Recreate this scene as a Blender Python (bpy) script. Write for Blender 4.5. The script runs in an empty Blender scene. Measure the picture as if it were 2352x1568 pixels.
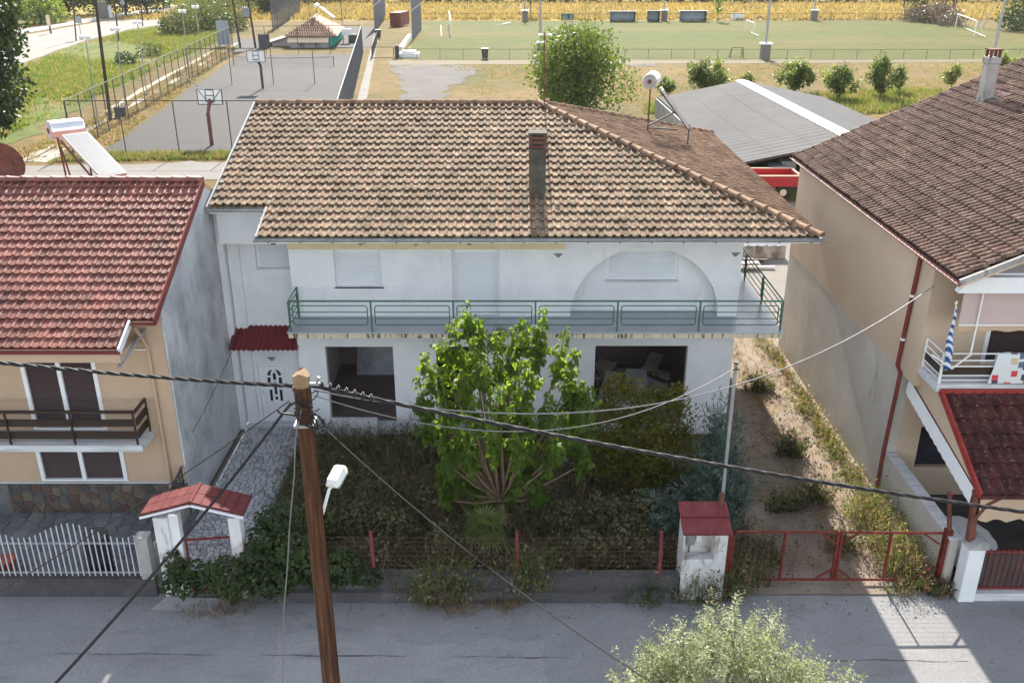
import bpy, math, random
import numpy as np
from mathutils import Vector, Matrix

# ------------------------------------------------------------------ camera, sky, sun, exposure
SC = bpy.context.scene
COL = SC.collection
HC = 13.5                      # height of the drone above the street
PITCH = math.radians(23.1)
F = 2120.0                     # focal length in units of a 2352-wide picture
cam_d = bpy.data.cameras.new("camera")
cam = bpy.data.objects.new("camera", cam_d)
COL.objects.link(cam)
cam.location = (0, 0, HC)
cam.rotation_euler = (math.pi / 2 - PITCH, 0, 0)
cam_d.sensor_width = 36.0
cam_d.lens = 36.0 * F / 2352.0
cam_d.clip_start = 0.1
cam_d.clip_end = 3000
SC.camera = cam

SUN_EL, SUN_AZ = math.radians(34), math.radians(0.5)      # from behind the houses, a touch from the west side
world = bpy.data.worlds.new("World")
SC.world = world
world.use_nodes = True
wn = world.node_tree.nodes
sky = wn.new("ShaderNodeTexSky")
sky.sky_type = 'NISHITA'
sky.sun_disc = False
sky.sun_elevation = SUN_EL
sky.sun_rotation = -SUN_AZ
sky.altitude = 100
sky.air_density = 1.0
sky.dust_density = 0.6
sky.ozone_density = 1.0
wb = wn.new("ShaderNodeHueSaturation")          # the camera's white balance for open shade
wb.inputs["Saturation"].default_value = 0.45
world.node_tree.links.new(sky.outputs[0], wb.inputs["Color"])
world.node_tree.links.new(wb.outputs[0], wn["Background"].inputs[0])
wn["Background"].inputs[1].default_value = 0.115
sl = bpy.data.lights.new("sun", 'SUN')
sl.energy = 3.7
sl.angle = math.radians(0.5)
sl.color = (1.0, 0.93, 0.82)
sun = bpy.data.objects.new("sun", sl)
COL.objects.link(sun)
sd = Vector((-math.sin(SUN_AZ) * math.cos(SUN_EL), math.cos(SUN_AZ) * math.cos(SUN_EL), math.sin(SUN_EL)))
sun.rotation_euler = sd.to_track_quat('Z', 'Y').to_euler()
SC.view_settings.view_transform = 'Standard'
SC.view_settings.look = 'None'
SC.view_settings.exposure = 1.9
SC.view_settings.gamma = 1.0
SC.view_settings.use_curve_mapping = False
SC.render.engine = 'CYCLES'
SC.cycles.max_bounces = 6
SC.cycles.diffuse_bounces = 3
SC.cycles.transparent_max_bounces = 8
SC.cycles.use_denoising = True

# ------------------------------------------------------------------ measuring helpers (picture point -> place in the world)
CP, SP = math.cos(PITCH), math.sin(PITCH)
def ray(px, py):
    a, b = (px - 1176.0) / F, (784.0 - py) / F
    return Vector((a, CP + b * SP, b * CP - SP))
def P(px, py, z=0.0):
    r = ray(px, py); t = (z - HC) / r.z
    return Vector((r.x * t, r.y * t, z))
def PY(px, py, Y):
    r = ray(px, py); t = Y / r.y
    return Vector((r.x * t, Y, HC + r.z * t))
def hit(px, py, p, n):
    r = ray(px, py); o = Vector((0, 0, HC)); n = Vector(n)
    t = (Vector(p) - o).dot(n) / r.dot(n)
    return o + r * t

# ------------------------------------------------------------------ mesh helpers
def wloc(o):
    v = Vector((0, 0, 0))
    while o is not None:
        v += o.location; o = o.parent
    return v
def tag(o, label=None, cat=None, group=None, kind=None):
    if label: o["label"] = label
    if cat: o["category"] = cat
    if group: o["group"] = group
    if kind: o["kind"] = kind
    return o
def thing(name, label, cat, loc=(0, 0, 0), group=None, kind=None):
    o = bpy.data.objects.new(name, None); COL.objects.link(o)
    o.location = loc; o.empty_display_size = 0.2
    return tag(o, label, cat, group, kind)
def link(name, me, parent=None, loc=None):
    o = bpy.data.objects.new(name, me); COL.objects.link(o)
    if parent is not None: o.parent = parent
    if loc is not None: o.location = Vector(loc) - (wloc(parent) if parent is not None else Vector())
    return o
class MB:
    """collects faces, then links them as ONE mesh object"""
    def __init__(s): s.v = []; s.f = []; s.m = []; s.cur = 0
    def face(s, pts):
        i = len(s.v); s.v += [tuple(p) for p in pts]; s.f.append(tuple(range(i, i + len(pts)))); s.m.append(s.cur); return s
    def grid(s, rows):
        i = len(s.v); n = len(rows[0])
        for r in rows: s.v += [tuple(p) for p in r]
        for a in range(len(rows) - 1):
            for b in range(n - 1):
                s.f.append((i + a * n + b, i + a * n + b + 1, i + (a + 1) * n + b + 1, i + (a + 1) * n + b)); s.m.append(s.cur)
        return s
    def hexa(s, c):
        i = len(s.v); s.v += [tuple(p) for p in c]
        for q in ((0, 3, 2, 1), (4, 5, 6, 7), (0, 1, 5, 4), (1, 2, 6, 5), (2, 3, 7, 6), (3, 0, 4, 7)):
            s.f.append(tuple(i + k for k in q)); s.m.append(s.cur)
        return s
    def box(s, x0, x1, y0, y1, z0, z1):
        return s.hexa([(x0, y0, z0), (x1, y0, z0), (x1, y1, z0), (x0, y1, z0), (x0, y0, z1), (x1, y0, z1), (x1, y1, z1), (x0, y1, z1)])
    def bar(s, a, b, w, h, up=(0, 0, 1)):
        a, b = Vector(a), Vector(b); d = (b - a).normalized(); up = Vector(up)
        if abs(d.dot(up)) > 0.98: up = Vector((0, 1, 0))
        x = d.cross(up).normalized() * (w / 2); z = x.cross(d).normalized() * (h / 2)
        return s.hexa([a - x - z, a + x - z, b + x - z, b - x - z, a - x + z, a + x + z, b + x + z, b - x + z])
    def prism(s, poly, ext):
        """poly: list of points; ext: vector"""
        e = Vector(ext); n = len(poly); i = len(s.v)
        s.v += [tuple(p) for p in poly] + [tuple(Vector(p) + e) for p in poly]
        s.f.append(tuple(range(i, i + n))); s.m.append(s.cur)
        s.f.append(tuple(range(i + 2 * n - 1, i + n - 1, -1))); s.m.append(s.cur)
        for k in range(n):
            s.f.append((i + k, i + n + k, i + n + (k + 1) % n, i + (k + 1) % n)); s.m.append(s.cur)
        return s
    def tube(s, pts, r, n=6, cap=True):
        pts = [Vector(p) for p in pts]; k = len(pts)
        rs = r if isinstance(r, (list, tuple)) else [r] * k
        i = len(s.v); pu = None
        for j, p in enumerate(pts):
            d = (pts[min(j + 1, k - 1)] - pts[max(j - 1, 0)])
            d = d.normalized() if d.length > 1e-9 else Vector((0, 0, 1))
            if pu is None: u = d.cross(Vector((0, 0, 1))) if abs(d.z) < 0.95 else d.cross(Vector((0, 1, 0)))
            else: u = pu - d * pu.dot(d)
            u.normalize(); pu = u; w = d.cross(u)
            for q in range(n):
                a = 2 * math.pi * q / n
                s.v.append(tuple(p + (u * math.cos(a) + w * math.sin(a)) * rs[j]))
        for j in range(k - 1):
            for q in range(n):
                s.f.append((i + j * n + q, i + j * n + (q + 1) % n, i + (j + 1) * n + (q + 1) % n, i + (j + 1) * n + q)); s.m.append(s.cur)
        if cap:
            s.f.append(tuple(i + q for q in reversed(range(n)))); s.m.append(s.cur)
            s.f.append(tuple(i + (k - 1) * n + q for q in range(n))); s.m.append(s.cur)
        return s
    def ball(s, c, r, sq=(1, 1, 1), nu=10, nv=6):
        c = Vector(c)
        s.grid([[c + Vector((r * sq[0] * math.sin(math.pi * a / nv) * math.cos(2 * math.pi * b / nu), r * sq[1] * math.sin(math.pi * a / nv) * math.sin(2 * math.pi * b / nu), r * sq[2] * math.cos(math.pi * a / nv))) for b in range(nu + 1)] for a in range(nv + 1)])
        return s
    def build(s, name, mats, parent=None, smooth=False, bevel=0.0):
        me = bpy.data.meshes.new(name)
        off = wloc(parent) if parent is not None else Vector()
        v = [(p[0] - off.x, p[1] - off.y, p[2] - off.z) for p in s.v] if off.length else s.v
        me.from_pydata(v, [], s.f)
        if not isinstance(mats, (list, tuple)): mats = [mats]
        for m in mats: me.materials.append(m)
        if len(mats) > 1: me.polygons.foreach_set("material_index", s.m)
        if smooth: me.polygons.foreach_set("use_smooth", [True] * len(me.polygons))
        o = link(name, me, parent)
        if bevel:
            b = o.modifiers.new("bevel", 'BEVEL'); b.width = bevel; b.segments = 1; b.limit_method = 'ANGLE'
        return o
def npmesh(name, V, k, mats, parent=None, fm=None, smooth=False):
    """V: (n*k,3) numpy points, n separate faces of k corners"""
    V = np.asarray(V, dtype=np.float32).reshape(-1, 3).copy()
    if parent is not None: V -= np.array(wloc(parent), dtype=np.float32)
    n = len(V) // k
    me = bpy.data.meshes.new(name)
    me.vertices.add(n * k); me.vertices.foreach_set("co", V.ravel())
    me.loops.add(n * k); me.loops.foreach_set("vertex_index", np.arange(n * k, dtype=np.int32))
    me.polygons.add(n); me.polygons.foreach_set("loop_start", np.arange(0, n * k, k, dtype=np.int32))
    if not isinstance(mats, (list, tuple)): mats = [mats]
    for m in mats: me.materials.append(m)
    if fm is not None: me.polygons.foreach_set("material_index", np.asarray(fm, dtype=np.int32))
    if smooth: me.polygons.foreach_set("use_smooth", np.ones(n, dtype=bool))
    me.update(calc_edges=True)
    return link(name, me, parent)
def wall_front(mb, x0, x1, z0, z1, y0, y1, holes):
    """a wall in the XZ plane from depth y0 to y1 with rectangular holes (hx0,hx1,hz0,hz1)"""
    xs = sorted({x0, x1} | {h[0] for h in holes} | {h[1] for h in holes}); xs = [x for x in xs if x0 - 1e-6 <= x <= x1 + 1e-6]
    zs = sorted({z0, z1} | {h[2] for h in holes} | {h[3] for h in holes}); zs = [z for z in zs if z0 - 1e-6 <= z <= z1 + 1e-6]
    inh = lambda a, b: any(h[0] - 1e-6 <= a <= h[1] + 1e-6 and h[2] - 1e-6 <= b <= h[3] + 1e-6 for h in holes)
    for i in range(len(xs) - 1):
        for j in range(len(zs) - 1):
            a, b, c, d = xs[i], xs[i + 1], zs[j], zs[j + 1]
            if inh((a + b) / 2, (c + d) / 2): continue
            mb.face([(a, y0, c), (b, y0, c), (b, y0, d), (a, y0, d)])
            mb.face([(b, y1, c), (a, y1, c), (a, y1, d), (b, y1, d)])
    for h in holes:
        a, b, c, d = h
        if c > z0 + 1e-6: mb.face([(a, y0, c), (a, y1, c), (b, y1, c), (b, y0, c)][::-1])
        mb.face([(a, y0, d), (a, y1, d), (b, y1, d), (b, y0, d)])
        mb.face([(a, y0, c), (a, y1, c), (a, y1, d), (a, y0, d)][::-1]); mb.face([(b, y0, c), (b, y1, c), (b, y1, d), (b, y0, d)])
    mb.face([(x0, y0, z0), (x0, y0, z1), (x0, y1, z1), (x0, y1, z0)]); mb.face([(x1, y0, z0), (x1, y1, z0), (x1, y1, z1), (x1, y0, z1)])
    mb.face([(x0, y0, z1), (x1, y0, z1), (x1, y1, z1), (x0, y1, z1)])
    return mb
def catenary(a, b, sag, n=24):
    a, b = Vector(a), Vector(b)
    return [a.lerp(b, i / n) - Vector((0, 0, sag * 4 * (i / n) * (1 - i / n))) for i in range(n + 1)]

# ------------------------------------------------------------------ materials
def newmat(name):
    m = bpy.data.materials.new(name); m.use_nodes = True
    return m, m.node_tree, m.node_tree.nodes["Principled BSDF"]
def setc(sock, c): sock.default_value = (c[0], c[1], c[2], 1)
def noise(nt, pos, scale, detail=5, rough=.55, dist=0.0, sc=None):
    n = nt.nodes.new("ShaderNodeTexNoise"); n.inputs["Scale"].default_value = scale
    n.inputs["Detail"].default_value = detail; n.inputs["Roughness"].default_value = rough; n.inputs["Distortion"].default_value = dist
    if sc:
        mp = nt.nodes.new("ShaderNodeVectorMath"); mp.operation = 'MULTIPLY'; mp.inputs[1].default_value = sc
        nt.links.new(pos, mp.inputs[0]); pos = mp.outputs[0]
    nt.links.new(pos, n.inputs["Vector"])
    return n.outputs["Fac"]
def ramp(nt, fac, stops):
    r = nt.nodes.new("ShaderNodeValToRGB"); el = r.color_ramp.elements
    while len(el) > 1: el.remove(el[-1])
    for i, (p, c) in enumerate(stops):
        e = el[0] if i == 0 else el.new(p)
        e.position = p; e.color = (c[0], c[1], c[2], 1) if not isinstance(c, (int, float)) else (c, c, c, 1)
    nt.links.new(fac, r.inputs[0]); return r.outputs[0]
def mix(nt, fac, a, b, mode='MIX'):
    n = nt.nodes.new("ShaderNodeMix"); n.data_type = 'RGBA'; n.blend_type = mode
    for s, v in ((n.inputs["Factor"], fac), (n.inputs["A"], a), (n.inputs["B"], b)):
        if isinstance(v, (int, float)): s.default_value = v
        elif isinstance(v, (tuple, list)): setc(s, v)
        else: nt.links.new(v, s)
    return n.outputs["Result"]
def position(nt): return nt.nodes.new("ShaderNodeNewGeometry").outputs["Position"]
def bump(nt, b, h, strength=.3, dist=.01):
    n = nt.nodes.new("ShaderNodeBump"); n.inputs["Strength"].default_value = strength; n.inputs["Distance"].default_value = dist
    nt.links.new(h, n.inputs["Height"]); nt.links.new(n.outputs[0], b.inputs["Normal"])
def lay(name, stops, scale=2.0, rough=.85, fine=(40, .25), bmp=None, spec=.25, metal=0.0, stain=None, sc=None, detail=6):
    """noise-ramp colour, a fine noise over it, optional stains and bump. fine=(scale, amount); bmp=(scale,strength,dist); stain=(scale,lo,hi,colour,vecscale)"""
    m, nt, b = newmat(name); pos = position(nt)
    c = ramp(nt, noise(nt, pos, scale, detail, .6, sc=sc), stops)
    if fine:
        f = ramp(nt, noise(nt, pos, fine[0], 4, .6), [(.25, 1 - fine[1]), (.75, 1 + fine[1] * .6)])
        c = mix(nt, 1.0, c, f, 'MULTIPLY')
    if stain:
        f = ramp(nt, noise(nt, pos, stain[0], 6, .65, .4, sc=stain[4] if len(stain) > 4 else None), [(stain[1], 0.0), (stain[2], 1.0)])
        c = mix(nt, f, c, stain[3])
    nt.links.new(c, b.inputs["Base Color"])
    b.inputs["Roughness"].default_value = rough; b.inputs["Specular IOR Level"].default_value = spec; b.inputs["Metallic"].default_value = metal
    if bmp: bump(nt, b, noise(nt, pos, bmp[0], 4, .6), bmp[1], bmp[2])
    return m
def leafmat(name, stops, trans=.45, scale=1.6, rough=.5, tint=(1.25, 1.15, .6)):
    m, nt, b = newmat(name); pos = position(nt)
    c = ramp(nt, noise(nt, pos, scale, 4, .7), stops)
    f = ramp(nt, noise(nt, pos, 23, 2, .5), [(.3, .72), (.7, 1.25)])
    c = mix(nt, 1.0, c, f, 'MULTIPLY')
    nt.links.new(c, b.inputs["Base Color"]); b.inputs["Roughness"].default_value = rough; b.inputs["Specular IOR Level"].default_value = .25
    t = nt.nodes.new("ShaderNodeBsdfTranslucent"); nt.links.new(mix(nt, 1.0, c, tint, 'MULTIPLY'), t.inputs[0])
    ms = nt.nodes.new("ShaderNodeMixShader"); ms.inputs[0].default_value = trans
    nt.links.new(b.outputs[0], ms.inputs[1]); nt.links.new(t.outputs[0], ms.inputs[2])
    nt.links.new(ms.outputs[0], nt.nodes["Material Output"].inputs[0])
    return m

M = {}
W_ = (.74, .745, .75)
M['white'] = lay('white_plaster', [(.3, (.66, .67, .68)), (.55, W_), (.8, (.78, .78, .77))], 1.2, .9, (90, .06), (120, .25, .006), stain=(4, .60, .78, (.54, .53, .51), (1, 1, .2)))
M['white_clean'] = lay('white_paint', [(.3, (.74, .75, .76)), (.7, (.8, .8, .8))], 2, .6, (40, .05))
M['grey_stucco'] = lay('rough_grey_render', [(.3, (.420, .435, .451)), (.5, (.621, .636, .652)), (.75, (.823, .823, .823))], 1.0, .95, (60, .25), (38, 1.0, .05), stain=(1.4, .54, .74, (.36, .36, .37), (1, 1.5, .45)))
M['cream'] = lay('cream_paint', [(.3, (.62, .52, .30)), (.7, (.68, .58, .36))], 2, .85, (60, .06))
M['cream_stained'] = lay('stained_cream_edge', [(.3, (.56, .47, .32)), (.7, (.68, .60, .45))], 3, .9, (60, .2), stain=(9, .52, .60, (.09, .075, .06), (1, 1, .12)))
M['peach'] = lay('peach_render', [(.3, (.468, .333, .225)), (.7, (.540, .396, .279))], .8, .95, (80, .12), (100, .35, .008))
M['tan'] = lay('tan_render', [(.3, (.500, .375, .275)), (.6, (.575, .444, .325)), (.8, (.625, .500, .375))], .5, .95, (60, .12), (70, .5, .012), stain=(.9, .62, .78, (.413, .312, .225), (1.250, 1.250, .500)))
M['tan_rough'] = lay('unpainted_render', [(.3, (.446, .408, .361)), (.6, (.551, .513, .456)), (.8, (.608, .570, .522))], .8, .95, (70, .2), (60, .6, .015), stain=(1.1, .6, .72, (.399, .342, .266), (.950, .950, .570)))
M['asphalt'] = None
M['white_dirty'] = lay('dirty_white_render', [(.3, (.52, .51, .50)), (.55, (.66, .66, .66)), (.8, (.72, .72, .71))], 1.4, .9, (60, .12), (80, .4, .01), stain=(2.4, .53, .66, (.33, .27, .22), (1, 1, .45)))
M['fence_red'] = lay('faded_pink_red', [(.3, (.136, .032, .034)), (.7, (.208, .060, .060))], 5, .7, (50, .25))
M['green_paint'] = lay('worn_green_paint', [(.35, (.035, .115, .075)), (.62, (.06, .16, .11)), (.75, (.16, .2, .16))], 9, .5, (60, .2), spec=.4)
M['shutter'] = lay('white_shutter', [(.3, (.66, .69, .72)), (.7, (.72, .74, .76))], 2, .5, (50, .05), spec=.4)
M['brown_shutter'] = lay('brown_shutter', [(.3, (.045, .025, .025)), (.7, (.06, .032, .03))], 2, .45, (50, .1), spec=.4)
M['dark_wood'] = lay('dark_stained_wood', [(.3, (.03, .02, .016)), (.7, (.055, .034, .026))], 6, .5, (60, .2), sc=(.3, 4, 4))
M['red_tin'] = lay('dark_red_tin', [(.3, (.119, .013, .015)), (.7, (.168, .021, .021))], 2, .45, (40, .15), spec=.4)
M['red_shingle'] = lay('faded_red_sheet', [(.3, (.134, .026, .027)), (.6, (.187, .042, .042)), (.78, (.205, .090, .078))], 3, .7, (50, .2))
M['portico_red'] = lay('dull_red_shingle', [(.3, (.095, .018, .018)), (.6, (.13, .028, .027)), (.78, (.17, .06, .05))], 3, .8, (40, .3))
M['red_paint'] = lay('red_gate_paint', [(.3, (.109, .015, .011)), (.6, (.178, .030, .022)), (.78, (.208, .089, .065))], 6, .6, (50, .25))
M['red_trim'] = lay('red_brown_gutter', [(.3, (.150, .030, .026)), (.7, (.217, .049, .041))], 3, .5, (40, .15))
M['gutter'] = lay('grey_gutter', [(.3, (.20, .21, .22)), (.7, (.36, .36, .36))], 3, .5, (40, .3))
M['steel'] = lay('galvanised_steel', [(.3, (.256, .264, .272)), (.7, (.368, .376, .384))], 4, .45, (40, .2), metal=.3)
M['dark_steel'] = lay('rusty_dark_steel', [(.3, (.05, .045, .045)), (.6, (.09, .08, .075)), (.8, (.17, .09, .06))], 3, .7, (40, .3))
M['rust'] = lay('rust_brown_steel', [(.3, (.10, .035, .025)), (.6, (.17, .065, .045)), (.8, (.24, .11, .07))], 3, .8, (30, .3))
M['chrome'] = lay('bare_aluminium', [(.3, (.62, .62, .63)), (.7, (.78, .78, .78))], 2, .28, (30, .08), metal=.85)
M['glass_panel'] = lay('solar_glass', [(.3, (.085, .098, .107)), (.7, (.11, .122, .132))], .7, .38, None, spec=.4)
M['black'] = lay('black_cable', [(.3, (.012, .011, .012)), (.7, (.028, .026, .028))], 30, .6, None, spec=.25)
M['pale_cable'] = lay('pale_cable', [(.3, (.120, .120, .124)), (.7, (.192, .192, .196))], 8, .5, None, spec=.5)
M['pole_wood'] = lay('creosoted_pole', [(.28, (.022, .010, .006)), (.45, (.062, .026, .013)), (.6, (.105, .046, .022)), (.76, (.17, .085, .045))], 3.2, .85, (60, .35), (40, .7, .012), sc=(7, 7, .28), stain=(9, .60, .66, (.012, .007, .005), (6, 6, .12)))
M['pole_end'] = lay('weathered_end_grain', [(.3, (.182, .111, .058)), (.7, (.312, .221, .137))], 9, .9, (80, .3), sc=(.650, .650, .325))
M['old_pole'] = lay('old_dark_pole', [(.3, (.05, .03, .025)), (.7, (.10, .06, .05))], 4, .9, (50, .2), sc=(3, 3, .3))
M['concrete'] = lay('weathered_concrete', [(.3, (.24, .23, .22)), (.55, (.36, .35, .33)), (.8, (.44, .42, .40))], 1.6, .95, (60, .18), (80, .3, .008), stain=(2.2, .55, .68, (.13, .12, .115), (1, 1, .4)))
M['pale_concrete'] = lay('pale_concrete', [(.3, (.150, .140, .126)), (.7, (.190, .178, .162))], .35, .95, (25, .10), stain=(.6, .6, .75, (.140, .122, .104)))
M['dark_concrete'] = lay('damp_concrete', [(.3, (.053, .050, .053)), (.6, (.089, .082, .082)), (.8, (.142, .124, .116))], 2.2, .95, (50, .25), (60, .5, .015))
M['road_pale'] = lay('sunbleached_road', [(.3, (.192, .176, .156)), (.7, (.240, .224, .200))], .2, .95, (9, .12), stain=(.35, .6, .78, (.152, .140, .124)))
M['path_stone'] = lay('white_marble_scrap', [(.3, (.391, .399, .416)), (.7, (.561, .570, .578))], 4, .8, (40, .12))
M['joint'] = lay('dark_mortar', [(.3, (.11, .108, .11)), (.7, (.18, .175, .17))], 4, .95, (40, .2))
M['field_stone'] = lay('brown_field_stone', [(.28, (.075, .071, .068)), (.45, (.150, .120, .090)), (.6, (.195, .139, .098)), (.8, (.150, .143, .135))], 2.2, .9, (30, .3), (40, .5, .01), detail=1)
M['slate'] = lay('grey_slate_paving', [(.3, (.11, .115, .12)), (.5, (.17, .175, .18)), (.75, (.21, .20, .185))], 1.8, .9, (30, .2), detail=1)
M['marble'] = lay('grey_veined_marble', [(.3, (.36, .37, .39)), (.5, (.55, .56, .57)), (.7, (.66, .66, .66))], 3, .5, (40, .1), sc=(.4, 4, 4))
M['lamp_white'] = lay('white_enamel', [(.3, (.72, .72, .7)), (.7, (.82, .82, .8))], 2, .35, (30, .05), spec=.5)
M['cap_pale'] = lay('pale_end_cap', [(.3, (.40, .36, .35)), (.7, (.52, .48, .47))], 4, .7, (30, .1), stain=(5, .6, .7, (.30, .16, .11)))
M['glass_dark'] = lay('dark_glass', [(.3, (.02, .022, .028)), (.7, (.035, .035, .045))], 2, .1, None, spec=.6)
M['bark'] = lay('pale_bark', [(.3, (.112, .077, .049)), (.7, (.238, .175, .119))], 5, .95, (40, .3), sc=(2, 2, .5))
M['dark_bark'] = lay('dark_bark', [(.3, (.06, .05, .04)), (.7, (.13, .10, .08))], 5, .95, (40, .3), sc=(2, 2, .5))
M['brick'] = lay('hollow_brick', [(.3, (.36, .12, .06)), (.7, (.46, .17, .09))], 4, .9, (40, .2))
M['interior'] = lay('bare_interior', [(.3, (.24, .18, .165)), (.7, (.34, .265, .245))], .8, .95, (30, .2))
M['debris'] = lay('board_debris', [(.3, (.34, .28, .22)), (.7, (.55, .51, .47))], 1.5, .9, (20, .2))
M['corrugated'] = lay('asbestos_sheet', [(.3, (.094, .093, .094)), (.55, (.116, .114, .114)), (.8, (.130, .128, .126))], .25, .9, (8, .15), stain=(1.2, .6, .75, (.083, .083, .083)))
M['skylight'] = lay('white_skylight', [(.3, (.78, .78, .78)), (.7, (.84, .84, .84))], .5, .5, (6, .05))
M['trailer_red'] = lay('trailer_red', [(.3, (.32, .02, .025)), (.7, (.42, .035, .035))], 1.5, .5, (20, .2))
M['rubber'] = lay('tyre_rubber', [(.3, (.02, .02, .02)), (.7, (.04, .04, .04))], 5, .9, None)
M['container'] = lay('container_brown', [(.3, (.17, .05, .04)), (.7, (.24, .075, .06))], .7, .8, (6, .2))
M['dugout'] = lay('dugout_blue_grey', [(.3, (.26, .31, .36)), (.7, (.36, .41, .45))], .8, .7, (8, .15))
M['sign_dark'] = lay('sign_dark_green', [(.3, (.03, .08, .085)), (.7, (.045, .10, .10))], 1, .6, None)
M['teal'] = lay('green_wall_paint', [(.3, (.03, .30, .22)), (.7, (.05, .38, .28))], .8, .8, (9, .15))
M['tin_cream'] = lay('cream_tin_sheet', [(.3, (.62, .48, .33)), (.7, (.72, .58, .42))], .8, .6, (9, .1))
M['pitch_verge'] = lay('pale_verge', [(.3, (.117, .095, .053)), (.7, (.147, .122, .076))], .3, .95, (4, .3))
M['mesh_wire'] = lay('dull_fence_wire', [(.3, (.10, .10, .105)), (.7, (.17, .17, .175))], 2, .6, None)
M['rust_wire'] = lay('rusty_fence_wire', [(.3, (.104, .048, .040)), (.7, (.176, .088, .072))], 2, .7, None)
M['blue_sheet'] = lay('pale_blue_sheet', [(.3, (.240, .270, .300)), (.7, (.312, .336, .360))], .8, .7, (9, .12))

def tilemats(key, pan, roll, rough, spec=.25):
    for k, st in (('pan', pan), ('roll', roll)):
        m, nt, b = newmat('%s_tile_%s' % (key, k)); pos = position(nt)
        c = ramp(nt, noise(nt, pos, 2.6, 5, .7), st[0])
        f = ramp(nt, noise(nt, pos, st[1][0], 5, .7), [(st[1][1], 0.0), (st[1][2], 1.0)])
        c = mix(nt, f, c, st[1][3])
        f = ramp(nt, noise(nt, pos, st[2][0], 4, .7), [(st[2][1], 0.0), (st[2][2], 1.0)])
        c = mix(nt, f, c, st[2][3])
        f = ramp(nt, noise(nt, pos, .55, 3, .6), [(.3, .80), (.7, 1.15)])
        c = mix(nt, 1.0, c, f, 'MULTIPLY')
        # every tile its own tone: a value that jumps from tile to tile
        sn = nt.nodes.new("ShaderNodeVectorMath"); sn.operation = 'SNAP'; sn.inputs[1].default_value = (.215, .36, 50)
        nt.links.new(pos, sn.inputs[0]); wnz = nt.nodes.new("ShaderNodeTexWhiteNoise"); nt.links.new(sn.outputs[0], wnz.inputs["Vector"])
        c = mix(nt, 1.0, c, ramp(nt, wnz.outputs["Value"], [(0, .66), (.5, 1.0), (.9, 1.15), (1, 1.4)]), 'MULTIPLY')
        nt.links.new(c, b.inputs["Base Color"]); b.inputs["Roughness"].default_value = rough; b.inputs["Specular IOR Level"].default_value = spec
        bump(nt, b, noise(nt, pos, 55, 4, .7), .5, .012)
        M['%s_%s' % (key, k)] = m
tilemats('old', ([(.3, (.115, .075, .046)), (.6, (.165, .112, .07))], (13, .44, .58, (.275, .24, .175)), (24, .53, .62, (.06, .048, .03))),
         ([(.3, (.18, .10, .06)), (.6, (.235, .14, .085))], (15, .52, .66, (.27, .225, .16)), (30, .58, .68, (.075, .055, .036))), .9)
tilemats('new', ([(.3, (.15, .042, .031)), (.6, (.205, .062, .044))], (14, .52, .72, (.235, .115, .075)), (30, .60, .70, (.085, .042, .032))),
         ([(.3, (.17, .056, .042)), (.6, (.215, .08, .06))], (18, .58, .75, (.27, .145, .105)), (34, .64, .76, (.10, .05, .04))), .55, .4)
tilemats('dark', ([(.3, (.032, .019, .017)), (.6, (.05, .029, .025))], (15, .55, .7, (.13, .08, .062)), (30, .55, .68, (.03, .02, .02))),
         ([(.3, (.105, .056, .042)), (.6, (.15, .085, .064))], (10, .46, .60, (.215, .15, .115)), (24, .56, .68, (.06, .038, .032))), .85)
tilemats('canopy', ([(.3, (0.057, 0.017, 0.014)), (.6, (0.095, 0.024, 0.020))], (11, .56, .62, (0.200, 0.200, 0.190)), (22, .48, .62, (0.026, 0.014, 0.014))),
         ([(.3, (0.062, 0.017, 0.014)), (.6, (0.090, 0.024, 0.019))], (13, .58, .64, (0.200, 0.200, 0.190)), (24, .52, .66, (0.024, 0.014, 0.014))), .8)

def asphalt(name, base, crack=True, s=1.0, dark=.75):
    m, nt, b = newmat(name); pos = position(nt)
    c = ramp(nt, noise(nt, pos, .45, 6, .65), [(.3, tuple(x * .86 for x in base)), (.7, tuple(x * 1.12 for x in base))])
    f = ramp(nt, noise(nt, pos, 55 * s, 4, .75), [(.3, .66), (.5, 1.0), (.72, 1.45)])
    c = mix(nt, 1.0, c, f, 'MULTIPLY')
    f = ramp(nt, noise(nt, pos, 1.2, 5, .6, .5, sc=(.5, 1.6, 1)), [(.52, 0.0), (.72, .75)])
    c = mix(nt, f, c, tuple(x * dark for x in base))
    f = ramp(nt, noise(nt, pos, 14 * s, 5, .8), [(.3, .80), (.5, 1.0), (.7, 1.18)])
    c = mix(nt, 1.0, c, f, 'MULTIPLY')
    f = ramp(nt, noise(nt, pos, 5 * s, 2, .4), [(.72, 0.0), (.76, .55)])
    c = mix(nt, f, c, tuple(x * .45 for x in base))
    if crack:
        v = nt.nodes.new("ShaderNodeTexVoronoi"); v.feature = 'DISTANCE_TO_EDGE'; v.inputs["Scale"].default_value = .42
        nz = nt.nodes.new("ShaderNodeTexNoise"); nz.inputs["Scale"].default_value = 1.3; nz.inputs["Detail"].default_value = 6
        nt.links.new(pos, nz.inputs["Vector"])
        ad = nt.nodes.new("ShaderNodeMix"); ad.data_type = 'VECTOR'; ad.inputs["Factor"].default_value = .32
        nt.links.new(pos, ad.inputs["A"]); nt.links.new(nz.outputs["Color"], ad.inputs["B"]); nt.links.new(ad.outputs["Result"], v.inputs["Vector"])
        e = ramp(nt, v.outputs["Distance"], [(0.0, .75), (.0022, .5), (.0045, 0.0)])
        g = ramp(nt, noise(nt, pos, .33, 2, .5), [(.54, 0.0), (.62, .6)])
        e = mix(nt, 1.0, e, g, 'MULTIPLY')
        c = mix(nt, e, c, (.035, .034, .036))
    nt.links.new(c, b.inputs["Base Color"]); b.inputs["Roughness"].default_value = .92; b.inputs["Specular IOR Level"].default_value = .2
    bump(nt, b, noise(nt, pos, 110 * s, 3, .7), .35, .008)
    return m
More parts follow.
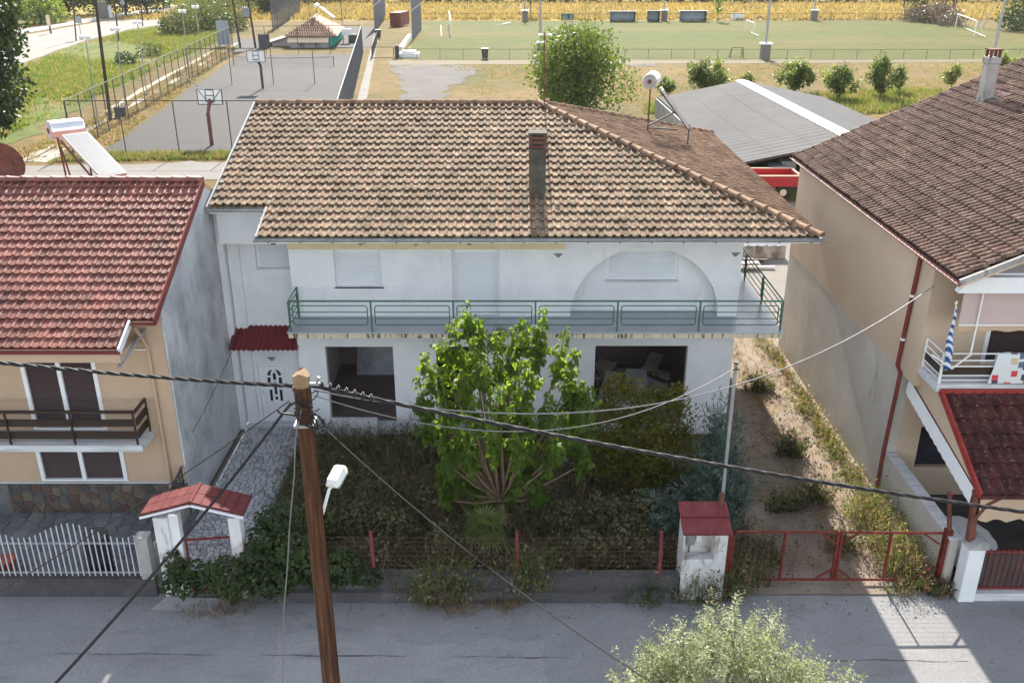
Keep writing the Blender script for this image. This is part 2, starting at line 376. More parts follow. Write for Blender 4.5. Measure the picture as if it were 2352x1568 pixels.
M['asphalt'] = asphalt('worn_asphalt', (.225, .222, .222))
M['court'] = asphalt('court_asphalt', (.05, .0475, .047), False, .3)
M['gravel'] = lay('pale_gravel', [(.3, (.062, .055, .051)), (.6, (.082, .076, .070)), (.8, (.095, .089, .081))], .35, .95, (3.5, .2), stain=(.5, .58, .72, (.079, .064, .043)))
M['drive'] = lay('stony_dry_drive', [(.3, (.203, .156, .116)), (.55, (.278, .222, .174)), (.8, (.337, .280, .224))], .9, .95, (26, .35), (40, .8, .03), stain=(.7, .55, .68, (.220, .165, .091)))
M['soil'] = lay('garden_litter', [(.3, (.045, .033, .024)), (.6, (.085, .06, .042)), (.8, (.11, .09, .06))], 2, .95, (30, .4), (30, .8, .03))
def grassmat(name, a, b_, c_, s1=.06, s2=.9, sc=None):
    m, nt, b = newmat(name); pos = position(nt)
    c = ramp(nt, noise(nt, pos, s1, 7, .68, .3, sc=sc), [(.32, a), (.5, b_), (.68, c_)])
    f = ramp(nt, noise(nt, pos, s2, 6, .75, sc=sc), [(.28, .62), (.5, 1.0), (.74, 1.4)])
    c = mix(nt, 1.0, c, f, 'MULTIPLY')
    f = ramp(nt, noise(nt, pos, 7, 3, .8), [(.3, .7), (.7, 1.25)])
    c = mix(nt, 1.0, c, f, 'MULTIPLY')
    nt.links.new(c, b.inputs["Base Color"]); b.inputs["Roughness"].default_value = .95; b.inputs["Specular IOR Level"].default_value = .1
    bump(nt, b, noise(nt, pos, 5, 4, .8), .7, .12)
    return m
M['dry_grass'] = grassmat('dry_grass_ground', (.078, .073, .017), (.135, .096, .033), (.175, .119, .048), .05, .7)
M['pitch'] = grassmat('pitch_grass', (.125, .101, .032), (.084, .089, .019), (.057, .083, .012), .028, .5, (.6, 1.8, 1))
M['meadow'] = grassmat('green_meadow_ground', (.195, .128, .065), (.117, .125, .032), (.078, .118, .023), .045, .5)
M['yellow'] = grassmat('yellow_flower_field', (.200, .160, .064), (.288, .204, .048), (.336, .228, .040), .03, .35, (.560, .800, .800))
M['dirt'] = lay('dirt_track', [(.3, (.30, .245, .185)), (.7, (.40, .335, .265))], .5, .95, (5, .2))
# foliage
M['mulberry'] = leafmat('mulberry_leaf', [(.3, (.055, .10, .018)), (.5, (.09, .155, .025)), (.7, (.12, .19, .032))], .6, tint=(2.5, 2.15, .75))
M['bush_yellow'] = leafmat('yellowing_shrub_leaf', [(.3, (.06, .085, .018)), (.5, (.12, .125, .022)), (.7, (.21, .17, .028))], .4)
M['juniper'] = leafmat('blue_green_juniper', [(.3, (.04, .07, .052)), (.5, (.085, .13, .10)), (.7, (.16, .22, .18))], .15, tint=(1, 1, .9))
M['olive'] = leafmat('silver_olive_leaf', [(.3, (.17, .20, .10)), (.5, (.30, .33, .19)), (.72, (.46, .48, .34))], .45, 3, .45, (1.1, 1.1, .7))
M['ivy'] = leafmat('bindweed_leaf', [(.3, (.017, .034, .009)), (.5, (.034, .058, .014)), (.72, (.061, .083, .022))], .3)
M['weed_green'] = leafmat('roadside_weed', [(.3, (.065, .10, .03)), (.5, (.11, .155, .045)), (.7, (.17, .20, .075))], .4)
M['weed_dry'] = leafmat('dead_weed', [(.3, (.10, .065, .048)), (.5, (.20, .135, .095)), (.7, (.34, .25, .17))], .25, tint=(1.650, 1.400, 1.080))
M['weed_straw'] = leafmat('straw_grass', [(.3, (.221, .164, .080)), (.5, (.306, .230, .120)), (.7, (.383, .295, .168))], .55, tint=(1.1, 1, .8))
M['grass_green'] = leafmat('tall_green_grass', [(.3, (.085, .145, .028)), (.5, (.119, .187, .032)), (.7, (.170, .221, .048))], .45, .25)
M['tree_mid'] = leafmat('mid_green_leaf', [(.3, (.085, .135, .03)), (.5, (.14, .20, .045)), (.7, (.19, .26, .06))], .5, .8)
M['tree_light'] = leafmat('light_green_leaf', [(.3, (.132, .174, .046)), (.5, (.202, .246, .065)), (.7, (.279, .319, .091))], .4, .8)
M['tree_dark'] = leafmat('dark_green_leaf', [(.3, (.018, .036, .011)), (.5, (.034, .06, .018)), (.72, (.06, .09, .025))], .25, .8)
M['tree_round'] = leafmat('round_tree_leaf', [(.3, (.055, .09, .02)), (.5, (.095, .145, .03)), (.7, (.14, .195, .042))], .45, .8)
M['reed'] = leafmat('olive_green_reed', [(.3, (.06, .085, .03)), (.5, (.10, .125, .045)), (.7, (.16, .175, .07))], .35, .5)
M['undergrowth'] = leafmat('mixed_undergrowth', [(.3, (.035, .05, .02)), (.45, (.07, .085, .03)), (.58, (.11, .10, .045)), (.74, (.19, .14, .085))], .3, 2.6)
M['bramble'] = leafmat('brown_bramble', [(.3, (.09, .07, .055)), (.5, (.15, .115, .085)), (.7, (.2, .16, .11))], .2, .5, tint=(1, 1, .9))
M['palm'] = leafmat('palm_frond', [(.3, (.063, .095, .028)), (.5, (.105, .143, .038)), (.7, (.168, .177, .059))], .35)
M['yellow_leaf'] = leafmat('yellow_flower_stalk', [(.3, (.222, .185, .096)), (.5, (.296, .237, .096)), (.7, (.355, .266, .081))], .45, .06, tint=(1.1, 1, .7))
# ------------------------------------------------------------------ roof tiles
def tile_proto(name, w, L, mats, roll_h=.045, roll_w=.4, lift=.026, th=.02):
    a = w * (1 - roll_w)
    prof = [(0, .008, 0), (a * .33, 0, 0), (a * .67, 0, 0), (a, .010, 0)]
    c, r = a + w * roll_w / 2, w * roll_w / 2
    for k in range(1, 5):
        t = math.pi * (1 - k / 5); prof.append((c + r * math.cos(t), .010 + roll_h * math.sin(t), 1))
    prof.append((w + .012, .006, 1))
    K = len(prof); Lt = L * 1.12
    V, Fc, fm = [], [], []
    for (v, dz) in ((Lt, -.012), (0, lift), (0, lift), (0.004, lift - th)):
        for (u, n, _) in prof: V.append((u, v, n + dz))
    for k in range(K - 1):
        m = 1 if prof[k + 1][2] and (prof[k][2] or k == 3) else 0
        Fc.append((K + k, K + k + 1, k + 1, k)); fm.append(m)
        Fc.append((3 * K + k, 3 * K + k + 1, 2 * K + k + 1, 2 * K + k)); fm.append(m)
    me = bpy.data.meshes.new(name); me.from_pydata(V, [], Fc)
    for m in mats: me.materials.append(m)
    me.polygons.foreach_set("material_index", fm)
    me.polygons.foreach_set("use_smooth", [i % 2 == 0 for i in range(len(Fc))])
    return me, np.array(V), np.array(Fc), np.array(fm)
TRNG = random.Random(5)
def roof_field(roof, proto, O, U, V, w, L, ncol, nrow, keep, n_single, clampu=None, row0=0):
    """courses of tiles on a slope: the nearest n_single are objects, the rest one part"""
    me, pv, pf, pm = proto
    O, U, V = Vector(O), Vector(U).normalized(), Vector(V).normalized(); N = U.cross(V)
    if N.z < 0: N = -N
    cells = []
    for j in range(row0, nrow):
        for i in range(ncol):
            k = keep((i + .5) * w, (j + .5) * L, i, j)
            if not k: continue
            p = O + U * (i * w) + V * (j * L)
            cells.append(((p - Vector((0, 0, HC))).length, i, j, p, k))
    cells.sort(key=lambda c: c[0])
    single = [c for c in cells if c[4] == 1][:n_single]; ids = {(c[1], c[2]) for c in single}
    base = wloc(roof)
    R = Matrix((U, V, N)).transposed()
    for d, i, j, p, k in single:
        q = Matrix.Rotation(TRNG.gauss(0, .016), 3, 'Z') @ Matrix.Rotation(TRNG.gauss(0, .012), 3, 'X')
        o = bpy.data.objects.new("roof_tile", me); COL.objects.link(o); o.parent = roof
        o.matrix_basis = Matrix.Translation(p - base + N * TRNG.uniform(0, .006)) @ (R @ q).to_4x4()
    rest = [c for c in cells if (c[1], c[2]) not in ids]
    if not rest: return
    A = np.array(R)
    VV, FF, FM = [], [], []
    nv = len(pv)
    for q, (d, i, j, p, k) in enumerate(rest):
        t = pv.copy(); t[:, 2] += TRNG.uniform(0, .010) + t[:, 1] * TRNG.gauss(0, .014); t[:, 0] += t[:, 1] * TRNG.gauss(0, .016); t[:, 1] += TRNG.gauss(0, .009)
        if clampu is not None:
            lo, hi = clampu(j * L, t[:, 1] + j * L)
            t[:, 0] = np.clip(t[:, 0] + i * w, lo, hi) - i * w
        VV.append(t @ A.T + np.array(p)); FF.append(pf + q * nv); FM.append(pm)
    VV = np.concatenate(VV) - np.array(base); FF = np.concatenate(FF); FM = np.concatenate(FM)
    m2 = bpy.data.meshes.new("tile_field"); m2.from_pydata(VV.tolist(), [], FF.tolist())
    for m in me.materials: m2.materials.append(m)
    m2.polygons.foreach_set("material_index", FM)
    m2.polygons.foreach_set("use_smooth", np.tile(np.arange(len(pf)) % 2 == 0, len(rest)))
    o = bpy.data.objects.new("tile_field", m2); COL.objects.link(o); o.parent = roof
    o["kind"] = "stuff"
def ridge_proto(name, r, L, mat):
    mb = MB(); rows = []
    for (v, k) in ((0, 1.12), (.05, 1.12), (.055, 1.0), (L * 1.05, .86)):
        rows.append([(r * k * math.cos(math.pi * q / 8), v, r * k * math.sin(math.pi * q / 8) * .9) for q in range(9)])
    mb.grid(rows)
    mb.face([rows[0][q] for q in range(8, -1, -1)])
    me = bpy.data.meshes.new(name); me.from_pydata(mb.v, [], mb.f); me.materials.append(mat)
    me.polygons.foreach_set("use_smooth", [True] * (len(mb.f) - 1) + [False])
    return me
def ridge_run(roof, me, a, b, L, name="ridge_tile"):
    a, b = Vector(a), Vector(b); d = b - a; n = max(1, round(d.length / L)); st = d / n; Y = d.normalized()
    X = Y.cross(Vector((0, 0, 1))).normalized(); Z = X.cross(Y)
    base = wloc(roof)
    for i in range(n):
        o = bpy.data.objects.new(name, me); COL.objects.link(o); o.parent = roof
        q = Matrix.Rotation(TRNG.gauss(0, .012), 3, 'Z')
        o.matrix_basis = Matrix.Translation(a + st * i - base + Z * TRNG.uniform(-.004, .006)) @ (Matrix((X, Y, Z)).transposed() @ q).to_4x4()
def voronoi(rng, poly, spacing, gap):
    """clips the cells of jittered seeds to the convex polygon poly (2-D); returns shrunken cells"""
    xs = [p[0] for p in poly]; ys = [p[1] for p in poly]; seeds = []
    y = min(ys) - spacing
    while y < max(ys) + spacing:
        x = min(xs) - spacing
        while x < max(xs) + spacing:
            seeds.append((x + rng.uniform(-.42, .42) * spacing, y + rng.uniform(-.42, .42) * spacing)); x += spacing
        y += spacing
    def clip(pg, px, py, nx, ny):
        out = []
        for i in range(len(pg)):
            a, b = pg[i], pg[(i + 1) % len(pg)]
            da = (a[0] - px) * nx + (a[1] - py) * ny; db = (b[0] - px) * nx + (b[1] - py) * ny
            if da <= 0: out.append(a)
            if (da < 0 < db) or (db < 0 < da):
                t = da / (da - db); out.append((a[0] + (b[0] - a[0]) * t, a[1] + (b[1] - a[1]) * t))
        return out
    cells = []
    for s in seeds:
        pg = list(poly)
        for q in seeds:
            if q is s: continue
            dx, dy = q[0] - s[0], q[1] - s[1]; d = math.hypot(dx, dy)
            if d > spacing * 3.2: continue
            nx, ny = dx / d, dy / d
            pg = clip(pg, s[0] + nx * (d / 2 - gap / 2), s[1] + ny * (d / 2 - gap / 2), nx, ny)
            if len(pg) < 3: break
        if len(pg) >= 3:
            ar = abs(sum(pg[i][0] * pg[(i + 1) % len(pg)][1] - pg[(i + 1) % len(pg)][0] * pg[i][1] for i in range(len(pg)))) / 2
            if ar > spacing * spacing * .04: cells.append((pg, ar))
    cells.sort(key=lambda c: -c[1])
    return [c[0] for c in cells]

# ================================================================== the setting
def sheet(name, pts, z, mat, parent=None, jit=0.0, seed=1, sub=10):
    """a ground sheet; jit roughens its outline"""
    r = random.Random(seed); out = []
    n = len(pts)
    for i in range(n):
        a, b = Vector(pts[i][:2]), Vector(pts[(i + 1) % n][:2])
        k = sub if jit else 1
        nrm = Vector((-(b - a).y, (b - a).x)).normalized() if (b - a).length > 1e-6 else Vector((0, 0))
        ph = [r.uniform(0, 6.28) for _ in range(4)]
        for q in range(k):
            t = q / k; w = 0
            if jit and q: w = jit * (.5 * math.sin(9 * t + ph[0]) + .35 * math.sin(21 * t + ph[1]) + .25 * r.uniform(-1, 1)) * min(1, 6 * t, 6 * (1 - t))
            p = a.lerp(b, t) + nrm * w
            out.append((p.x, p.y, z))
    ar = sum(out[i][0] * out[(i + 1) % len(out)][1] - out[(i + 1) % len(out)][0] * out[i][1] for i in range(len(out)))
    if ar < 0: out.reverse()
    mb = MB(); mb.face(out)
    o = mb.build(name, mat, parent)
    if parent is None: o["kind"] = "structure"
    return o
sheet("ground", [(-900, -200), (900, -200), (900, 1500), (-900, 1500)], -.02, M['dry_grass'])
sheet("street", [(-80, 8.2), (80, 8.2), (80, 17.05), (-80, 17.05)], 0.0, M['asphalt'])
for k_s, (sa, sb) in enumerate(((-9.5, -6.2), (-5.2, -2.2), (-1.2, 1.2), (2.6, 4.4), (6.2, 9.4))):
    sheet("road_seam", [(sa, 15.0 - .012 * sa), (sb, 15.0 - .012 * sb), (sb, 15.012 - .012 * sb), (sa, 15.016 - .012 * sa)], .005, asphalt('seam_asphalt', (.12, .118, .118), False), jit=.035, seed=44 + k_s, sub=60)
sheet("road_patch", [P(640, 1455), P(900, 1440), P(905, 1475), P(1250, 1470), P(1260, 1640), P(600, 1640)], .0025, asphalt('patched_asphalt', (.25, .246, .243)), jit=.15, seed=46, sub=20)
sheet("pavement", [(-80, 4.0), (80, 4.0), (80, 8.2), (-80, 8.2)], .1, M['concrete'])
sheet("garden_ground", [(-8.2, 17.3), (6.4, 17.3), (6.4, 24.6), (-8.2, 24.6)], .02, M['soil'])
sheet("driveway", [(4.8, 17.0), (9.9, 17.0), (9.9, 40), (6.2, 40), (6.2, 24)], .028, M['drive'])
sheet("back_yard", [(-40, 30), (60, 30), (60, 52), (-40, 52)], -.008, M['pale_concrete'])
sheet("back_road", [P(-300, 415), P(560, 412), (45, 66), (90, 70), (90, 80), (45, 74.5), P(560, 370), P(380, 374), P(-300, 392)], .0, M['pale_concrete'], jit=.5, seed=3)
# pitch, field, road, court
sheet("football_pitch", [P(945, 137), P(1500, 136), P(2352, 137), P(2900, 137), P(2900, 86), P(2352, 78), P(2130, 48), P(1300, 49), P(960, 50)], .004, M['pitch'], jit=.8, seed=8)
sheet("flower_field", [(-95, 196), (150, 196), (330, 172), (420, 290), (-170, 290)], .002, M['yellow'], jit=3, seed=4)
sheet("far_field", [(-600, 291), (900, 291), (900, 900), (-600, 900)], .002, M['pitch'])
road_near = [P(-60, 175), P(47, 147), P(187, 97), P(300, 68), P(387, 55), P(483, 24), P(520, 8)]
road_far = [P(500, 3), P(450, 17), P(333, 34), P(213, 53), P(67, 79), P(-120, 112)]
sheet("country_road", road_near + road_far, .006, M['road_pale'], jit=.35, seed=6)
sheet("roadside_path", [P(-120, 108), P(67, 75), P(213, 50), P(333, 31), P(450, 15)] + [P(445, 8), P(333, 23), P(213, 42), P(67, 66), P(-120, 96)], .03, M['concrete'], jit=.3, seed=9)
sheet("meadow", [P(-40, 340), P(30, 330), P(150, 262), P(300, 190), P(500, 100), P(520, 60), P(470, 40), P(385, 57), P(300, 70), P(187, 99), P(47, 149), P(-60, 178)], .002, M['meadow'], jit=1.2, seed=2)
sheet("dirt_track", [P(30, 372), P(110, 372), P(190, 316), P(262, 268), P(255, 266), P(170, 308), P(110, 338)], .006, M['dirt'], jit=.35, seed=12)
for sd_t, pl in ((13, [(250, 272), (262, 272), (330, 230), (400, 190), (548, 99), (541, 99), (390, 188), (318, 228)]), (14, [(222, 268), (236, 268), (300, 227), (372, 186), (528, 99), (522, 99), (360, 184), (286, 226)])):
    sheet("wheel_track", [P(*q) for q in pl], .008, M['dirt'], jit=.22, seed=sd_t)
CFL, CFR, CBR, CBL = Vector((-30.6, 65.9, 0)), Vector((-12.3, 65.9, 0)), Vector((-20.6, 133, 0)), Vector((-38.2, 131, 0))
court = sheet("sports_court", [CFL + Vector((1.2, 0, 0)), CFR, CBR, CBL + Vector((1.0, 0, 0))], .012, M['court'], jit=.25, seed=15, sub=24)
sheet("concrete_path", [P(819, 236), P(841, 236), P(861, 130), P(870, 84), P(858, 84), P(847, 130)], .02, M['pale_concrete'])
sheet("court_apron", [P(520, 122), P(600, 122), P(620, 92), P(540, 88)], .004, M['court'])
sheet("clubhouse_yard", [P(770, 112), P(850, 108), P(870, 62), P(790, 62)], .004, M['court'])
sheet("gravel_patch", [P(925, 240), P(1010, 240), P(1030, 205), P(1075, 178), P(1110, 158), P(1060, 150), P(985, 149), P(905, 150), P(898, 160), P(915, 178), P(922, 200)], .004, M['gravel'], jit=.8, seed=21)
sheet("gravel_pad", [P(1434, 142), P(1500, 141), P(1512, 152), P(1440, 153)], .004, M['gravel'], jit=.3, seed=22)
sheet("verge_strip", [P(890, 150), P(2400, 142), P(2400, 137), P(890, 138)], .006, M['pitch_verge'], jit=.4, seed=23)

# ================================================================== the white house
E, ZE, RY, ZR, SL, XR, XL = 22.9, 6.64, 30.04, 8.92, .3193, 7.95, -8.16
XC, YC = -6.55, 24.22                     # the step in the front eave
rz = lambda y: ZE + SL * (y - E)
XA = XR - (RY - E)                        # where ridge and hips meet
YB = 2 * RY - E
house = thing("white_house", "two-storey white house with long green balcony railing under old lichen-covered tiled hip roof", "house", (0, 24.5, 0))
WY = 24.5
fx = lambda px, py: PY(px, py, WY).x
fz = lambda py: PY(1176, py, WY).z
op1 = (fx(751, 850), fx(905, 850), .35, fz(796)); op2 = (fx(1003, 850), fx(1085, 850), .25, fz(796)); op3 = (fx(1366, 840), fx(1577, 840), .25, fz(794))
win1 = (fx(768, 615), fx(877, 615), fz(659), fz(573)); dor2 = (fx(1039, 640), fx(1147, 640), 3.84, fz(573))
acx, arx, az0 = (fx(1310, 720) + fx(1648, 720)) / 2, (fx(1648, 720) - fx(1310, 720)) / 2, 3.835
arise = fz(568) - az0
XH0, XH1 = fx(682, 779), 6.4
mb = MB(); wall_front(mb, XH0, XH1, 0, 3.66, WY, WY + .25, [op1, op2, op3])
lowwall = mb.build("wall", M['white'], house)
mb = MB()
wall_front(mb, XH0, acx - arx, 3.82, 7.0, WY, WY + .25, [win1, dor2])
wall_front(mb, acx + arx, XH1, 3.82, 7.0, WY, WY + .25, [])
N_ = 28; top = []
for i in range(N_ + 1):
    t = math.pi * (1 - i / N_); top.append((acx + arx * math.cos(t), az0 + arise * math.sin(t)))
for (a, b) in zip(top[:-1], top[1:]):
    mb.face([(a[0], WY, a[1]), (b[0], WY, b[1]), (b[0], WY, 7.0), (a[0], WY, 7.0)])
    mb.face([(a[0], WY, a[1]), (a[0], WY + .45, a[1]), (b[0], WY + .45, b[1]), (b[0], WY, b[1])])
aw = (PY(1394, 605, WY + .45).x, PY(1557, 605, WY + .45).x, PY(1, 642, WY + .45).z, 5.72)
mb.build("wall", M['white'], house)
mb = MB(); wall_front(mb, acx - arx - .1, acx + arx + .1, 3.83, 6.2, WY + .45, WY + .6, [aw]); mb.build("arch_niche", M['white'], house)
mb = MB(); mb.box(XH1 - .25, XH1, WY + .252, 35.6, 0, 7.0); mb.box(XH0, XH1 - .252, 35.4, 35.6, 0, 7.0); mb.build("wall", M['white'], house)
mb = MB(); mb.box(XH0 - .0, XH0 + .2, WY + .252, 35.3, 0, 7.0); mb.build("wall", M['white'], house)
mb = MB(); mb.box(XH0 - .003, fx(1297, 560), WY - .045, WY - .002, fz(572), 6.9); mb.build("cream_band", M['cream'], house)
# wing with the entrance
GY = 25.1
gx = lambda px, py: PY(px, py, GY).x
gz = lambda py: PY(1176, py, GY).z
wwin = (gx(586, 585), XH0 - .02, gz(616), gz(545)); door = (gx(593, 900), gx(668, 900), .14, gz(833))
mb = MB(); wall_front(mb, -8.05, XH0 - .003, 0, 7.1, GY, GY + .25, [wwin, door])
mb.prism([(-8.05, 25.36, 0), (-8.05, 36, 0), (-8.05, 36, rz(24.2)), (-8.05, RY, ZR - .2), (-8.05, 25.36, rz(25.3) - .2)], (.2, 0, 0))
mb.build("wing_wall", M['white'], house)
mb = MB(); mb.box(-8.258, -8.085, 24.8, 25.3, 0, 6.9); mb.box(-8.08, XH0 - .004, 24.52, GY - .002, gz(548) + .02, 7.0); mb.box(-8.06, -7.74, 25.0, GY - .003, 0, gz(548) + .018); mb.build("wing_beam_and_gap_filler", M['white'], house)  # narrow outer box: added filler that blocks the sun between the two roofs
mb = MB(); mb.box(-8.1, XH0 - .01, 24.9, GY - .005, -.02, .14); mb.build("door_step", M['marble'], house)
# interior of the ground floor
mb = MB(); mb.box(XH0 + .2, XH1 - .25, WY + .26, 35, -.05, .06); mb.box(XH0 + .2, XH1 - .25, 29.5, 29.7, .06, 3.66)
for x in ((op1[1] + op2[0]) / 2, (op2[1] + op3[0]) / 2 + .4): mb.box(x - .1, x + .1, WY + .26, 29.5, .06, 3.66)
mb.build("inner_wall", M['interior'], house)
# floor slab that runs out as the balcony
BYF, BX0, BX1 = 23.3, PY(662, 765, 23.3).x, PY(1797, 765, 23.3).x
mb = MB(); mb.box(BX0, BX1, BYF, WY - .003, 3.66, 3.80); mb.box(XH1 + .003, BX1, WY - .002, 34, 3.66, 3.80); mb.box(XH0 + .01, XH1 - .01, WY + .01, 35.3, 3.665, 3.81)
mb.build("balcony_slab", M['cream_stained'], house)
mb = MB(); mb.box(BX0 - .03, BX1 + .03, BYF - .03, WY - .004, 3.803, 3.835); mb.box(XH1 + .004, BX1 + .03, WY - .003, 34, 3.803, 3.835); mb.box(acx - arx + .004, acx + arx - .004, WY - .0035, WY + .448, 3.812, 3.834)
mb.build("balcony_floor", lay('pale_floor_tile', [(.3, (.34, .36, .40)), (.7, (.42, .44, .47))], 2, .4, (30, .08), spec=.5), house)
# railing
rail = MB(); rail.tube([(BX0 + .06, WY - .05, 4.72), (BX0 + .06, BYF + .06, 4.72), (BX1 - .06, BYF + .06, 4.72), (BX1 - .06, 33.9, 4.72)], .026, 6)
railing = rail.build("railing", M['green_paint'], house)
def rail_post(x, y):
    mb = MB(); mb.box(x - .022, x + .022, y - .022, y + .022, 3.836, 4.70); mb.build("post", M['green_paint'], railing)
def rail_panel(a, b):
    a, b = Vector(a), Vector(b); d = (b - a).normalized(); a = a + d * .1; b = b - d * .1; L = (b - a).length
    zt, zb, r = 4.585, 4.03, .07; loop = []
    for (cx, cz, t0) in ((L - r, zt - r, 0), (r, zt - r, 90), (r, zb + r, 180), (L - r, zb + r, 270)):
        for k in range(4):
            t = math.radians(t0 + 30 * k); loop.append(a + d * (cx + r * math.cos(t)) + Vector((0, 0, cz + r * math.sin(t))))
    loop.append(loop[0])
    mb = MB(); mb.tube(loop, .016, 5, False)
    for z in (4.40, 4.215): mb.tube([a + Vector((0, 0, z)), b + Vector((0, 0, z))], .015, 5)
    mb.build("rail_panel", M['green_paint'], railing)
pxs = [BX0 + .06 + (BX1 - BX0 - .12) * k / 6 for k in range(7)]
for x in pxs: rail_post(x, BYF + .06)
for a, b in zip(pxs[:-1], pxs[1:]): rail_panel((a, BYF + .06, 0), (b, BYF + .06, 0))
rail_post(BX0 + .06, WY - .05); rail_panel((BX0 + .06, BYF + .06, 0), (BX0 + .06, WY - .05, 0))
ys = [BYF + .06 + 2.1 * k for k in range(6)]
for y in ys[1:]: rail_post(BX1 - .06, y)
for a, b in zip(ys[:-1], ys[1:]): rail_panel((BX1 - .06, a, 0), (BX1 - .06, b, 0))
# shutters and windows
def roller(par, name, x0, x1, z0, z1, y, mat, frame, pitch=.055, sill=True, fw=.07):
    """a window: frame, sill, and a roller shutter made of slats"""
    w = MB(); w.box(x0, x0 + fw, y + .005, y + .10, z0, z1); w.box(x1 - fw, x1, y + .005, y + .10, z0, z1); w.box(x0 + fw, x1 - fw, y + .005, y + .10, z1 - fw * 1.6, z1); w.box(x0 + fw, x1 - fw, y + .005, y + .10, z0, z0 + .04)
    wo = w.build(name, frame, par)
    s = MB(); n = int((z1 - z0 - fw) / pitch)
    for k in range(n):
        z = z0 + .04 + k * pitch
        s.grid([[(x0 + fw, y + .05, z), (x1 - fw, y + .05, z)], [(x0 + fw, y + .038, z + pitch * .45), (x1 - fw, y + .038, z + pitch * .45)], [(x0 + fw, y + .05, z + pitch * .93), (x1 - fw, y + .05, z + pitch * .93)], [(x0 + fw, y + .06, z + pitch), (x1 - fw, y + .06, z + pitch)]])
    so = s.build("roller_shutter", mat, wo)
    if sill:
        s = MB(); s.box(x0 - .04, x1 + .04, y - .14, y + .02, z0 - .045, z0 - .005); s.build("sill", M['marble'], wo)
    return wo
roller(house, "window", *win1, WY + .14, M['shutter'], M['white_clean'])
roller(house, "balcony_door", *dor2, WY + .14, M['shutter'], M['white_clean'], sill=False)
roller(house, "window", aw[0], aw[1], aw[2], aw[3], WY + .5, M['shutter'], M['white_clean'])
roller(house, "window", *wwin, GY + .13, M['shutter'], M['white_clean'])
# entrance door with dark panes
dx0, dx1, dz0, dz1 = door
mb = MB(); mb.box(dx0, dx0 + .07, GY - .03, GY + .12, dz0, dz1); mb.box(dx1 - .07, dx1, GY - .03, GY + .12, dz0, dz1); mb.box(dx0 + .07, dx1 - .07, GY - .03, GY + .12, dz1 - .07, dz1); mb.box(dx0 + .072, dx1 - .072, GY + .07, GY + .11, dz0, dz1 - .072)
dobj = mb.build("front_door", M['white_clean'], house)
dc = (dx0 + dx1) / 2 + .03; H_ = dz1 - dz0
def pane(pts):
    m = MB(); m.prism([(dc + p[0], GY + .064, dz0 + p[1]) for p in pts], (0, .01, 0)); m.build("pane", M['glass_dark'], dobj)
def trim_rect(x0, x1, z0, z1):
    m = MB()
    for (a, b) in (((x0, z0), (x1, z0)), ((x1, z0), (x1, z1)), ((x1, z1), (x0, z1)), ((x0, z1), (x0, z0))): m.bar((dc + a[0], GY + .062, dz0 + a[1]), (dc + b[0], GY + .062, dz0 + b[1]), .02, .02)
    m.build("moulding", M['white_clean'], dobj)
rect = lambda x0, x1, z0, z1: [(x0, z0), (x1, z0), (x1, z1), (x0, z1)]
for sx in (-1, 1):
    pane(rect(sx * .17 - .045, sx * .17 + .045, H_ * .60, H_ * .74)); pane(rect(sx * .15 - .04, sx * .15 + .04, H_ * .34, H_ * .53))
    arc = [(sx * .06, H_ * .86)] + [(sx * (.215 * math.cos(math.radians(t))), H_ * .77 + .215 * math.sin(math.radians(t))) for t in (72, 50, 25, 3)] + [(sx * .12, H_ * .77), (sx * .10, H_ * .82)]
    pane(arc if sx > 0 else arc[::-1])
pane([(-.045, H_ * .70), (.045, H_ * .70), (.045, H_ * .79), (.0, H_ * .83), (-.045, H_ * .79)]); pane(rect(-.04, .04, H_ * .45, H_ * .66)); pane(rect(-.04, .04, H_ * .36, H_ * .41))
trim_rect(-.30, .30, H_ * .05, H_ * .27); trim_rect(-.30, .30, H_ * .31, H_ * .93)
mb = MB(); mb.bar((dx0 + .16, GY + .04, dz0 + H_ * .45), (dx0 + .16, GY + .04, dz0 + H_ * .53), .02, .03); mb.build("handle", M['chrome'], dobj)
# canopy over the door: corrugated red sheet on brackets
c0, c1 = gx(541, 775), XH0 + .02
cz0, cz1 = gz(757) + .02, gz(757) - .33
mb = MB(); rows = []
n = 56
for (y, z) in ((GY - .005, cz0 + .12), (GY - .78, cz1 + .02)):
    rows.append([(c0 + (c1 - c0) * k / n, y, z + .018 * (1 if (k // 2) % 2 else -1) * (1 if k % 2 == 0 else 1)) for k in range(n + 1)])
mb.grid(rows); mb.grid([[(p[0], p[1], p[2] - .012) for p in r] for r in rows[::-1]])
can = mb.build("door_canopy", M['red_tin'], house)
for x in (c0 + .45, c1 - .12):
    mb = MB(); mb.bar((x, GY - .01, cz1 - .35), (x, GY - .01, cz0), .05, .05); mb.bar((x, GY - .02, cz0 - .02), (x, GY - .7, cz1 + .0), .05, .05); mb.bar((x, GY - .02, cz1 - .33), (x, GY - .5, cz1 + .06), .04, .04); mb.build("bracket", M['rust'], can)
# sconces
def sconce(x, y, z, par):
    mb = MB(); rows = []
    for (k, h) in ((.03, -.11), (.08, -.05), (.13, 0)):
        rows.append([(x + k * math.cos(math.pi * (1 + q / 8)), y + k * .9 * math.sin(math.pi * (1 + q / 8)), z + h) for q in range(9)])
    mb.grid(rows); mb.face(rows[-1]); mb.face(rows[0][::-1]); mb.build("wall_lamp", M['gutter'], par)
for px, py, yy in ((828, 559, WY - .046), (1078, 559, WY - .046), (1282, 587, WY - .002), (1689, 585, WY - .002)):
    p = PY(px, py, yy); sconce(p.x, yy, p.z + .06, house)
p = PY(624, 820, GY); sconce(p.x, GY - .002, p.z, house)
mb = MB(); p = PY(955, 562, WY - .05); mb.tube([(p.x, WY - .044, p.z), (p.x, WY - .09, p.z)], .04, 8); mb.build("junction_box", M['steel'], house)
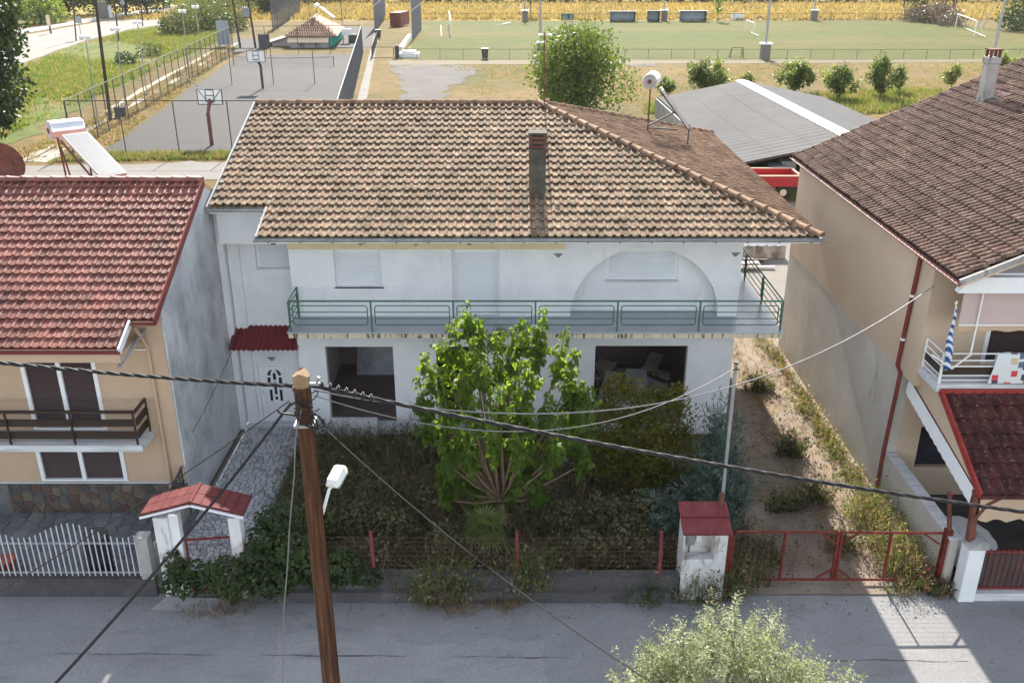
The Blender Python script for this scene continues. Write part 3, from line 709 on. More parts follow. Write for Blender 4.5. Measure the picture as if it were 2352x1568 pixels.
# parapet block and debris in the openings
mb = MB(); mb.box(op1[0] - .1, op1[0] + (op1[1] - op1[0]) * .72, WY - .3, WY - .06, 0, .62); mb.build("low_block", M['white'], house)
# roof
roof_m = MB(); roof_m.cur = 0; TH = .12
def slope(pts):
    roof_m.cur = 0; roof_m.face(pts)
    roof_m.cur = 1; roof_m.face([(p[0], p[1], p[2] - TH) for p in pts][::-1])
    for a, b in zip(pts, pts[1:] + pts[:1]): roof_m.face([a, (a[0], a[1], a[2] - TH), (b[0], b[1], b[2] - TH), b])
G_ = -.035
slope([(XL, YC, rz(YC) + G_), (XC, YC, rz(YC) + G_), (XC, E, ZE + G_), (XR, E, ZE + G_), (XA, RY, ZR + G_), (XL, RY, ZR + G_)])
slope([(XR, E, ZE + G_), (XR, YB, ZE + G_), (XA, RY, ZR + G_)])
slope([(XR, YB, ZE + G_), (XL, YB, ZE + G_), (XL, RY, ZR + G_), (XA, RY, ZR + G_)])
roof = roof_m.build("roof", [M['old_pan'], M['white_clean']], house)
TW, TL = .2165, math.hypot(RY - E, ZR - ZE) / 20.0
p_old = tile_proto("roof_tile", TW, TL, [M['old_pan'], M['old_roll']], .05, .40, .042, .036)
vlen = math.hypot(1, SL)
ncol = int((XR - XL) / TW) + 1
def keep_main(u, v, i, j):
    x = XL + u; y = E + v / vlen
    if y > RY + .05: return 0
    if x < XC and y < YC - .05: return 0
    xm = XR - (y - E)
    if x > xm + TW * .6: return 0
    return 2 if x > xm - TW * 1.5 else 1
def clamp_main(v0, v):
    return 0.0, (XR - XL) - v / vlen + .02
roof_field(roof, p_old, (XL, E, ZE), (1, 0, 0), (0, 1, SL), TW, TL, ncol, 20, keep_main, 300, clamp_main)
def keep_side(u, v, i, j):
    y = E + u; d = v / vlen
    lo, hi = E + d, YB - d
    if y < lo - TW * .6 or y > hi + TW * .6: return 0
    return 1 if lo + TW * 1.5 < y < hi - TW * 1.5 else 2
clamp_side = lambda v0, v: (v / vlen - .02, (YB - E) - v / vlen + .02)
roof_field(roof, p_old, (XR, E, ZE), (0, 1, 0), (-1, 0, SL), TW, TL, int((YB - E) / TW) + 1, 20, keep_side, 60, clamp_side)
rp = ridge_proto("ridge_tile", .125, .43, M['old_roll'])
ridge_run(roof, rp, (XL, RY, ZR + .02), (XA + .1, RY, ZR + .02), .43)
ridge_run(roof, rp, (XR + .02, E - .02, ZE + .03), (XA, RY, ZR + .04), .43)
ridge_run(roof, rp, (XR + .02, YB + .02, ZE + .03), (XA, RY, ZR + .04), .43)
# verge, gutter, brackets
mb = MB(); mb.bar((XL - .03, YC - .05, rz(YC) + .01), (XL - .03, RY, ZR + .03), .05, .10); mb.build("verge_strip", M['gutter'], roof)
mb = MB(); mb.bar((XC - .04, E - .02, ZE - .02), (XC - .04, YC, rz(YC) - .01), .05, .12); mb.build("verge_strip", M['gutter'], roof)
def gutter(a, b, r, mat, par, name="gutter"):
    a, b = Vector(a), Vector(b); d = (b - a).normalized(); sd_ = d.cross(Vector((0, 0, 1)))
    mb = MB(); rows = []
    for k in range(9):
        t = math.pi * (1 + k / 8); o = sd_ * (r * math.cos(t)) + Vector((0, 0, r * math.sin(t))); rows.append([a + o, b + o])
    for k in range(8, -1, -1):
        t = math.pi * (1 + k / 8); o = sd_ * ((r - .006) * math.cos(t)) + Vector((0, 0, (r - .006) * math.sin(t) + .003)); rows.append([a + o, b + o])
    rows.append(rows[0]); mb.grid(rows); return mb.build(name, mat, par)
gutter((XC - .1, E - .07, ZE - .03), (XR + .12, E - .07, ZE - .03), .075, M['gutter'], roof)
gutter((XL - .05, YC - .07, rz(YC) - .03), (XC - .06, YC - .07, rz(YC) - .03), .07, M['gutter'], roof)
gutter((XR + .03, YB, ZE - .03), (XR + .03, E - .1, ZE - .03), .05, M['gutter'], roof)
for k in range(18):
    x = XC + .3 + k * .82
    mb = MB(); mb.box(x - .012, x + .012, E - .152, E + .0, ZE - .118, ZE - .104); mb.build("gutter_bracket", M['dark_steel'], roof)
mb = MB(); q = PY(625, 552, 23.6); mb.bar((-6.2, 23.0, ZE - .16), (-6.2, 24.5, ZE - .22), .1, .14); mb.build("rafter_end", M['dark_steel'], roof)
# chimney with slatted cap
cy = 24.95; cxm = PY(1234, 400, cy).x; cb = rz(cy); ct = PY(1234, 302, cy).z; hw = .225
chm = lay('sooty_chimney_render', [(.3, (.055, .048, .04)), (.55, (.10, .09, .072)), (.8, (.17, .145, .115))], 2.5, .95, (30, .35), (30, .6, .02))
mb = MB(); mb.box(cxm - hw, cxm + hw, cy - hw, cy + hw, cb - .4, ct - .42)
mb.box(cxm - hw - .012, cxm + hw + .012, cy - hw - .012, cy + hw + .012, cb + .62, cb + .66); mb.box(cxm - hw - .012, cxm + hw + .012, cy - hw - .012, cy + hw + .012, cb + 1.12, cb + 1.16)
ch = mb.build("chimney", chm, roof, bevel=.015)
# thing > part > sub-part: the cap pieces belong to the roof as well
for k in range(3):
    z = ct - .40 + k * .12
    mb = MB(); mb.box(cxm - hw - .01, cxm + hw + .01, cy - hw - .01, cy + hw + .01, z, z + .055); mb.build("chimney_slat", M['rust'], roof)
mb = MB()
for sx in (-1, 1):
    for sy in (-1, 1): mb.box(cxm + sx * (hw - .05) - .04, cxm + sx * (hw - .05) + .04, cy + sy * (hw - .05) - .04, cy + sy * (hw - .05) + .04, ct - .42, ct - .06)
mb.box(cxm - hw - .03, cxm + hw + .03, cy - hw - .03, cy + hw + .03, ct - .055, ct); mb.build("chimney_cap", chm, roof, bevel=.01)
mb = MB(); mb.prism([(cxm - .27, cy - .3, rz(cy - .3) + .03), (cxm + .27, cy - .3, rz(cy - .3) + .03), (cxm + .3, cy + .3, rz(cy + .3) + .03), (cxm - .3, cy + .3, rz(cy + .3) + .03)], (0, 0, .02)); mb.build("chimney_flashing", chm, roof)
# ================================================================== the peach house with the red roof
LY, LX = 20.3, -8.27
lh = thing("peach_house", "peach rendered house under clean red roof tiles with dark slatted balcony rail", "house", (-12, LY, 0))
LE, LZE, LR, LZR = 19.8, 5.59, 24.36, 7.77
LS = (LZR - LZE) / (LR - LE)
lz = lambda y: LZE + LS * (y - LE)
LE2, LXC, LXV, LX0 = 19.02, -8.86, -8.27, -21.0
ld = (-11.85, -10.12, 2.46, 4.45); lw = (-11.95, -9.85, .98, 2.02)
mb = MB(); wall_front(mb, LX0, LX - .06, 0, lz(LY) - .15, LY, LY + .25, [ld, lw]); mb.build("wall", M['peach'], lh)
mb = MB(); mb.prism([(LX - .05, LY - .004, 0), (LX - .05, 28.4, 0), (LX - .05, 28.4, lz(20.4) - .16), (LX - .05, LR, LZR - .16), (LX - .05, LY - .004, lz(LY) - .16)], (.05, 0, 0)); mb.build("side_wall", M['grey_stucco'], lh)
mb = MB(); mb.box(LX0, LX - .06, 28.2, 28.4, 0, lz(20.4) - .2); mb.build("wall", M['peach'], lh)
rm = MB()
def slope2(pts, th=.12):
    rm.cur = 0; rm.face(pts); rm.cur = 1; rm.face([(p[0], p[1], p[2] - th) for p in pts][::-1])
    for a, b in zip(pts, pts[1:] + pts[:1]): rm.face([a, (a[0], a[1], a[2] - th), (b[0], b[1], b[2] - th), b])
slope2([(LX0, LE2, lz(LE2) - .035), (LXC, LE2, lz(LE2) - .035), (LXC, LE, LZE - .035), (LXV, LE, LZE - .035), (LXV, LR, LZR - .035), (LX0, LR, LZR - .035)])
slope2([(LX0, LR, LZR - .035), (LXV, LR, LZR - .035), (LXV, 29.2, lz(19.52)), (LX0, 29.2, lz(19.52))])
lroof = rm.build("roof", [M['new_pan'], M['peach']], lh)
lv = math.hypot(1, LS); LTL = (LR - LE2) * lv / 20.0; LTW = .2085
p_new = tile_proto("roof_tile", LTW, LTL, [M['new_pan'], M['new_roll']], .042, .30, .03, .024)
NC = int((LXV - (-17.5)) / LTW); OX = LXV - NC * LTW
def keep_l(u, v, i, j):
    x = OX + u; y = LE2 + v / lv
    return 0 if (x > LXC and y < LE - .03) else 1
roof_field(lroof, p_new, (OX, LE2, lz(LE2)), (1, 0, 0), (0, 1, LS), LTW, LTL, NC, 20, keep_l, 300)
rp2 = ridge_proto("ridge_tile", .12, .4, M['new_roll'])
ridge_run(lroof, rp2, (-17.5, LR, LZR + .02), (LXV, LR, LZR + .02), .4)
mb = MB(); mb.bar((LXV + .025, LE - .05, LZE - .03), (LXV + .025, LR, LZR - .02), .04, .20); mb.build("verge_board", M['red_trim'], lroof)
mb = MB(); mb.bar((LXC + .03, LE2 - .03, lz(LE2) - .06), (LXC + .03, LE, LZE - .06), .05, .17); mb.build("verge_board", M['white_clean'], lroof)
gutter((-21, LE2 - .07, lz(LE2) - .05), (LXC + .05, LE2 - .07, lz(LE2) - .05), .065, M['red_trim'], lroof)
gutter((LXC + .05, LE - .07, LZE - .05), (LXV + .05, LE - .07, LZE - .05), .06, M['red_trim'], lroof)
mb = MB(); mb.bar((-21, LE2 + .05, lz(LE2) - .26), (LXC - .02, LE2 + .05, lz(LE2) - .26), .06, .2); mb.bar((LXC - .02, LE2, lz(LE2) - .26), (LXC - .02, LY, lz(LE2) - .26), .06, .2); mb.build("soffit_beam", M['peach'], lroof)
mb = MB(); mb.bar((LXC - .05, LE2 - .02, lz(LE2) - .45), (LXC + .14, LY - .02, lz(LE2) - .05), .06, .06); mb.build("bracket_tube", M['gutter'], lroof)
mb = MB(); mb.bar((-21, LY - .05, 4.66), (-8.75, LY - .05, 4.66), .06, .03); mb.build("curtain_track", M['white_clean'], lh)
mb = MB(); mb.tube([(LXC + .06, LE + .1, LZE - .2), (-8.72, LY - .05, 4.7), (-8.72, LY - .05, .1)], .045, 8); mb.build("downpipe", M['peach'], lh)
def pair(par, name, x0, x1, z0, z1, y, n=2):
    w = MB()
    for k in range(n + 1):
        x = x0 + (x1 - x0) * k / n; w.box(x - .05, x + .05, y - .02, y + .09, z0, z1)
    w.box(x0 + .05, x1 - .05, y - .018, y + .09, z1 - .06, z1 - .001); w.box(x0 + .05, x1 - .05, y - .018, y + .09, z0 + .001, z0 + .05)
    wo = w.build(name, M['white_clean'], par)
    for k in range(n):
        a, b = x0 + (x1 - x0) * k / n + .052, x0 + (x1 - x0) * (k + 1) / n - .052
        s = MB(); m = int((z1 - z0 - .12) / .05)
        for q in range(m):
            z = z0 + .055 + q * .05
            s.grid([[(a, y + .05, z), (b, y + .05, z)], [(a, y + .036, z + .022), (b, y + .036, z + .022)], [(a, y + .05, z + .046), (b, y + .05, z + .046)], [(a, y + .06, z + .05), (b, y + .06, z + .05)]])
        s.build("shutter", M['brown_shutter'], wo)
pair(lh, "balcony_door", *ld, LY)
pair(lh, "window", *lw, LY)
mb = MB(); mb.box(-14, -8.75, LY - .06, LY - .002, .93, .965); mb.build("sill_band", M['marble'], lh)
# balcony
mb = MB(); mb.box(-17, -8.93, 19.5, LY - .003, 2.28, 2.455); slab = mb.build("balcony_slab", M['marble'], lh)
mb = MB(); mb.bar((-17, 19.56, 3.33), (-9.02, 19.56, 3.33), .05, .07); mb.bar((-9.0, 19.53, 3.33), (-9.0, 20.25, 3.33), .05, .07); brail = mb.build("balcony_rail", M['dark_wood'], lh)
for z0, z1 in ((2.93, 3.12), (2.60, 2.80)):
    mb = MB(); mb.box(-17, -9.03, 19.57, 19.595, z0, z1); mb.build("slat", M['dark_wood'], brail)
    mb = MB(); mb.box(-9.03, -9.005, 19.62, 20.25, z0, z1); mb.build("slat", M['dark_wood'], brail)
for x in (-15.1, -13.6, -12.1, -10.55, -9.04):
    mb = MB(); mb.box(x - .022, x + .022, 19.525, 19.565, 2.456, 3.295); mb.build("post", M['dark_wood'], brail)
mb = MB(); mb.box(-9.003, -8.965, 20.2, 20.24, 2.456, 3.295); mb.build("post", M['dark_wood'], brail)
# stone cladding, each stone a piece
VR = random.Random(11)
def stones(par, name, poly, spacing, gap, mats, to3, depth, uneven=.012):
    rest = MB()
    for i, pg in enumerate(voronoi(VR, poly, spacing, gap)):
        h = depth + VR.uniform(0, uneven); cx = sum(p[0] for p in pg) / len(pg); cy_ = sum(p[1] for p in pg) / len(pg)
        mb = MB() if i < 300 else rest; n = len(pg)
        lowp = [to3(p[0], p[1], 0) for p in pg]; ins = [(p[0] + (cx - p[0]) * .06, p[1] + (cy_ - p[1]) * .06) for p in pg]
        up = [to3(p[0], p[1], h) for p in ins]
        mb.face(up)
        for k in range(n): mb.face([lowp[k], lowp[(k + 1) % n], up[(k + 1) % n], up[k]])
        if i < 300: mb.build(name, mats[VR.randrange(len(mats))], par)
    if rest.f: rest.build("small_" + name, mats[0], par)["kind"] = "stuff"
stone_mats = [M['field_stone']] + [lay('cladding_stone_tone', [(.3, tuple(x * .8 for x in c)), (.7, c)], 3, .9, (30, .3), (40, .5, .01)) for c in ((.15, .095, .07), (.12, .112, .105), (.09, .083, .08), (.155, .125, .095), (.13, .085, .068))]
mb = MB(); mb.box(-14.5, LX - .02, LY - .04, LY - .002, 0, .92); clad = mb.build("stone_cladding", M['joint'], lh)
stones(clad, "stone", [(-12.9, .02), (-8.4, .02), (-8.4, .91), (-12.9, .91)], .24, .022, stone_mats, lambda a, b, h: (a, LY - .04 - h, b), .018)
# paved forecourt
fc = sheet("paved_forecourt", [(-21, 17.15), (-8.15, 17.15), (-8.15, 20.35), (-21, 20.35)], .03, M['joint'])
slm = [M['slate']] + [lay('paving_stone_tone', [(.3, tuple(x * .85 for x in c)), (.7, c)], 3, .9, (30, .25)) for c in ((.20, .205, .21), (.24, .235, .225), (.17, .175, .185))]
stones(fc, "paving_stone", [(-12.9, 17.2), (-8.2, 17.2), (-8.2, 20.25), (-12.9, 20.25)], .34, .03, slm, lambda a, b, h: (a, b, .03 + h), .012)
# forecourt wall with white pickets
fw = thing("picket_fence_wall", "white metal picket fence with waved top on a low concrete street wall", "fence", (-11, 17.0, 0))
mb = MB(); mb.box(-22, -8.02, 16.95, 17.14, 0, .47); mb.box(-22, -8.02, 16.93, 17.16, .47, .50); mb.build("low_wall", M['dark_concrete'], fw)
mb = MB(); mb.box(-8.28, -8.02, 16.92, 17.17, .5, 1.55); mb.box(-8.3, -8.0, 16.9, 17.19, 1.55, 1.6); mb.build("end_pillar", M['concrete'], fw)
mb = MB(); mb.box(-22, -8.28, 17.03, 17.055, 1.36, 1.40); mb.box(-22, -8.28, 17.03, 17.055, .58, .62); mb.build("rail", M['steel'], fw)
pk = bpy.data.meshes.new("picket"); t_ = MB(); t_.box(-.011, .011, -.011, .011, 0, 1); pk.from_pydata(t_.v, [], t_.f); pk.materials.append(lay('picket_paint', [(.3, (.44, .46, .49)), (.7, (.56, .58, .60))], 4, .6, (40, .1)))
for k in range(50):
    x = -8.33 - k * .128
    o = link("picket", pk, fw, (x, 17.015, .53)); o.scale = (1, 1, 1.2 + .19 * math.cos((x + 9.72) * 2 * math.pi / 2.2))
# things in the forecourt
o = thing("flower_pot", "red clay flower pot with plant behind white pickets", "pot", (-11.75, 17.7, .045))
mb = MB(); mb.tube([(-11.75, 17.7, .045), (-11.75, 17.7, .42), (-11.75, 17.7, .48)], [.15, .22, .24], 12); mb.build("pot", lay('red_clay', [(.3, (.30, .07, .045)), (.7, (.4, .1, .06))], 4, .8), o)
lp = np.random.default_rng(3)
o2 = thing("black_drum", "tall black ribbed drum standing behind white pickets", "drum", (-9.6, 17.75, .045))
mb = MB(); rows = []
for k in range(15):
    r = .30 if k % 2 else .285; rows.append([(-9.6 + r * math.cos(2 * math.pi * q / 16), 17.75 + r * math.sin(2 * math.pi * q / 16), .045 + 1.05 * k / 14) for q in range(17)])
mb.grid(rows); mb.face(rows[-1][:-1]); mb.build("shell", M['rubber'], o2); mb = MB(); mb.tube([(-9.6, 17.75, 1.097), (-9.6, 17.75, 1.13)], [.31, .29], 16); mb.build("lid", M['dark_steel'], o2)
o3 = thing("dark_railing", "short dark sloped railing at peach house corner above stone cladding", "railing", (-8.45, 19.6, 0))
mb = MB(); mb.bar((-8.36, 18.6, 1.18), (-8.36, 20.25, 1.42), .04, .05); mb.bar((-8.36, 18.6, .84), (-8.36, 20.25, 1.02), .04, .05); mb.build("rail", M['dark_steel'], o3)
mb = MB(); mb.box(-8.39, -8.33, 18.0, 20.25, .04, .7); mb.build("low_wall", M['concrete'], o3)
for k in range(9):
    y = 18.65 + k * .19; mb = MB(); mb.box(-8.37, -8.35, y - .05, y + .05, .70, 1.17 + k * .026); mb.build("bar", M['dark_steel'], o3)
# solar water heaters
def solar(label, base, tank_c, axis, tr, tl, panel, pw, legs, group="solar water heaters on the roofs", rusty=True):
    o = thing("solar_water_heater", label, "water heater", base, group)
    a = Vector(axis).normalized(); c = Vector(tank_c)
    mb = MB(); mb.tube([c - a * tl / 2, c - a * (tl / 2 - .02), c + a * (tl / 2 - .02), c + a * tl / 2], [tr * .93, tr, tr, tr * .93], 22); t = mb.build("tank", M['chrome'], o)
    me = t.data
    mb = MB(); e = c - a * (tl / 2 + .004); mb.tube([e, e - a * .012], tr * .9, 20); mb.tube([e - a * .012, e - a * .02], tr * .62, 18); mb.build("end_cap", M['cap_pale'] if rusty else M['concrete'], t)
    mb = MB(); mb.tube([e - a * .02, e - a * .04], tr * .30, 10); mb.build("flange", M['rust'], t)
    p0, p1 = Vector(panel[0]), Vector(panel[1]); d = (p1 - p0).normalized(); s = d.cross(Vector((0, 0, 1))).normalized(); n = s.cross(d).normalized()
    if n.z < 0: n = -n
    q = lambda v, u, h: v + s * u + n * h
    mb = MB(); mb.hexa([q(p0, -pw / 2, 0), q(p0, pw / 2, 0), q(p1, pw / 2, 0), q(p1, -pw / 2, 0), q(p0, -pw / 2, .09), q(p0, pw / 2, .09), q(p1, pw / 2, .09), q(p1, -pw / 2, .09)]); pa = mb.build("collector", M['cap_pale'], o)
    i = .045; g0, g1 = p0 + d * i, p1 - d * i
    mb = MB(); mb.face([q(g0, -pw / 2 + i, .094), q(g0, pw / 2 - i, .094), q(g1, pw / 2 - i, .094), q(g1, -pw / 2 + i, .094)]); mb.build("glass_cover", M['glass_panel'], pa)
    for k in range(9):
        u = -pw / 2 + i + (pw - 2 * i) * (k + .5) / 9
        mb = MB(); mb.bar(q(g0, u, .097), q(g1, u, .097), .012, .003, n); mb.build("absorber_strip", M['steel'], pa)
    for (l0, l1) in legs:
        mb = MB(); mb.bar(l0, l1, .045, .045); mb.build("stand_leg", M['rust'] if rusty else M['dark_steel'], o)
    return o
# the one behind the ridge of the peach house
HYB = 29.0
A = PY(150, 297, HYB)
tk0, tk1 = PY(133, 303, HYB), PY(170, 289, HYB + .55)
ax = (tk1 - tk0); ax.z = 0
tc = (tk0 + tk1) / 2
pt, pb = PY(172, 312, 28.75), PY(262, 408, 27.0)
fz_ = lambda y: lz(2 * LR - y)
solar("solar water heater with panel sloping to the red ridge of the peach house", (tc.x, tc.y, 7.4), tc, (.75, .66, 0), .30, 1.0, (pt, pb), .78,
      [((tk0.x, HYB - .1, tc.z - .2), (tk0.x + .08, HYB - .1, 5.7)), ((tk0.x + .6, HYB + .5, tc.z - .2), (tk0.x + .55, HYB + .5, 5.5)), ((pt.x - .35, pt.y - .3, pt.z - .05), (pb.x - .4, pb.y - .35, pb.z - .05)), ((pb.x - .9, pb.y - .1, pb.z - .08), (pb.x + .55, pb.y + .1, pb.z - .08)), ((tk0.x + .05, HYB - .1, tc.z - .5), (tk0.x + .72, 27.9, 6.6)), ((pb.x - .85, pb.y, pb.z - .1), (pb.x - .85, pb.y, 6.4)), ((pb.x + .5, pb.y, pb.z - .1), (pb.x + .5, pb.y, 6.4))])
# the one on the side slope of the white house
n_side = (SL, 0, 1)
b0 = hit(1487, 306, (XR, 0, ZE), n_side); b1 = hit(1579, 338, (XR, 0, ZE), n_side)
tcc = PY(1497, 184, b0.y + .2)
pt2, pb2 = PY(1517, 206, b0.y + .1), PY(1577, 292, b0.y + .05)
solar("solar water heater with round tank on tall stand on the lichen-covered hip roof", (b0.x, b0.y, b0.z), tcc, (.30, 1, 0), .25, .85, (pt2, pb2), .8,
      [((tcc.x - .06, b0.y, tcc.z - .2), (b0.x, b0.y, b0.z - .02)), ((pb2.x + .1, pb2.y + .1, pb2.z - .04), (b1.x, b1.y, b1.z - .02)), ((pt2.x - .02, pt2.y - .3, pt2.z - .05), (pb2.x + .02, pb2.y - .3, pb2.z - .05)), ((b0.x, b0.y, b0.z + .18), (b0.x + 1.0, b0.y + .0, b0.z + .12)), ((b0.x + .02, b0.y, b0.z + .25), (pt2.x + .5, pt2.y, pt2.z - .75))], rusty=False)
# antenna mast at the end of the ridge
am = thing("antenna_mast", "thin antenna mast with small crossed aerial at the ridge end of the white house", "antenna", (XA - .05, RY, ZR))
ap, at_ = PY(1250, 236, RY), PY(1250, 74, RY)
mb = MB(); mb.tube([(ap.x, RY, ZR - .05), (at_.x, RY, at_.z)], .02, 6); mb.build("mast", M['rust'], am)
zc = PY(1250, 80, RY).z
for s in (-1, 1):
    mb = MB(); mb.tube([(ap.x + s * .03, RY, zc), (ap.x + s * .16, RY - .05, zc)], .02, 6); mb.box(ap.x + s * .16 - .05, ap.x + s * .16 + .05, RY - .09, RY - .02, zc - .03, zc + .03); mb.build("aerial_arm", M['lamp_white'], am)
# satellite dish behind the red ridge
sdp = PY(2, 378, 30.2)
dh = thing("satellite_dish", "large rust-stained satellite dish cut off behind the red ridge", "satellite dish", (sdp.x, 30.2, 6.5))
mb = MB(); rows = []
dn = Vector((.75, -.45, .5)).normalized(); du = dn.cross(Vector((0, 0, 1))).normalized(); dv = du.cross(dn)
for k in range(6):
    r = .72 * k / 5; rows.append([sdp + du * (r * math.cos(2 * math.pi * q / 20)) + dv * (r * math.sin(2 * math.pi * q / 20)) + dn * (.28 * r * r) for q in range(21)])
mb.grid(rows); mb.build("reflector", M['rust'], dh, smooth=True)
mb = MB(); mb.tube([sdp - dn * .05, (sdp.x - .3, 30.4, 6.0)], .04, 6); mb.build("mount", M['dark_steel'], dh)
mb = MB(); mb.tube([sdp - dv * .6, sdp + dn * .75 - dv * .25], .015, 5); mb.tube([sdp + dn * .72 - dv * .26, sdp + dn * .85 - dv * .24], .05, 8); mb.build("feed_arm", M['dark_steel'], dh)

# ================================================================== the tan house
RX, RYF = 9.8, 20.3
rh = thing("tan_house", "tall tan rendered house under dark ribbed roof tiles with awning balcony", "house", (14, RYF, 0))
RE_X, RE_Z, RS, RY0, RY1 = 9.57, 6.95, .44, 18.6, 31.4
r2 = lambda x: RE_Z + RS * (x - RE_X)
RXT = 19.5
mb = MB(); mb.box(RX, RX + .25, 21.1, 31.2, 0, 3.66); mb.build("lower_wall", M['tan_rough'], rh)
mb = MB(); mb.box(RX - .003, RX + .25, RYF, 31.2, 3.662, r2(RX) - .14); mb.build("upper_wall", M['tan'], rh)
od = (11.35, 13.6, 4.25, 6.3)
mb = MB(); wall_front(mb, RX + .252, 22, 3.9, r2(RX) - .12, RYF + .003, RYF + .25, [od]); mb.build("front_wall", M['tan'], rh)
mb = MB(); mb.prism([(RX + .25, 31.0, 0), (29, 31.0, 0), (29, 31.0, RE_Z), (RXT, 31.0, r2(RXT) - .2), (RX + .25, 31.0, r2(RX) - .2)], (0, .2, 0)); mb.build("rear_gable", M['tan'], rh)
mb = MB(); mb.prism([(RX + .3, RYF + .01, r2(RX) - .11), (28, RYF + .01, r2(RX) - .11), (RXT, RYF + .01, r2(RXT) - .35)], (0, .2, 0)); mb.build("brick_gable", M['brick'], rh)
wall_lower_front = MB(); wall_front(wall_lower_front, RX + .252, 22, 0, 3.898, 21.1, 21.3, [(10.6, 11.6, .9, 2.1)]); wall_lower_front.build("front_wall", M['tan'], rh)
mb = MB(); mb.box(10.6, 11.6, 21.25, 21.29, .9, 2.1); mb.build("window", M['glass_dark'], rh)
pair(rh, "balcony_door", od[0], od[1] + 2.2, od[2], od[3], RYF + .02, 3)
rm = MB()
slope2([(RE_X, RY0, RE_Z - .04), (RE_X, RY1, RE_Z - .04), (RXT, RY1, r2(RXT) - .04), (RXT, RY0, r2(RXT) - .04)][::-1], .1)
slope2([(RXT, RY0, r2(RXT) - .04), (RXT, RY1, r2(RXT) - .04), (29.4, RY1, RE_Z), (29.4, RY0, RE_Z)][::-1], .1)
rroof = rm.build("roof", [M['dark_pan'], M['tan']], rh)
rv = math.hypot(1, RS); RTL, RTW = .335, .2
p_dark = tile_proto("roof_tile", RTW, RTL, [M['dark_pan'], M['dark_roll']], .085, .55, .034, .026)
nC = int((RY1 - RY0) / RTW)
# courses start at the eave, columns run back from the front gable; U points back so the roll side faces the rear
roof_field(rroof, p_dark, (RE_X, RY1, RE_Z), (0, -1, 0), (1, 0, RS), RTW, RTL, nC, int((RXT - RE_X) * rv / RTL), lambda u, v, i, j: 1, 300)
gutter((RE_X - .05, RY1, RE_Z - .03), (RE_X - .05, RY0 - .05, RE_Z - .03), .055, M['red_trim'], rroof)
mb = MB(); mb.bar((RE_X, RY0 + .02, RE_Z - .02), (RXT, RY0 + .02, r2(RXT) - .02), .07, .12); mb.build("verge_cap", M['concrete'], rroof)
mb = MB(); mb.bar((RE_X + .05, RY0 + .3, RE_Z - .1), (RXT, RY0 + .3, r2(RXT) - .1), .5, .06); mb.build("soffit_board", M['pole_end'], rroof)
mb = MB(); mb.bar((RE_X, RY1 - .02, RE_Z - .01), (RXT, RY1 - .02, r2(RXT) - .01), .07, .09); mb.build("verge_cap", M['dark_roll'], rroof)
# white beam over the balcony
mb = MB(); mb.prism([(9.75, 18.95, 6.56), (22, 18.95, 6.56), (22, 18.95, 6.92), (9.95, 18.95, 6.92)], (0, .2, 0)); mb.build("beam", M['white_clean'], rh)
mb = MB(); mb.box(9.72, 22, 19.152, RYF, 6.86, 6.95); mb.build("soffit", M['white_clean'], rh)
# chimney on the far verge
cp = PY(2268, 195, 29.0)
chx = cp.x; chb = r2(chx); cht = PY(2268, 112, 29.0).z
mb = MB(); mb.box(chx - .17, chx + .17, 28.83, 29.17, chb - .3, cht - .42); mb.box(chx - .2, chx + .2, 28.8, 29.2, cht - .42, cht - .24); c_ = mb.build("chimney", M['concrete'], rroof, bevel=.012)
mb = MB()
for sx in (-1, 1):
    for sy in (-1, 1): mb.box(chx + sx * .13 - .035, chx + sx * .13 + .035, 29 + sy * .13 - .035, 29 + sy * .13 + .035, cht - .24, cht - .04)
mb.box(chx - .19, chx + .19, 28.81, 29.19, cht - .04, cht); mb.build("chimney_cap", M['rust'], rroof)
mb = MB(); mb.prism([(chx - .35, 28.5, r2(chx - .35) + .06), (chx + .55, 28.5, r2(chx + .55) + .06), (chx + .5, 29.3, r2(chx + .5) + .06), (chx - .3, 29.3, r2(chx - .3) + .06)], (0, 0, .03)); mb.build("chimney_flashing", M['dark_concrete'], rroof)
# downpipe with an elbow
dpx = lambda px, py, x: hit(px, py, (x, 0, 0), (1, 0, 0))
d0, d1, d2, d3 = dpx(2115, 588, RX - .06), dpx(2061, 838, RX - .06), dpx(2068, 856, RX - .06), dpx(2026, 1052, RX - .06)
mb = MB(); mb.tube([d0 + Vector((-.1, 0, .05)), d0, d1, d2, d3, (RX - .06, d3.y, .05)], .055, 8); dpipe = mb.build("downpipe", M['red_trim'], rh)
for q in (.35, .75):
    p = d0.lerp(d1, q); mb = MB(); mb.tube([p + Vector((0, 0, .03)), p - Vector((0, 0, .03))], .066, 8); mb.build("pipe_clip", M['white_clean'], dpipe)
# balcony of the tan house
mb = MB(); mb.box(9.85, 22, 19.28, RYF, 4.0, 4.2); mb.build("balcony_slab", M['marble'], rh)
mb = MB()
for z in (4.95, 4.78, 4.63): mb.tube([(9.9, RYF - .02, z), (9.9, 19.33, z), (22, 19.33, z)], .018, 6)
for z in (4.40, 4.28): mb.tube([(9.9, RYF - .02, z), (9.9, 19.33, z), (22, 19.33, z)], .015, 6)
wrail = mb.build("balcony_rail", M['lamp_white'], rh)
mb = MB(); mb.box(9.93, 22, 19.35, 19.37, 4.41, 4.62); mb.box(9.91, 9.93, 19.38, RYF - .03, 4.41, 4.62); mb.build("rail_board", M['dark_wood'], wrail)
for x in (9.9, 11.2, 12.6, 14):
    mb = MB(); mb.box(x - .025, x + .025, 19.3, 19.345, 4.202, 4.96); mb.build("post", M['lamp_white'], wrail)
mb = MB(); mb.box(9.88, 9.925, RYF - .06, RYF - .02, 4.202, 4.96); mb.build("post", M['lamp_white'], wrail)
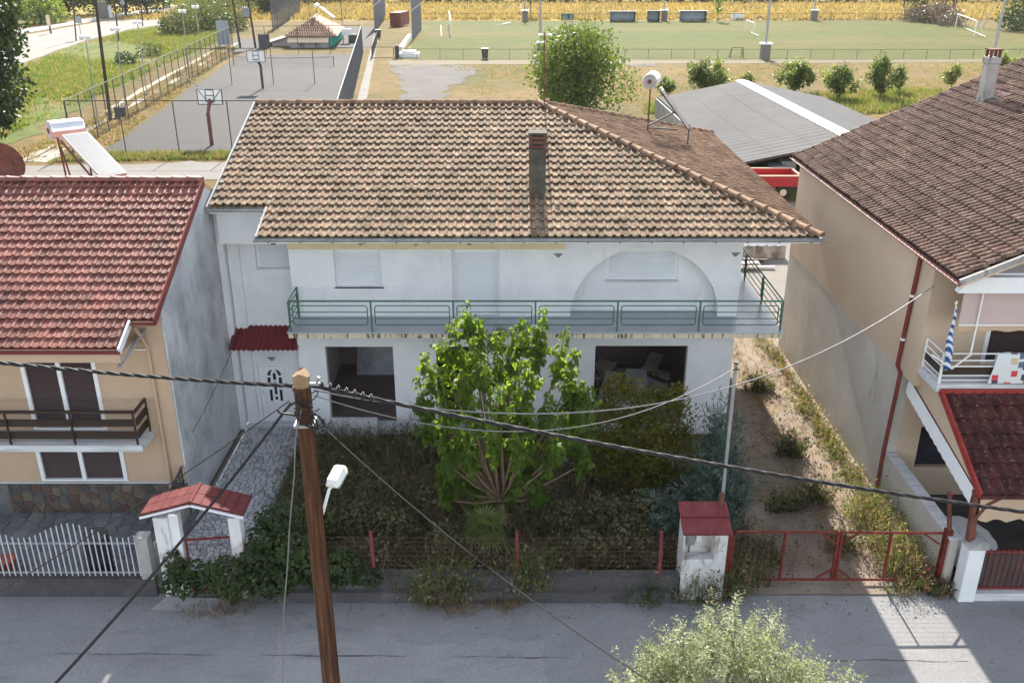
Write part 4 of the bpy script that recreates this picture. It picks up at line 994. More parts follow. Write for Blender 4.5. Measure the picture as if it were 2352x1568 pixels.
# striped roll-down awning
aw_m, nt, b = newmat('striped_awning'); wv = nt.nodes.new("ShaderNodeTexWave"); wv.bands_direction = 'Z'; wv.inputs["Scale"].default_value = 7.0
nt.links.new(position(nt), wv.inputs["Vector"]); nt.links.new(ramp(nt, wv.outputs["Fac"], [(.35, (.42, .31, .29)), (.65, (.56, .45, .42))]), b.inputs["Base Color"]); b.inputs["Roughness"].default_value = .9
aw_o = thing("balcony_awning", "pinkish striped awning rolled down over the tan house balcony", "awning", (10.1, 19.2, 5.5))
ax0 = PY(2214, 660, 19.3).x; zt_, zb_ = 6.62, PY(2214, 742, 19.3).z
mb = MB()
rows = []
for (y, z) in ((19.25, zt_), (19.22, zb_), (19.22, zb_ - .02)): rows.append([(ax0 + (22 - ax0) * k / 40, y, z) for k in range(41)])
mb.grid(rows); mb.build("cloth", aw_m, aw_o)
mb = MB(); n = 120; rows = [[(ax0 + (22 - ax0) * k / n, 19.215, zb_ - .03) for k in range(n + 1)], [(ax0 + (22 - ax0) * k / n, 19.215, zb_ - .16 - .02 * math.cos(k * 1.1)) for k in range(n + 1)]]; mb.grid(rows); mb.build("valance", M['peach'], aw_o)
mb = MB(); mb.tube([(ax0, 19.2, zb_ - .01), (22, 19.2, zb_ - .01)], .02, 6); mb.build("front_bar", M['lamp_white'], aw_o)
pr = PY(2262, 660, 19.18)
mb = MB(); mb.tube([(pr.x, 19.18, 6.62), (pr.x, 19.18, 4.97)], .022, 6); mb.build("guide_rod", M['lamp_white'], aw_o)
mb = MB(); mb.tube([(pr.x - .85, 19.24, 4.97), (pr.x - .4, 19.1, 4.68), (pr.x, 19.2, 4.97)], .02, 6); mb.build("folding_arm", M['lamp_white'], aw_o)
# rolled flag on its staff
fg, nt, b = newmat('blue_white_flag'); wv = nt.nodes.new("ShaderNodeTexWave"); wv.inputs["Scale"].default_value = 3.2; wv.inputs["Distortion"].default_value = 3.0; wv.bands_direction = 'DIAGONAL'
nt.links.new(position(nt), wv.inputs["Vector"]); nt.links.new(ramp(nt, wv.outputs["Fac"], [(.42, (.02, .07, .24)), (.5, (.62, .64, .68))]), b.inputs["Base Color"]); b.inputs["Roughness"].default_value = .85
fo = thing("rolled_flag", "blue and white flag wound round its staff on balcony rail", "flag", (10.1, 19.25, 4.9))
f0, f1 = PY(2172, 850, 19.22), PY(2196, 700, 19.22)
mb = MB(); mb.tube([f0, f1 + (f1 - f0) * .02], .014, 6); mb.build("staff", M['lamp_white'], fo)
mb = MB(); mb.tube([f0.lerp(f1, t) + Vector((.02 * math.sin(9 * t), 0, 0)) for t in (0, .06, .15, .3, .45, .55, .62, .8, .97)], [.02, .085, .07, .09, .075, .05, .04, .035, .02], 8); mb.build("cloth", fg, fo)
mb = MB(); e = f1 + (f1 - f0) * .03; mb.box(e.x - .035, e.x + .035, e.y - .008, e.y + .008, e.z - .01, e.z + .01); mb.box(e.x - .01, e.x + .01, e.y - .0085, e.y + .0085, e.z - .04, e.z + .05); mb.build("finial", M['lamp_white'], fo)
# patterned blanket over the rail
bl, nt, b = newmat('patterned_blanket'); pos = position(nt); v = nt.nodes.new("ShaderNodeTexVoronoi"); v.distance = 'CHEBYCHEV'; v.inputs["Scale"].default_value = 4.6; nt.links.new(pos, v.inputs["Vector"])
c = ramp(nt, v.outputs["Distance"], [(.33, 1.0), (.36, 0.0)]); hs = nt.nodes.new("ShaderNodeSeparateColor"); nt.links.new(v.outputs["Color"], hs.inputs[0])
c2 = ramp(nt, hs.outputs[0], [(.0, (.55, .05, .06)), (.3, (.05, .06, .08)), (.42, (.45, .44, .45)), (.6, (.5, .12, .14)), (.75, (.10, .13, .18)), (.85, (.5, .4, .25))]); c2.node.color_ramp.interpolation = 'CONSTANT'
nt.links.new(mix(nt, c, (.60, .61, .60), c2), b.inputs["Base Color"]); b.inputs["Roughness"].default_value = .95
q0 = PY(2292, 815, 19.3).x; q1 = q0 + 2.0
bo = thing("blanket", "pale patterned blanket with red and dark figures hung over balcony rail", "blanket", (q0 + .5, 19.3, 4.5))
mb = MB(); rows = []
for (y, z, s) in ((19.40, 4.55, 0), (19.39, 4.9, 0), (19.345, 4.985, 0), (19.29, 4.95, 0), (19.27, 4.6, -.05), (19.26, 4.23, -.12)): rows.append([(q0 + s + (q1 - q0) * k / 24, y - .012 * math.sin(k * 1.3), z) for k in range(25)])
mb.grid(rows); mb.build("cloth", bl, bo, smooth=True)
# tiled canopy in front of the tan house
mb = MB()
CY0, CZ0, CY1, CZ1, CX0 = 19.25, 4.0, 16.8, 2.78, 9.95
CS = (CZ0 - CZ1) / (CY0 - CY1); cvl = math.hypot(1, CS)
kan = thing("tiled_canopy", "lean-to canopy of dark mossy red tiles with bright red edge boards", "canopy", (11, 18, 0))
pts = [(CX0, CY1, CZ1 - .03), (22, CY1, CZ1 - .03), (22, CY0, CZ0 - .03), (CX0, CY0, CZ0 - .03)]
mb.face(pts); mb.face([(p[0], p[1], p[2] - .08) for p in pts][::-1])
for a, b_ in zip(pts, pts[1:] + pts[:1]): mb.face([a, (a[0], a[1], a[2] - .08), (b_[0], b_[1], b_[2] - .08), b_])
kro = mb.build("canopy_roof", M['canopy_pan'], kan)
KTW, KTL = .25, (CY0 - CY1) * cvl / 7
p_can = tile_proto("roof_tile", KTW, KTL, [M['canopy_pan'], M['canopy_roll']], .05, .5, .035, .025)
roof_field(kro, p_can, (CX0 + .06, CY1, CZ1), (1, 0, 0), (0, 1, CS), KTW, KTL, 10, 7, lambda u, v, i, j: 1, 120)
red2 = lay('bright_red_board', [(.3, (.24, .028, .022)), (.7, (.32, .046, .034))], 3, .55, (40, .15))
mb = MB(); mb.bar((CX0, CY1 - .04, CZ1 + .02), (CX0, CY0, CZ0 + .04), .06, .16); mb.build("edge_board", red2, kan)
mb = MB(); mb.bar((CX0, CY0 - .03, CZ0 + .05), (22, CY0 - .03, CZ0 + .05), .06, .1); mb.build("edge_board", red2, kan)
mb = MB(); mb.prism([(CX0 + .04, CY1 + .2, CZ1 - .02), (CX0 + .04, 21.0, CZ1 + .75), (CX0 + .04, 21.0, 3.95), (CX0 + .04, CY0, CZ0 - .12)], (.06, 0, 0)); mb.build("side_panel", M['tan'], kan)
mb = MB(); mb.bar((CX0 + .02, CY1 + .1, CZ1 - .08), (CX0 + .02, 21.0, CZ1 + .78), .05, .09); mb.build("side_beam", M['rust'], kan)
# scalloped side valance
mb = MB(); n = 90; r0, r1 = [], []
for k in range(n + 1):
    t = k / n; y = CY1 + .25 + (20.9 - CY1 - .25) * t; z = CZ1 + .78 * t + .02
    r0.append((CX0 - .01, y, z)); r1.append((CX0 - .03, y, z - .42 + .03 * abs(math.sin(k * .55))))
mb.grid([r0, r1]); mb.build("side_valance", M['white_clean'], kan)
pp = lambda px, py, Y: PY(px, py, Y)
p0, p1 = pp(2228, 1236, 17.0), pp(2250, 1100, 17.0)
mb = MB(); mb.bar((p0.x, 17.0, 1.5), (p1.x, 17.0, 2.75), .14, .14); mb.build("post", M['rust'], kan)
mb = MB(); n = 24; x0, x1 = p1.x + .05, p1.x + 3.4; rows = [[], []]
for k in range(n + 1):
    t = k / n; x = x0 + (x1 - x0) * t; rows[0].append((x, 16.93, 2.72)); rows[1].append((x, 16.93, 2.05 + .45 * math.sin(math.pi * min(t * 1.6, 1)) * .0 + .05 * math.cos(t * 44)))
mb.grid(rows); mb.build("front_valance", M['peach'], kan)
mb = MB(); mb.tube([(p1.x, 16.95, 2.0), (p1.x + .25, 16.95, 2.45), (p1.x + .6, 16.95, 2.68)], .05, 6); mb.build("knee_brace", M['rust'], kan)
# parapet, pillar and barred gate of the tan house
yw = thing("porch_parapet", "pale rendered parapet with marble coping beside the sunlit driveway", "wall", (RX, 19, 0))
mb = MB(); mb.box(RX + .02, RX + .2, 17.25, 21.09, 0, 1.32); mb.build("wall", M['tan_rough'], yw)
mb = MB(); mb.box(RX - .02, RX + .26, 17.25, 21.09, 1.322, 1.37); mb.build("coping", M['marble'], yw)
pl = thing("white_gate_pillar", "white rendered pillar with broken stone top beside barred gate", "pillar", (10.15, 16.95, 0))
mb = MB(); mb.box(10.0, 10.36, 16.75, 17.12, 0, 1.42); mb.build("shaft", M['white'], pl, bevel=.015)
mb = MB(); mb.prism([(9.97, 16.72, 1.42), (10.39, 16.72, 1.42), (10.39, 16.72, 1.58), (10.25, 16.72, 1.66), (10.1, 16.72, 1.52)], (0, .42, 0)); mb.build("broken_cap", M['concrete'], pl)
bg = thing("barred_gate", "dark red barred gate on marble threshold by white pillar", "gate", (11.5, 16.95, 0))
mb = MB(); mb.box(10.37, 15, 16.93, 16.97, 1.2, 1.25); mb.box(10.37, 15, 16.93, 16.97, .22, .27); mb.build("frame", M['red_trim'], bg)
for k in range(22):
    x = 10.46 + k * .13; mb = MB(); mb.box(x - .01, x + .01, 16.94, 16.96, .25, 1.3); mb.build("bar", M['red_trim'], bg)
mb = MB(); mb.box(10.37, 15, 16.98, 17.0, .25, 1.2); mb.build("back_sheet", M['dark_steel'], bg)
mb = MB(); mb.box(10.37, 22, 16.8, 17.15, 0, .2); mb.build("threshold", M['marble'], bg)
sheet("porch_floor", [(10.0, 17.1), (22, 17.1), (22, 21.2), (10.0, 21.2)], .06, M['dark_concrete'])
cl = thing("draped_table", "table under a white cloth on the shaded porch", "table", (10.6, 18.3, .06))
mb = MB(); rows = []
for (k, z) in ((.0, .8), (.92, .8), (1.0, .77), (1.06, .3)): rows.append([(10.75 + .55 * k * math.cos(2 * math.pi * q / 24) * (1 + .04 * math.sin(q * 2.3)), 18.2 + .85 * k * math.sin(2 * math.pi * q / 24) * (1 + .04 * math.sin(q * 3)), z) for q in range(25)])
mb.grid(rows); mb.build("cloth", M['white_clean'], cl, smooth=True)
for sx in (-1, 1):
    for sy in (-1, 1):
        mb = MB(); mb.box(10.75 + sx * .35 - .025, 10.75 + sx * .35 + .025, 18.2 + sy * .55 - .025, 18.2 + sy * .55 + .025, .06, .78); mb.build("leg", M['dark_wood'], cl)
# ================================================================== street front of the white house
# crazy-paved path
gp = sheet("garden_path", [(-8.2, 17.2), (-6.1, 17.2), (-6.15, 19), (-6.3, 25.0), (-8.2, 25.0)], .034, M['joint'])
pm_ = [M['path_stone']] + [lay('path_stone_tone', [(.3, tuple(x * .9 for x in c)), (.7, c)], 3, .85, (30, .15)) for c in ((.52, .53, .54), (.40, .41, .43), (.57, .57, .56), (.34, .34, .34))]
stones(gp, "path_stone", [(-8.1, 17.25), (-6.2, 17.25), (-6.25, 19), (-6.35, 24.9), (-8.1, 24.9)], .155, .024, pm_, lambda a, b, h: (a, b, .034 + h), .012, .008)
# gate portico with red gabled roof
po = thing("gate_portico", "white entrance portico with little red gabled roof overgrown by bindweed", "gateway", (-6.8, 17.0, 0))
for (x0, x1) in ((-7.78, -7.46), (-6.16, -5.9)):
    mb = MB(); mb.box(x0, x1, 16.85, 17.12, 0, 2.16); mb.build("post", M['white_dirty'], po, bevel=.01)
mb = MB(); mb.box(-7.46, -7.25, 16.9, 17.08, 0, 2.2); mb.build("post", M['white'], po)
za, ze, xa, xl, xr, y0, y1 = 2.68, 2.37, -6.82, -7.92, -5.72, 16.62, 17.36
for s, xe in ((0, xl), (1, xr)):
    mb = MB(); zt = lambda x: za - (za - ze) * abs(x - xa) / 1.1
    pts = [(xa, y0, za), (xe, y0, ze), (xe, y1, ze), (xa, y1, za)]
    mb.prism(pts, (0, 0, .03)); mb.build("roof_sheet", M['portico_red'], po)
    for k in range(5):
        for q in range(2):
            xx0, xx1 = xa + (xe - xa) * (k + .03) / 5, xa + (xe - xa) * (k + .97) / 5; yy0, yy1 = y0 + (y1 - y0) * (q + .02) / 2, y0 + (y1 - y0) * (q + .98) / 2
            mb = MB(); mb.prism([(xx0, yy0, zt(xx0) + .033), (xx1, yy0, zt(xx1) + .040), (xx1, yy1, zt(xx1) + .040), (xx0, yy1, zt(xx0) + .033)], (0, 0, .012)); mb.build("shingle", M['portico_red'], po)
    mb = MB(); mb.bar((xa, y0 - .015, za - .03), (xe, y0 - .015, ze - .03), .03, .07, (0, 1, 0)); mb.build("fascia", M['white_clean'], po)
mb = MB(); mb.tube([(xa, y0 - .02, za + .03), (xa, y1, za + .03)], .05, 8); mb.build("ridge_cap", M['portico_red'], po)
ga = thing("garden_gate", "rusty red wire gate hanging half open in the white portico", "gate", (-6.8, 17.05, 0))
mb = MB()
for a, b in (((-7.2, 17.0, .12), (-7.2, 17.0, 1.5)), ((-7.2, 17.0, 1.5), (-6.18, 17.04, 1.55)), ((-6.2, 17.04, .12), (-6.2, 17.04, 1.55)), ((-7.2, 17.0, .15), (-6.2, 17.04, .15))): mb.bar(a, b, .04, .04)
mb.build("frame", M['red_paint'], ga)
mb = MB()
for k in range(14): mb.tube([(-7.18 + k * .07, 17.02, .15), (-7.18 + k * .07, 17.02, 1.5)], .0022, 3)
for k in range(10): mb.tube([(-7.2, 17.02, .2 + k * .13), (-6.2, 17.03, .2 + k * .13)], .0022, 3)
o = mb.build("wire_mesh", M['rust_wire'], ga); o["kind"] = "stuff"
# low street wall with welded wire fence
gw = thing("garden_fence", "welded wire fence on red posts along a low stained garden wall", "fence", (-1, 17.0, 0))
mb = MB(); rng = random.Random(4); n = 40; X0, X1 = -5.9, 3.72
rows = []
for k in range(n + 1):
    x = X0 + (X1 - X0) * k / n; w = rng.uniform(-.02, .02); h = .64 + rng.uniform(-.015, .015) - .06 * (k / n)
    rows.append([(x, 16.72 + w, 0), (x, 16.75 + w, .26), (x, 16.86 + w, .29), (x, 16.88 + w, h), (x, 17.12, h + .02), (x, 17.12, 0)])
mb.grid([list(r) for r in zip(*rows)][::-1]); mb.build("low_wall", M['dark_concrete'], gw)
for px in (857, 1189, 1518):
    x = PY(px, 1270, 17.0).x
    mb = MB(); mb.bar((x, 17.0, .5), (x - .02, 17.0, 1.72), .07, .07); mb.build("post", M['fence_red'], gw)
mb = MB(); g = random.Random(2)
for k in range(128):
    x = -5.9 + k * .075; mb.tube([(x, 17.0, .62), (x + g.uniform(-.006, .006), 17.0 + g.uniform(-.01, .01), 1.56)], .0016, 3, False)
for z in (.68, .82, .95, 1.08, 1.2, 1.32, 1.44, 1.56):
    mb.tube([(-5.9, 17.0, z), (-3.2, 17.0, z + .01), (-.2, 16.99, z - .02), (1.8, 17.0, z), (3.72, 17.0, z - .02)], .0032, 3, False)
o = mb.build("wire_mesh", M['rust_wire'], gw); o["kind"] = "stuff"
# meter pillar with red tiled cap
mp = thing("meter_pillar", "white rendered pillar with open meter niche and red tile-sheet roof", "pillar", (4.2, 17.0, 0))
a0, a1, b0_, b1_ = 3.76, 4.72, 16.85, 17.45
ni = (PY(1573, 1250, b0_).x, PY(1642, 1250, b0_).x, PY(1, 1284, b0_).z, PY(1, 1222, b0_).z)
TOPP = ni[3] + .03
mb = MB(); wall_front(mb, a0, a1, 0, TOPP, b0_, b0_ + .06, [ni]); mb.box(a0 + .002, a1 - .002, b0_ + .3, b1_, 0, TOPP); mb.box(a0 + .002, ni[0] - .002, b0_ + .062, b0_ + .3, 0, TOPP); mb.box(ni[1] + .002, a1 - .002, b0_ + .062, b0_ + .3, 0, TOPP)
mb.box(ni[0] - .002, ni[1] + .002, b0_ + .062, b0_ + .3, 0, ni[2]); mb.box(ni[0] - .002, ni[1] + .002, b0_ + .062, b0_ + .3, ni[3], TOPP)
mb.build("body", M['white_dirty'], mp)
mb = MB(); mb.box(ni[0] + .08, ni[0] + .26, b0_ + .22, b0_ + .29, ni[2] + .22, ni[3] - .04); mb.build("meter", M['steel'], mp)
mb = MB(); mb.box(ni[0] + .30, ni[0] + .42, b0_ + .25, b0_ + .29, ni[2] + .3, ni[3] - .06); mb.build("switch_box", M['lamp_white'], mp)
mb = MB(); mb.tube([(ni[0] + .16, b0_ + .27, ni[2]), (ni[0] + .16, b0_ + .27, ni[2] + .22)], .012, 5); mb.build("conduit", M['dark_steel'], mp)
mb = MB(); rows = []; n = 44
for j in range(5):
    t = j / 4; y = b0_ - .16 + .8 * t; z = TOPP + .0 + .36 * t
    rows.append([(a0 - .07 + (a1 - a0 + .12) * k / n, y, z + .022 * abs(math.sin(math.pi * k / 4.4)) + .0) for k in range(n + 1)])
for j in range(4): mb.grid([rows[j], [(p[0], p[1], p[2] - .025) for p in rows[j + 1]]] if j % 2 else [[(p[0], p[1], p[2] + .02) for p in rows[j]], rows[j + 1]])
mb.prism([(a0 - .06, b0_ - .15, TOPP - .01), (a1 + .04, b0_ - .15, TOPP - .01), (a1 + .04, b0_ + .63, TOPP + .33), (a0 - .06, b0_ + .63, TOPP + .33)], (0, 0, .02)); mb.build("roof_sheet", M['red_shingle'], mp)
gpst = MB(); gpst.box(a1 + .003, a1 + .2, 17.0, 17.4, 0, 1.55); gpst.build("side_pier", M['red_paint'], mp)
mb = MB(); mb.tube([(a1 - .1, 17.38, TOPP), (a1 - .1, 17.38, TOPP + .62)], .055, 8); mb.build("stub_pipe", M['rust'], mp)
# the tall service mast
q0, q1 = PY(1659, 1172, 17.4), PY(1694, 838, 17.4)
sm = thing("service_mast", "tall grey steel pipe mast beside the meter pillar carrying house wires", "mast", (q0.x, 17.45, 0))
mb = MB(); mb.tube([(q0.x, 17.5, 0), (q0.x, 17.5, 2.3), (q1.x - .02, 17.45, q1.z)], .04, 8); mb.build("pipe", M['steel'], sm)
mb = MB(); mb.tube([(q1.x - .02, 17.45, q1.z), (q1.x - .02, 17.45, q1.z + .05)], .05, 8); mb.tube([(q1.x - .1, 17.4, q1.z - .1), (q1.x + .06, 17.4, q1.z - .1)], .02, 6); mb.build("insulator", M['dark_steel'], sm)
# sliding gate
GYY = 17.4; gx0, gx1 = 5.02, PY(2142, 1340, GYY).x
dg = thing("driveway_gate", "long rusty red tube gate with wire mesh across the gravel drive", "gate", ((gx0 + gx1) / 2, GYY, 0))
mb = MB(); mb.tube([(gx0, GYY, .14), (gx0, GYY, 1.44), (gx1, GYY, 1.40), (gx1, GYY, .12), (gx0, GYY, .14)], .032, 6); mb.build("frame", M['red_paint'], dg)
gm = (gx0 + gx1) / 2 + .02
for x, w in ((gx0 + (gm - gx0) * .48, .05), (gm - .03, .06), (gm + .05, .06), (gm + (gx1 - gm) * .5, .045)):
    mb = MB(); mb.bar((x, GYY, .14), (x, GYY, 1.41), w, .05); mb.build("upright", M['red_paint'], dg)
for a, b in (((gm - .45, 1.42), (gm - .06, 1.12)), ((gm + .45, 1.42), (gm + .08, 1.12)), ((gm - .42, .14), (gm - .06, .42)), ((gm + .42, .14), (gm + .08, .42)), ((gx1 - .5, .13), (gx1 - .04, .5)), ((gx1 - .45, 1.4), (gx1 - .04, 1.1))):
    mb = MB(); mb.bar((a[0], GYY, a[1]), (b[0], GYY, b[1]), .035, .035); mb.build("brace", M['red_paint'], dg)
mb = MB()
n = int((gx1 - gx0) / .06)
for k in range(1, n): x = gx0 + (gx1 - gx0) * k / n; mb.tube([(x, GYY + .03, .14), (x, GYY + .03, 1.42)], .0026, 3, False)
for k in range(1, 13): z = .14 + 1.28 * k / 13; mb.tube([(gx0, GYY + .03, z), (gx1, GYY + .03, z)], .0026, 3, False)
o = mb.build("wire_mesh", M['rust_wire'], dg); o["kind"] = "stuff"
gp0, gp1 = PY(2142, 1345, GYY), PY(2181, 1136, GYY)
gpo = thing("gate_post", "stout dark red steel post at the end of the drive gate", "post", (gx1 + .15, GYY, 0))
mb = MB(); mb.box(gx1 + .03, gx1 + .19, GYY - .07, GYY + .09, 0, 1.5); mb.build("column", M['red_paint'], gpo, bevel=.01)
mb = MB(); mb.tube([(gx1 + .11, GYY, 1.5), (gp1.x, GYY, gp1.z)], .055, 8); mb.build("pipe", M['rust'], gpo)
mb = MB(); mb.tube([(gp1.x, GYY, gp1.z), (gp1.x, GYY, gp1.z + .05)], .068, 8); mb.build("pipe_cap", M['rust'], gpo)
mb = MB(); mb.box(gx1 + .25, gx1 + .42, GYY + .05, GYY + .12, .05, 1.35); mb.build("stop_plate", M['concrete'], gpo)
# litter
lit = lambda name, lab, cat, p, s, mat, rz_=0.0, grp=None: None
# debris inside the big opening
db = thing("board_heap", "heap of broken boards and plasterboard inside the dark wide opening", "debris", (4.0, 26, .06))
g = random.Random(7)
for k in range(16):
    c = Vector((g.uniform(2.8, 4.9), g.uniform(25.6, 28.2), .15 + g.uniform(0, .9))); L, W = g.uniform(.6, 1.4), g.uniform(.3, .7); a = g.uniform(0, 3.1); t = g.uniform(-.5, .5)
    d = Vector((math.cos(a), math.sin(a), t)).normalized(); s = d.cross(Vector((0, 0, 1))).normalized()
    mb = MB(); pts = [c - d * L / 2 - s * W / 2, c + d * L / 2 - s * W / 2, c + d * L / 2 + s * W / 2, c - d * L / 2 + s * W / 2]; mb.prism(pts, (0, 0, .03)); mb.build("board", M['debris'] if k % 3 else M['white_clean'], db)
rub = MB()
for k in range(160):
    c = (g.uniform(2.4, 5.2), g.uniform(25.0, 28.6)); r = g.uniform(.04, .13); rub.ball((c[0], c[1], .06 + r * .4 + max(0, .5 - .2 * abs(c[1] - 27))), r, (1, g.uniform(.6, 1.2), g.uniform(.5, 1)), 5, 3)
o = rub.build("rubble", M['debris'], db); o["kind"] = "stuff"
wb = thing("leaning_panel", "pale panel leaning against the inner wall of the narrow dark opening", "panel", (-4, 28, .06))
mb = MB(); mb.hexa([(-5.3, 28.6, .06), (-2.6, 28.6, .06), (-2.6, 28.7, .06), (-5.3, 28.7, .06), (-5.3, 29.2, 1.6), (-2.6, 29.2, 1.9), (-2.6, 29.3, 1.9), (-5.3, 29.3, 1.6)]); mb.build("sheet", M['steel'], wb)

# ================================================================== pole, lamp and wires
PX, PYY = -3.03, 12.0
ptop = PY(690, 862, PYY)
pole = thing("utility_pole", "brown wooden utility pole with cut top rising in front of the street", "utility pole", (PX, PYY, 0))
mb = MB(); n = 14; k_ = 10
ridge = []
for j in range(k_ + 1):
    z = (ptop.z - .16) * j / k_; r = .155 - .030 * j / k_
    ridge.append([(PX + r * math.cos(2 * math.pi * q / n) * (1 + .03 * math.sin(q * 2 + j * .3)), PYY + r * math.sin(2 * math.pi * q / n), z) for q in range(n + 1)])
mb.grid(ridge)
mb.build("shaft", M['pole_wood'], pole, smooth=True)
mb = MB(); tz = ptop.z - .16; r = .124
b_ = [(PX + r * math.cos(2 * math.pi * q / n), PYY + r * math.sin(2 * math.pi * q / n), tz) for q in range(n)]
roofp = [(x, y, tz + .15 + .10 * (1 - abs(x - PX) / r)) for (x, y, _) in b_]
for q in range(n): mb.face([b_[q], b_[(q + 1) % n], roofp[(q + 1) % n], roofp[q]])
mb.face([p for p in roofp if p[0] <= PX + 1e-6] ) if False else None
apx = [(PX, PYY - r, tz + .25), (PX, PYY + r, tz + .25)]
mb.face(roofp)
mb.build("cut_top", M['pole_end'], pole)
mb = MB(); mb.box(PX - .145, PX + .145, PYY - .15, PYY + .15, tz - .62, tz - .58); mb.build("strap", M['steel'], pole)
mb = MB(); mb.tube([(PX - .142, PYY, tz - .1), (PX - .142, PYY, tz - .02)], .02, 6)
mb.box(PX + .12, PX + .26, PYY - .05, PYY - .01, tz + .02, tz + .06); mb.tube([(PX + .22, PYY - .03, tz + .05), (PX + .26, PYY - .03, tz + .15)], .022, 6); mb.build("bracket", M['steel'], pole)
# coiled cable loops
g = random.Random(9)
for k in range(7):
    # loose slack loops, each its own size and lie
    c = Vector((PX + g.uniform(-.12, .42), PYY - .16, tz - g.uniform(.05, .55))); rr = g.uniform(.10, .24); e1 = Vector((math.cos(k * 1.7), -.25, .5 * math.sin(k * 1.7))).normalized(); e2 = Vector((-.35 * math.sin(k), .2 * math.cos(k * 2.1), -1)).normalized()
    t0, t1 = g.uniform(-.5, .6), g.uniform(4.2, 6.2); pts = []
    for q in range(19):
        t = t0 + (t1 - t0) * q / 18; w = 1 + .25 * math.sin(2.3 * t + k); pts.append(c + e1 * (rr * w * math.cos(t)) + e2 * (rr * .75 * w * math.sin(t)) + Vector((.02 * q / 18 * k, 0, -.01 * q * (k % 3) / 3)))
    mb = MB(); mb.tube(pts, .009 + .004 * (k % 3), 6, True); mb.build("cable_loop", M['black'], pole)
for k in range(7):
    c = Vector((PX + .3 + k * .115, PYY - .04, tz + .02 - k * .035)); mb = MB(); mb.box(c.x - .022, c.x + .022, c.y - .035, c.y + .02, c.z - .035, c.z + .045); mb.tube([c + Vector((0, -.02, .03)), c + Vector((.01, -.02, .08))], .014, 6); mb.build("connector", M['black'], pole)
# street lamp on the pole
slp = thing("street_lamp", "white boxy street lamp on short arm fixed to the wooden pole", "street lamp", (PX + .2, PYY, 5.3))
l0, l1 = PY(739, 1186, PYY + .1), PY(756, 1124, PYY + .35); hd = PY(768, 1106, PYY + .45)
mb = MB(); mb.tube([l0, l1, hd], .026, 8); mb.build("arm", M['lamp_white'], slp)
d = Vector((.10, .36, .10)).normalized(); s = d.cross(Vector((0, 0, 1))).normalized(); u = s.cross(d)
hc = hd + d * .05
def ring(t, w, h0, h1): return [hc + d * t - s * w + u * h0, hc + d * t + s * w + u * h0, hc + d * t + s * w * .72 + u * h1, hc + d * t - s * w * .72 + u * h1]
mb = MB(); rings = [ring(-.17, .09, .0, .06), ring(-.1, .115, -.01, .10), ring(.18, .115, -.01, .115), ring(.26, .09, 0, .06)]
for a, b in zip(rings[:-1], rings[1:]):
    for q in range(4): mb.face([a[q], a[(q + 1) % 4], b[(q + 1) % 4], b[q]])
mb.face(rings[0][::-1]); mb.face(rings[-1]); mb.build("housing", M['lamp_white'], slp)
mb = MB(); mb.hexa([hc + d * -.12 - s * .11 - u * .06, hc + d * -.12 + s * .11 - u * .06, hc + d * .2 + s * .11 - u * .06, hc + d * .2 - s * .11 - u * .06, hc + d * -.12 - s * .12 - u * .012, hc + d * -.12 + s * .12 - u * .012, hc + d * .22 + s * .12 - u * .012, hc + d * .22 - s * .12 - u * .012]); mb.build("lens", M['steel'], slp)
# wires
def wire(name, label, pts, r, mat, group="overhead wires", twist=0):
    o = None
    if twist:
        o = thing(name, label, "cable", pts[0], group)
        for k in range(twist):
            q = []
            N = len(pts)
            for i, p in enumerate(pts):
                t = i * .9 + 2 * math.pi * k / twist; q.append(Vector(p) + Vector((0, math.cos(t), math.sin(t))) * r * 1.05)
            mb = MB(); mb.tube(q, r, 5); mb.build("strand", mat, o)
    else:
        mb = MB(); mb.tube(pts, r, 5); o = mb.build(name, mat); tag(o, label, "cable", group)
    return o
wl = PY(-60, 820, PYY); wm = PY(672, 886, PYY); wr0 = PY(712, 884, PYY); wr1 = PY(2420, 1176, PYY)
wire("bundled_cable", "thick twisted black cable running from the pole past the peach house", catenary(wl + (wl - wm) * .3, wm, .06, 70), .017, M['black'], twist=3)
wire("bundled_cable", "thick twisted black cable from pole sagging across the garden past the drive gate", catenary(wr0, wr1 + (wr1 - wr0) * .12, .17, 110), .017, M['black'], twist=3)
s0 = PY(668, 925, PYY); e0 = PY(60, 1640, 8.4)
wire("service_wire", "thick black wire dropping from the pole across the picket fence to the street edge", catenary(s0, e0, .12, 30), .021, M['black'])
wire("service_wire", "thin black wire from the pole passing over the gate portico roof", catenary(s0 + Vector((-.02, 0, .03)), PY(-60, 1392, 11.4), .08, 30), .010, M['black'])
m0 = Vector((q1.x - .02, 17.4, q1.z - .05))
wire("service_wire", "pale wire from the pole to the corner of the tan house", catenary(PY(722, 896, PYY), PY(2146, 656, RYF - .02), 1.5, 40), .012, M['pale_cable'])
wire("service_wire", "pale sagging wire from the pole to the top of the steel pipe mast", catenary(PY(722, 908, PYY), m0, 1.0, 40), .009, M['pale_cable'])
wire("service_wire", "thin dark wire from pole dropping over the garden wall into the street", catenary(PY(716, 955, PYY - .1), PY(1560, 1606, 8.6), .25, 40), .008, M['black'])
hp = [PY(693, 935, PYY - .15), PY(678, 1010, PYY - .16), PY(676, 1090, PYY - .16), PY(665, 1210, PYY - .18), PY(661, 1290, PYY - .18), PY(652, 1400, PYY - .1), PY(647, 1700, PYY)]
wire("hanging_cable", "limp pale cable hanging down beside the wooden pole", hp, .010, M['pale_cable'])
wire("service_wire", "short dark wire stretched along the side wall above the entrance path", catenary((LX + .03, 21.0, 2.0), (-7.9, 25.0, 3.3), .1, 8), .008, M['black'])

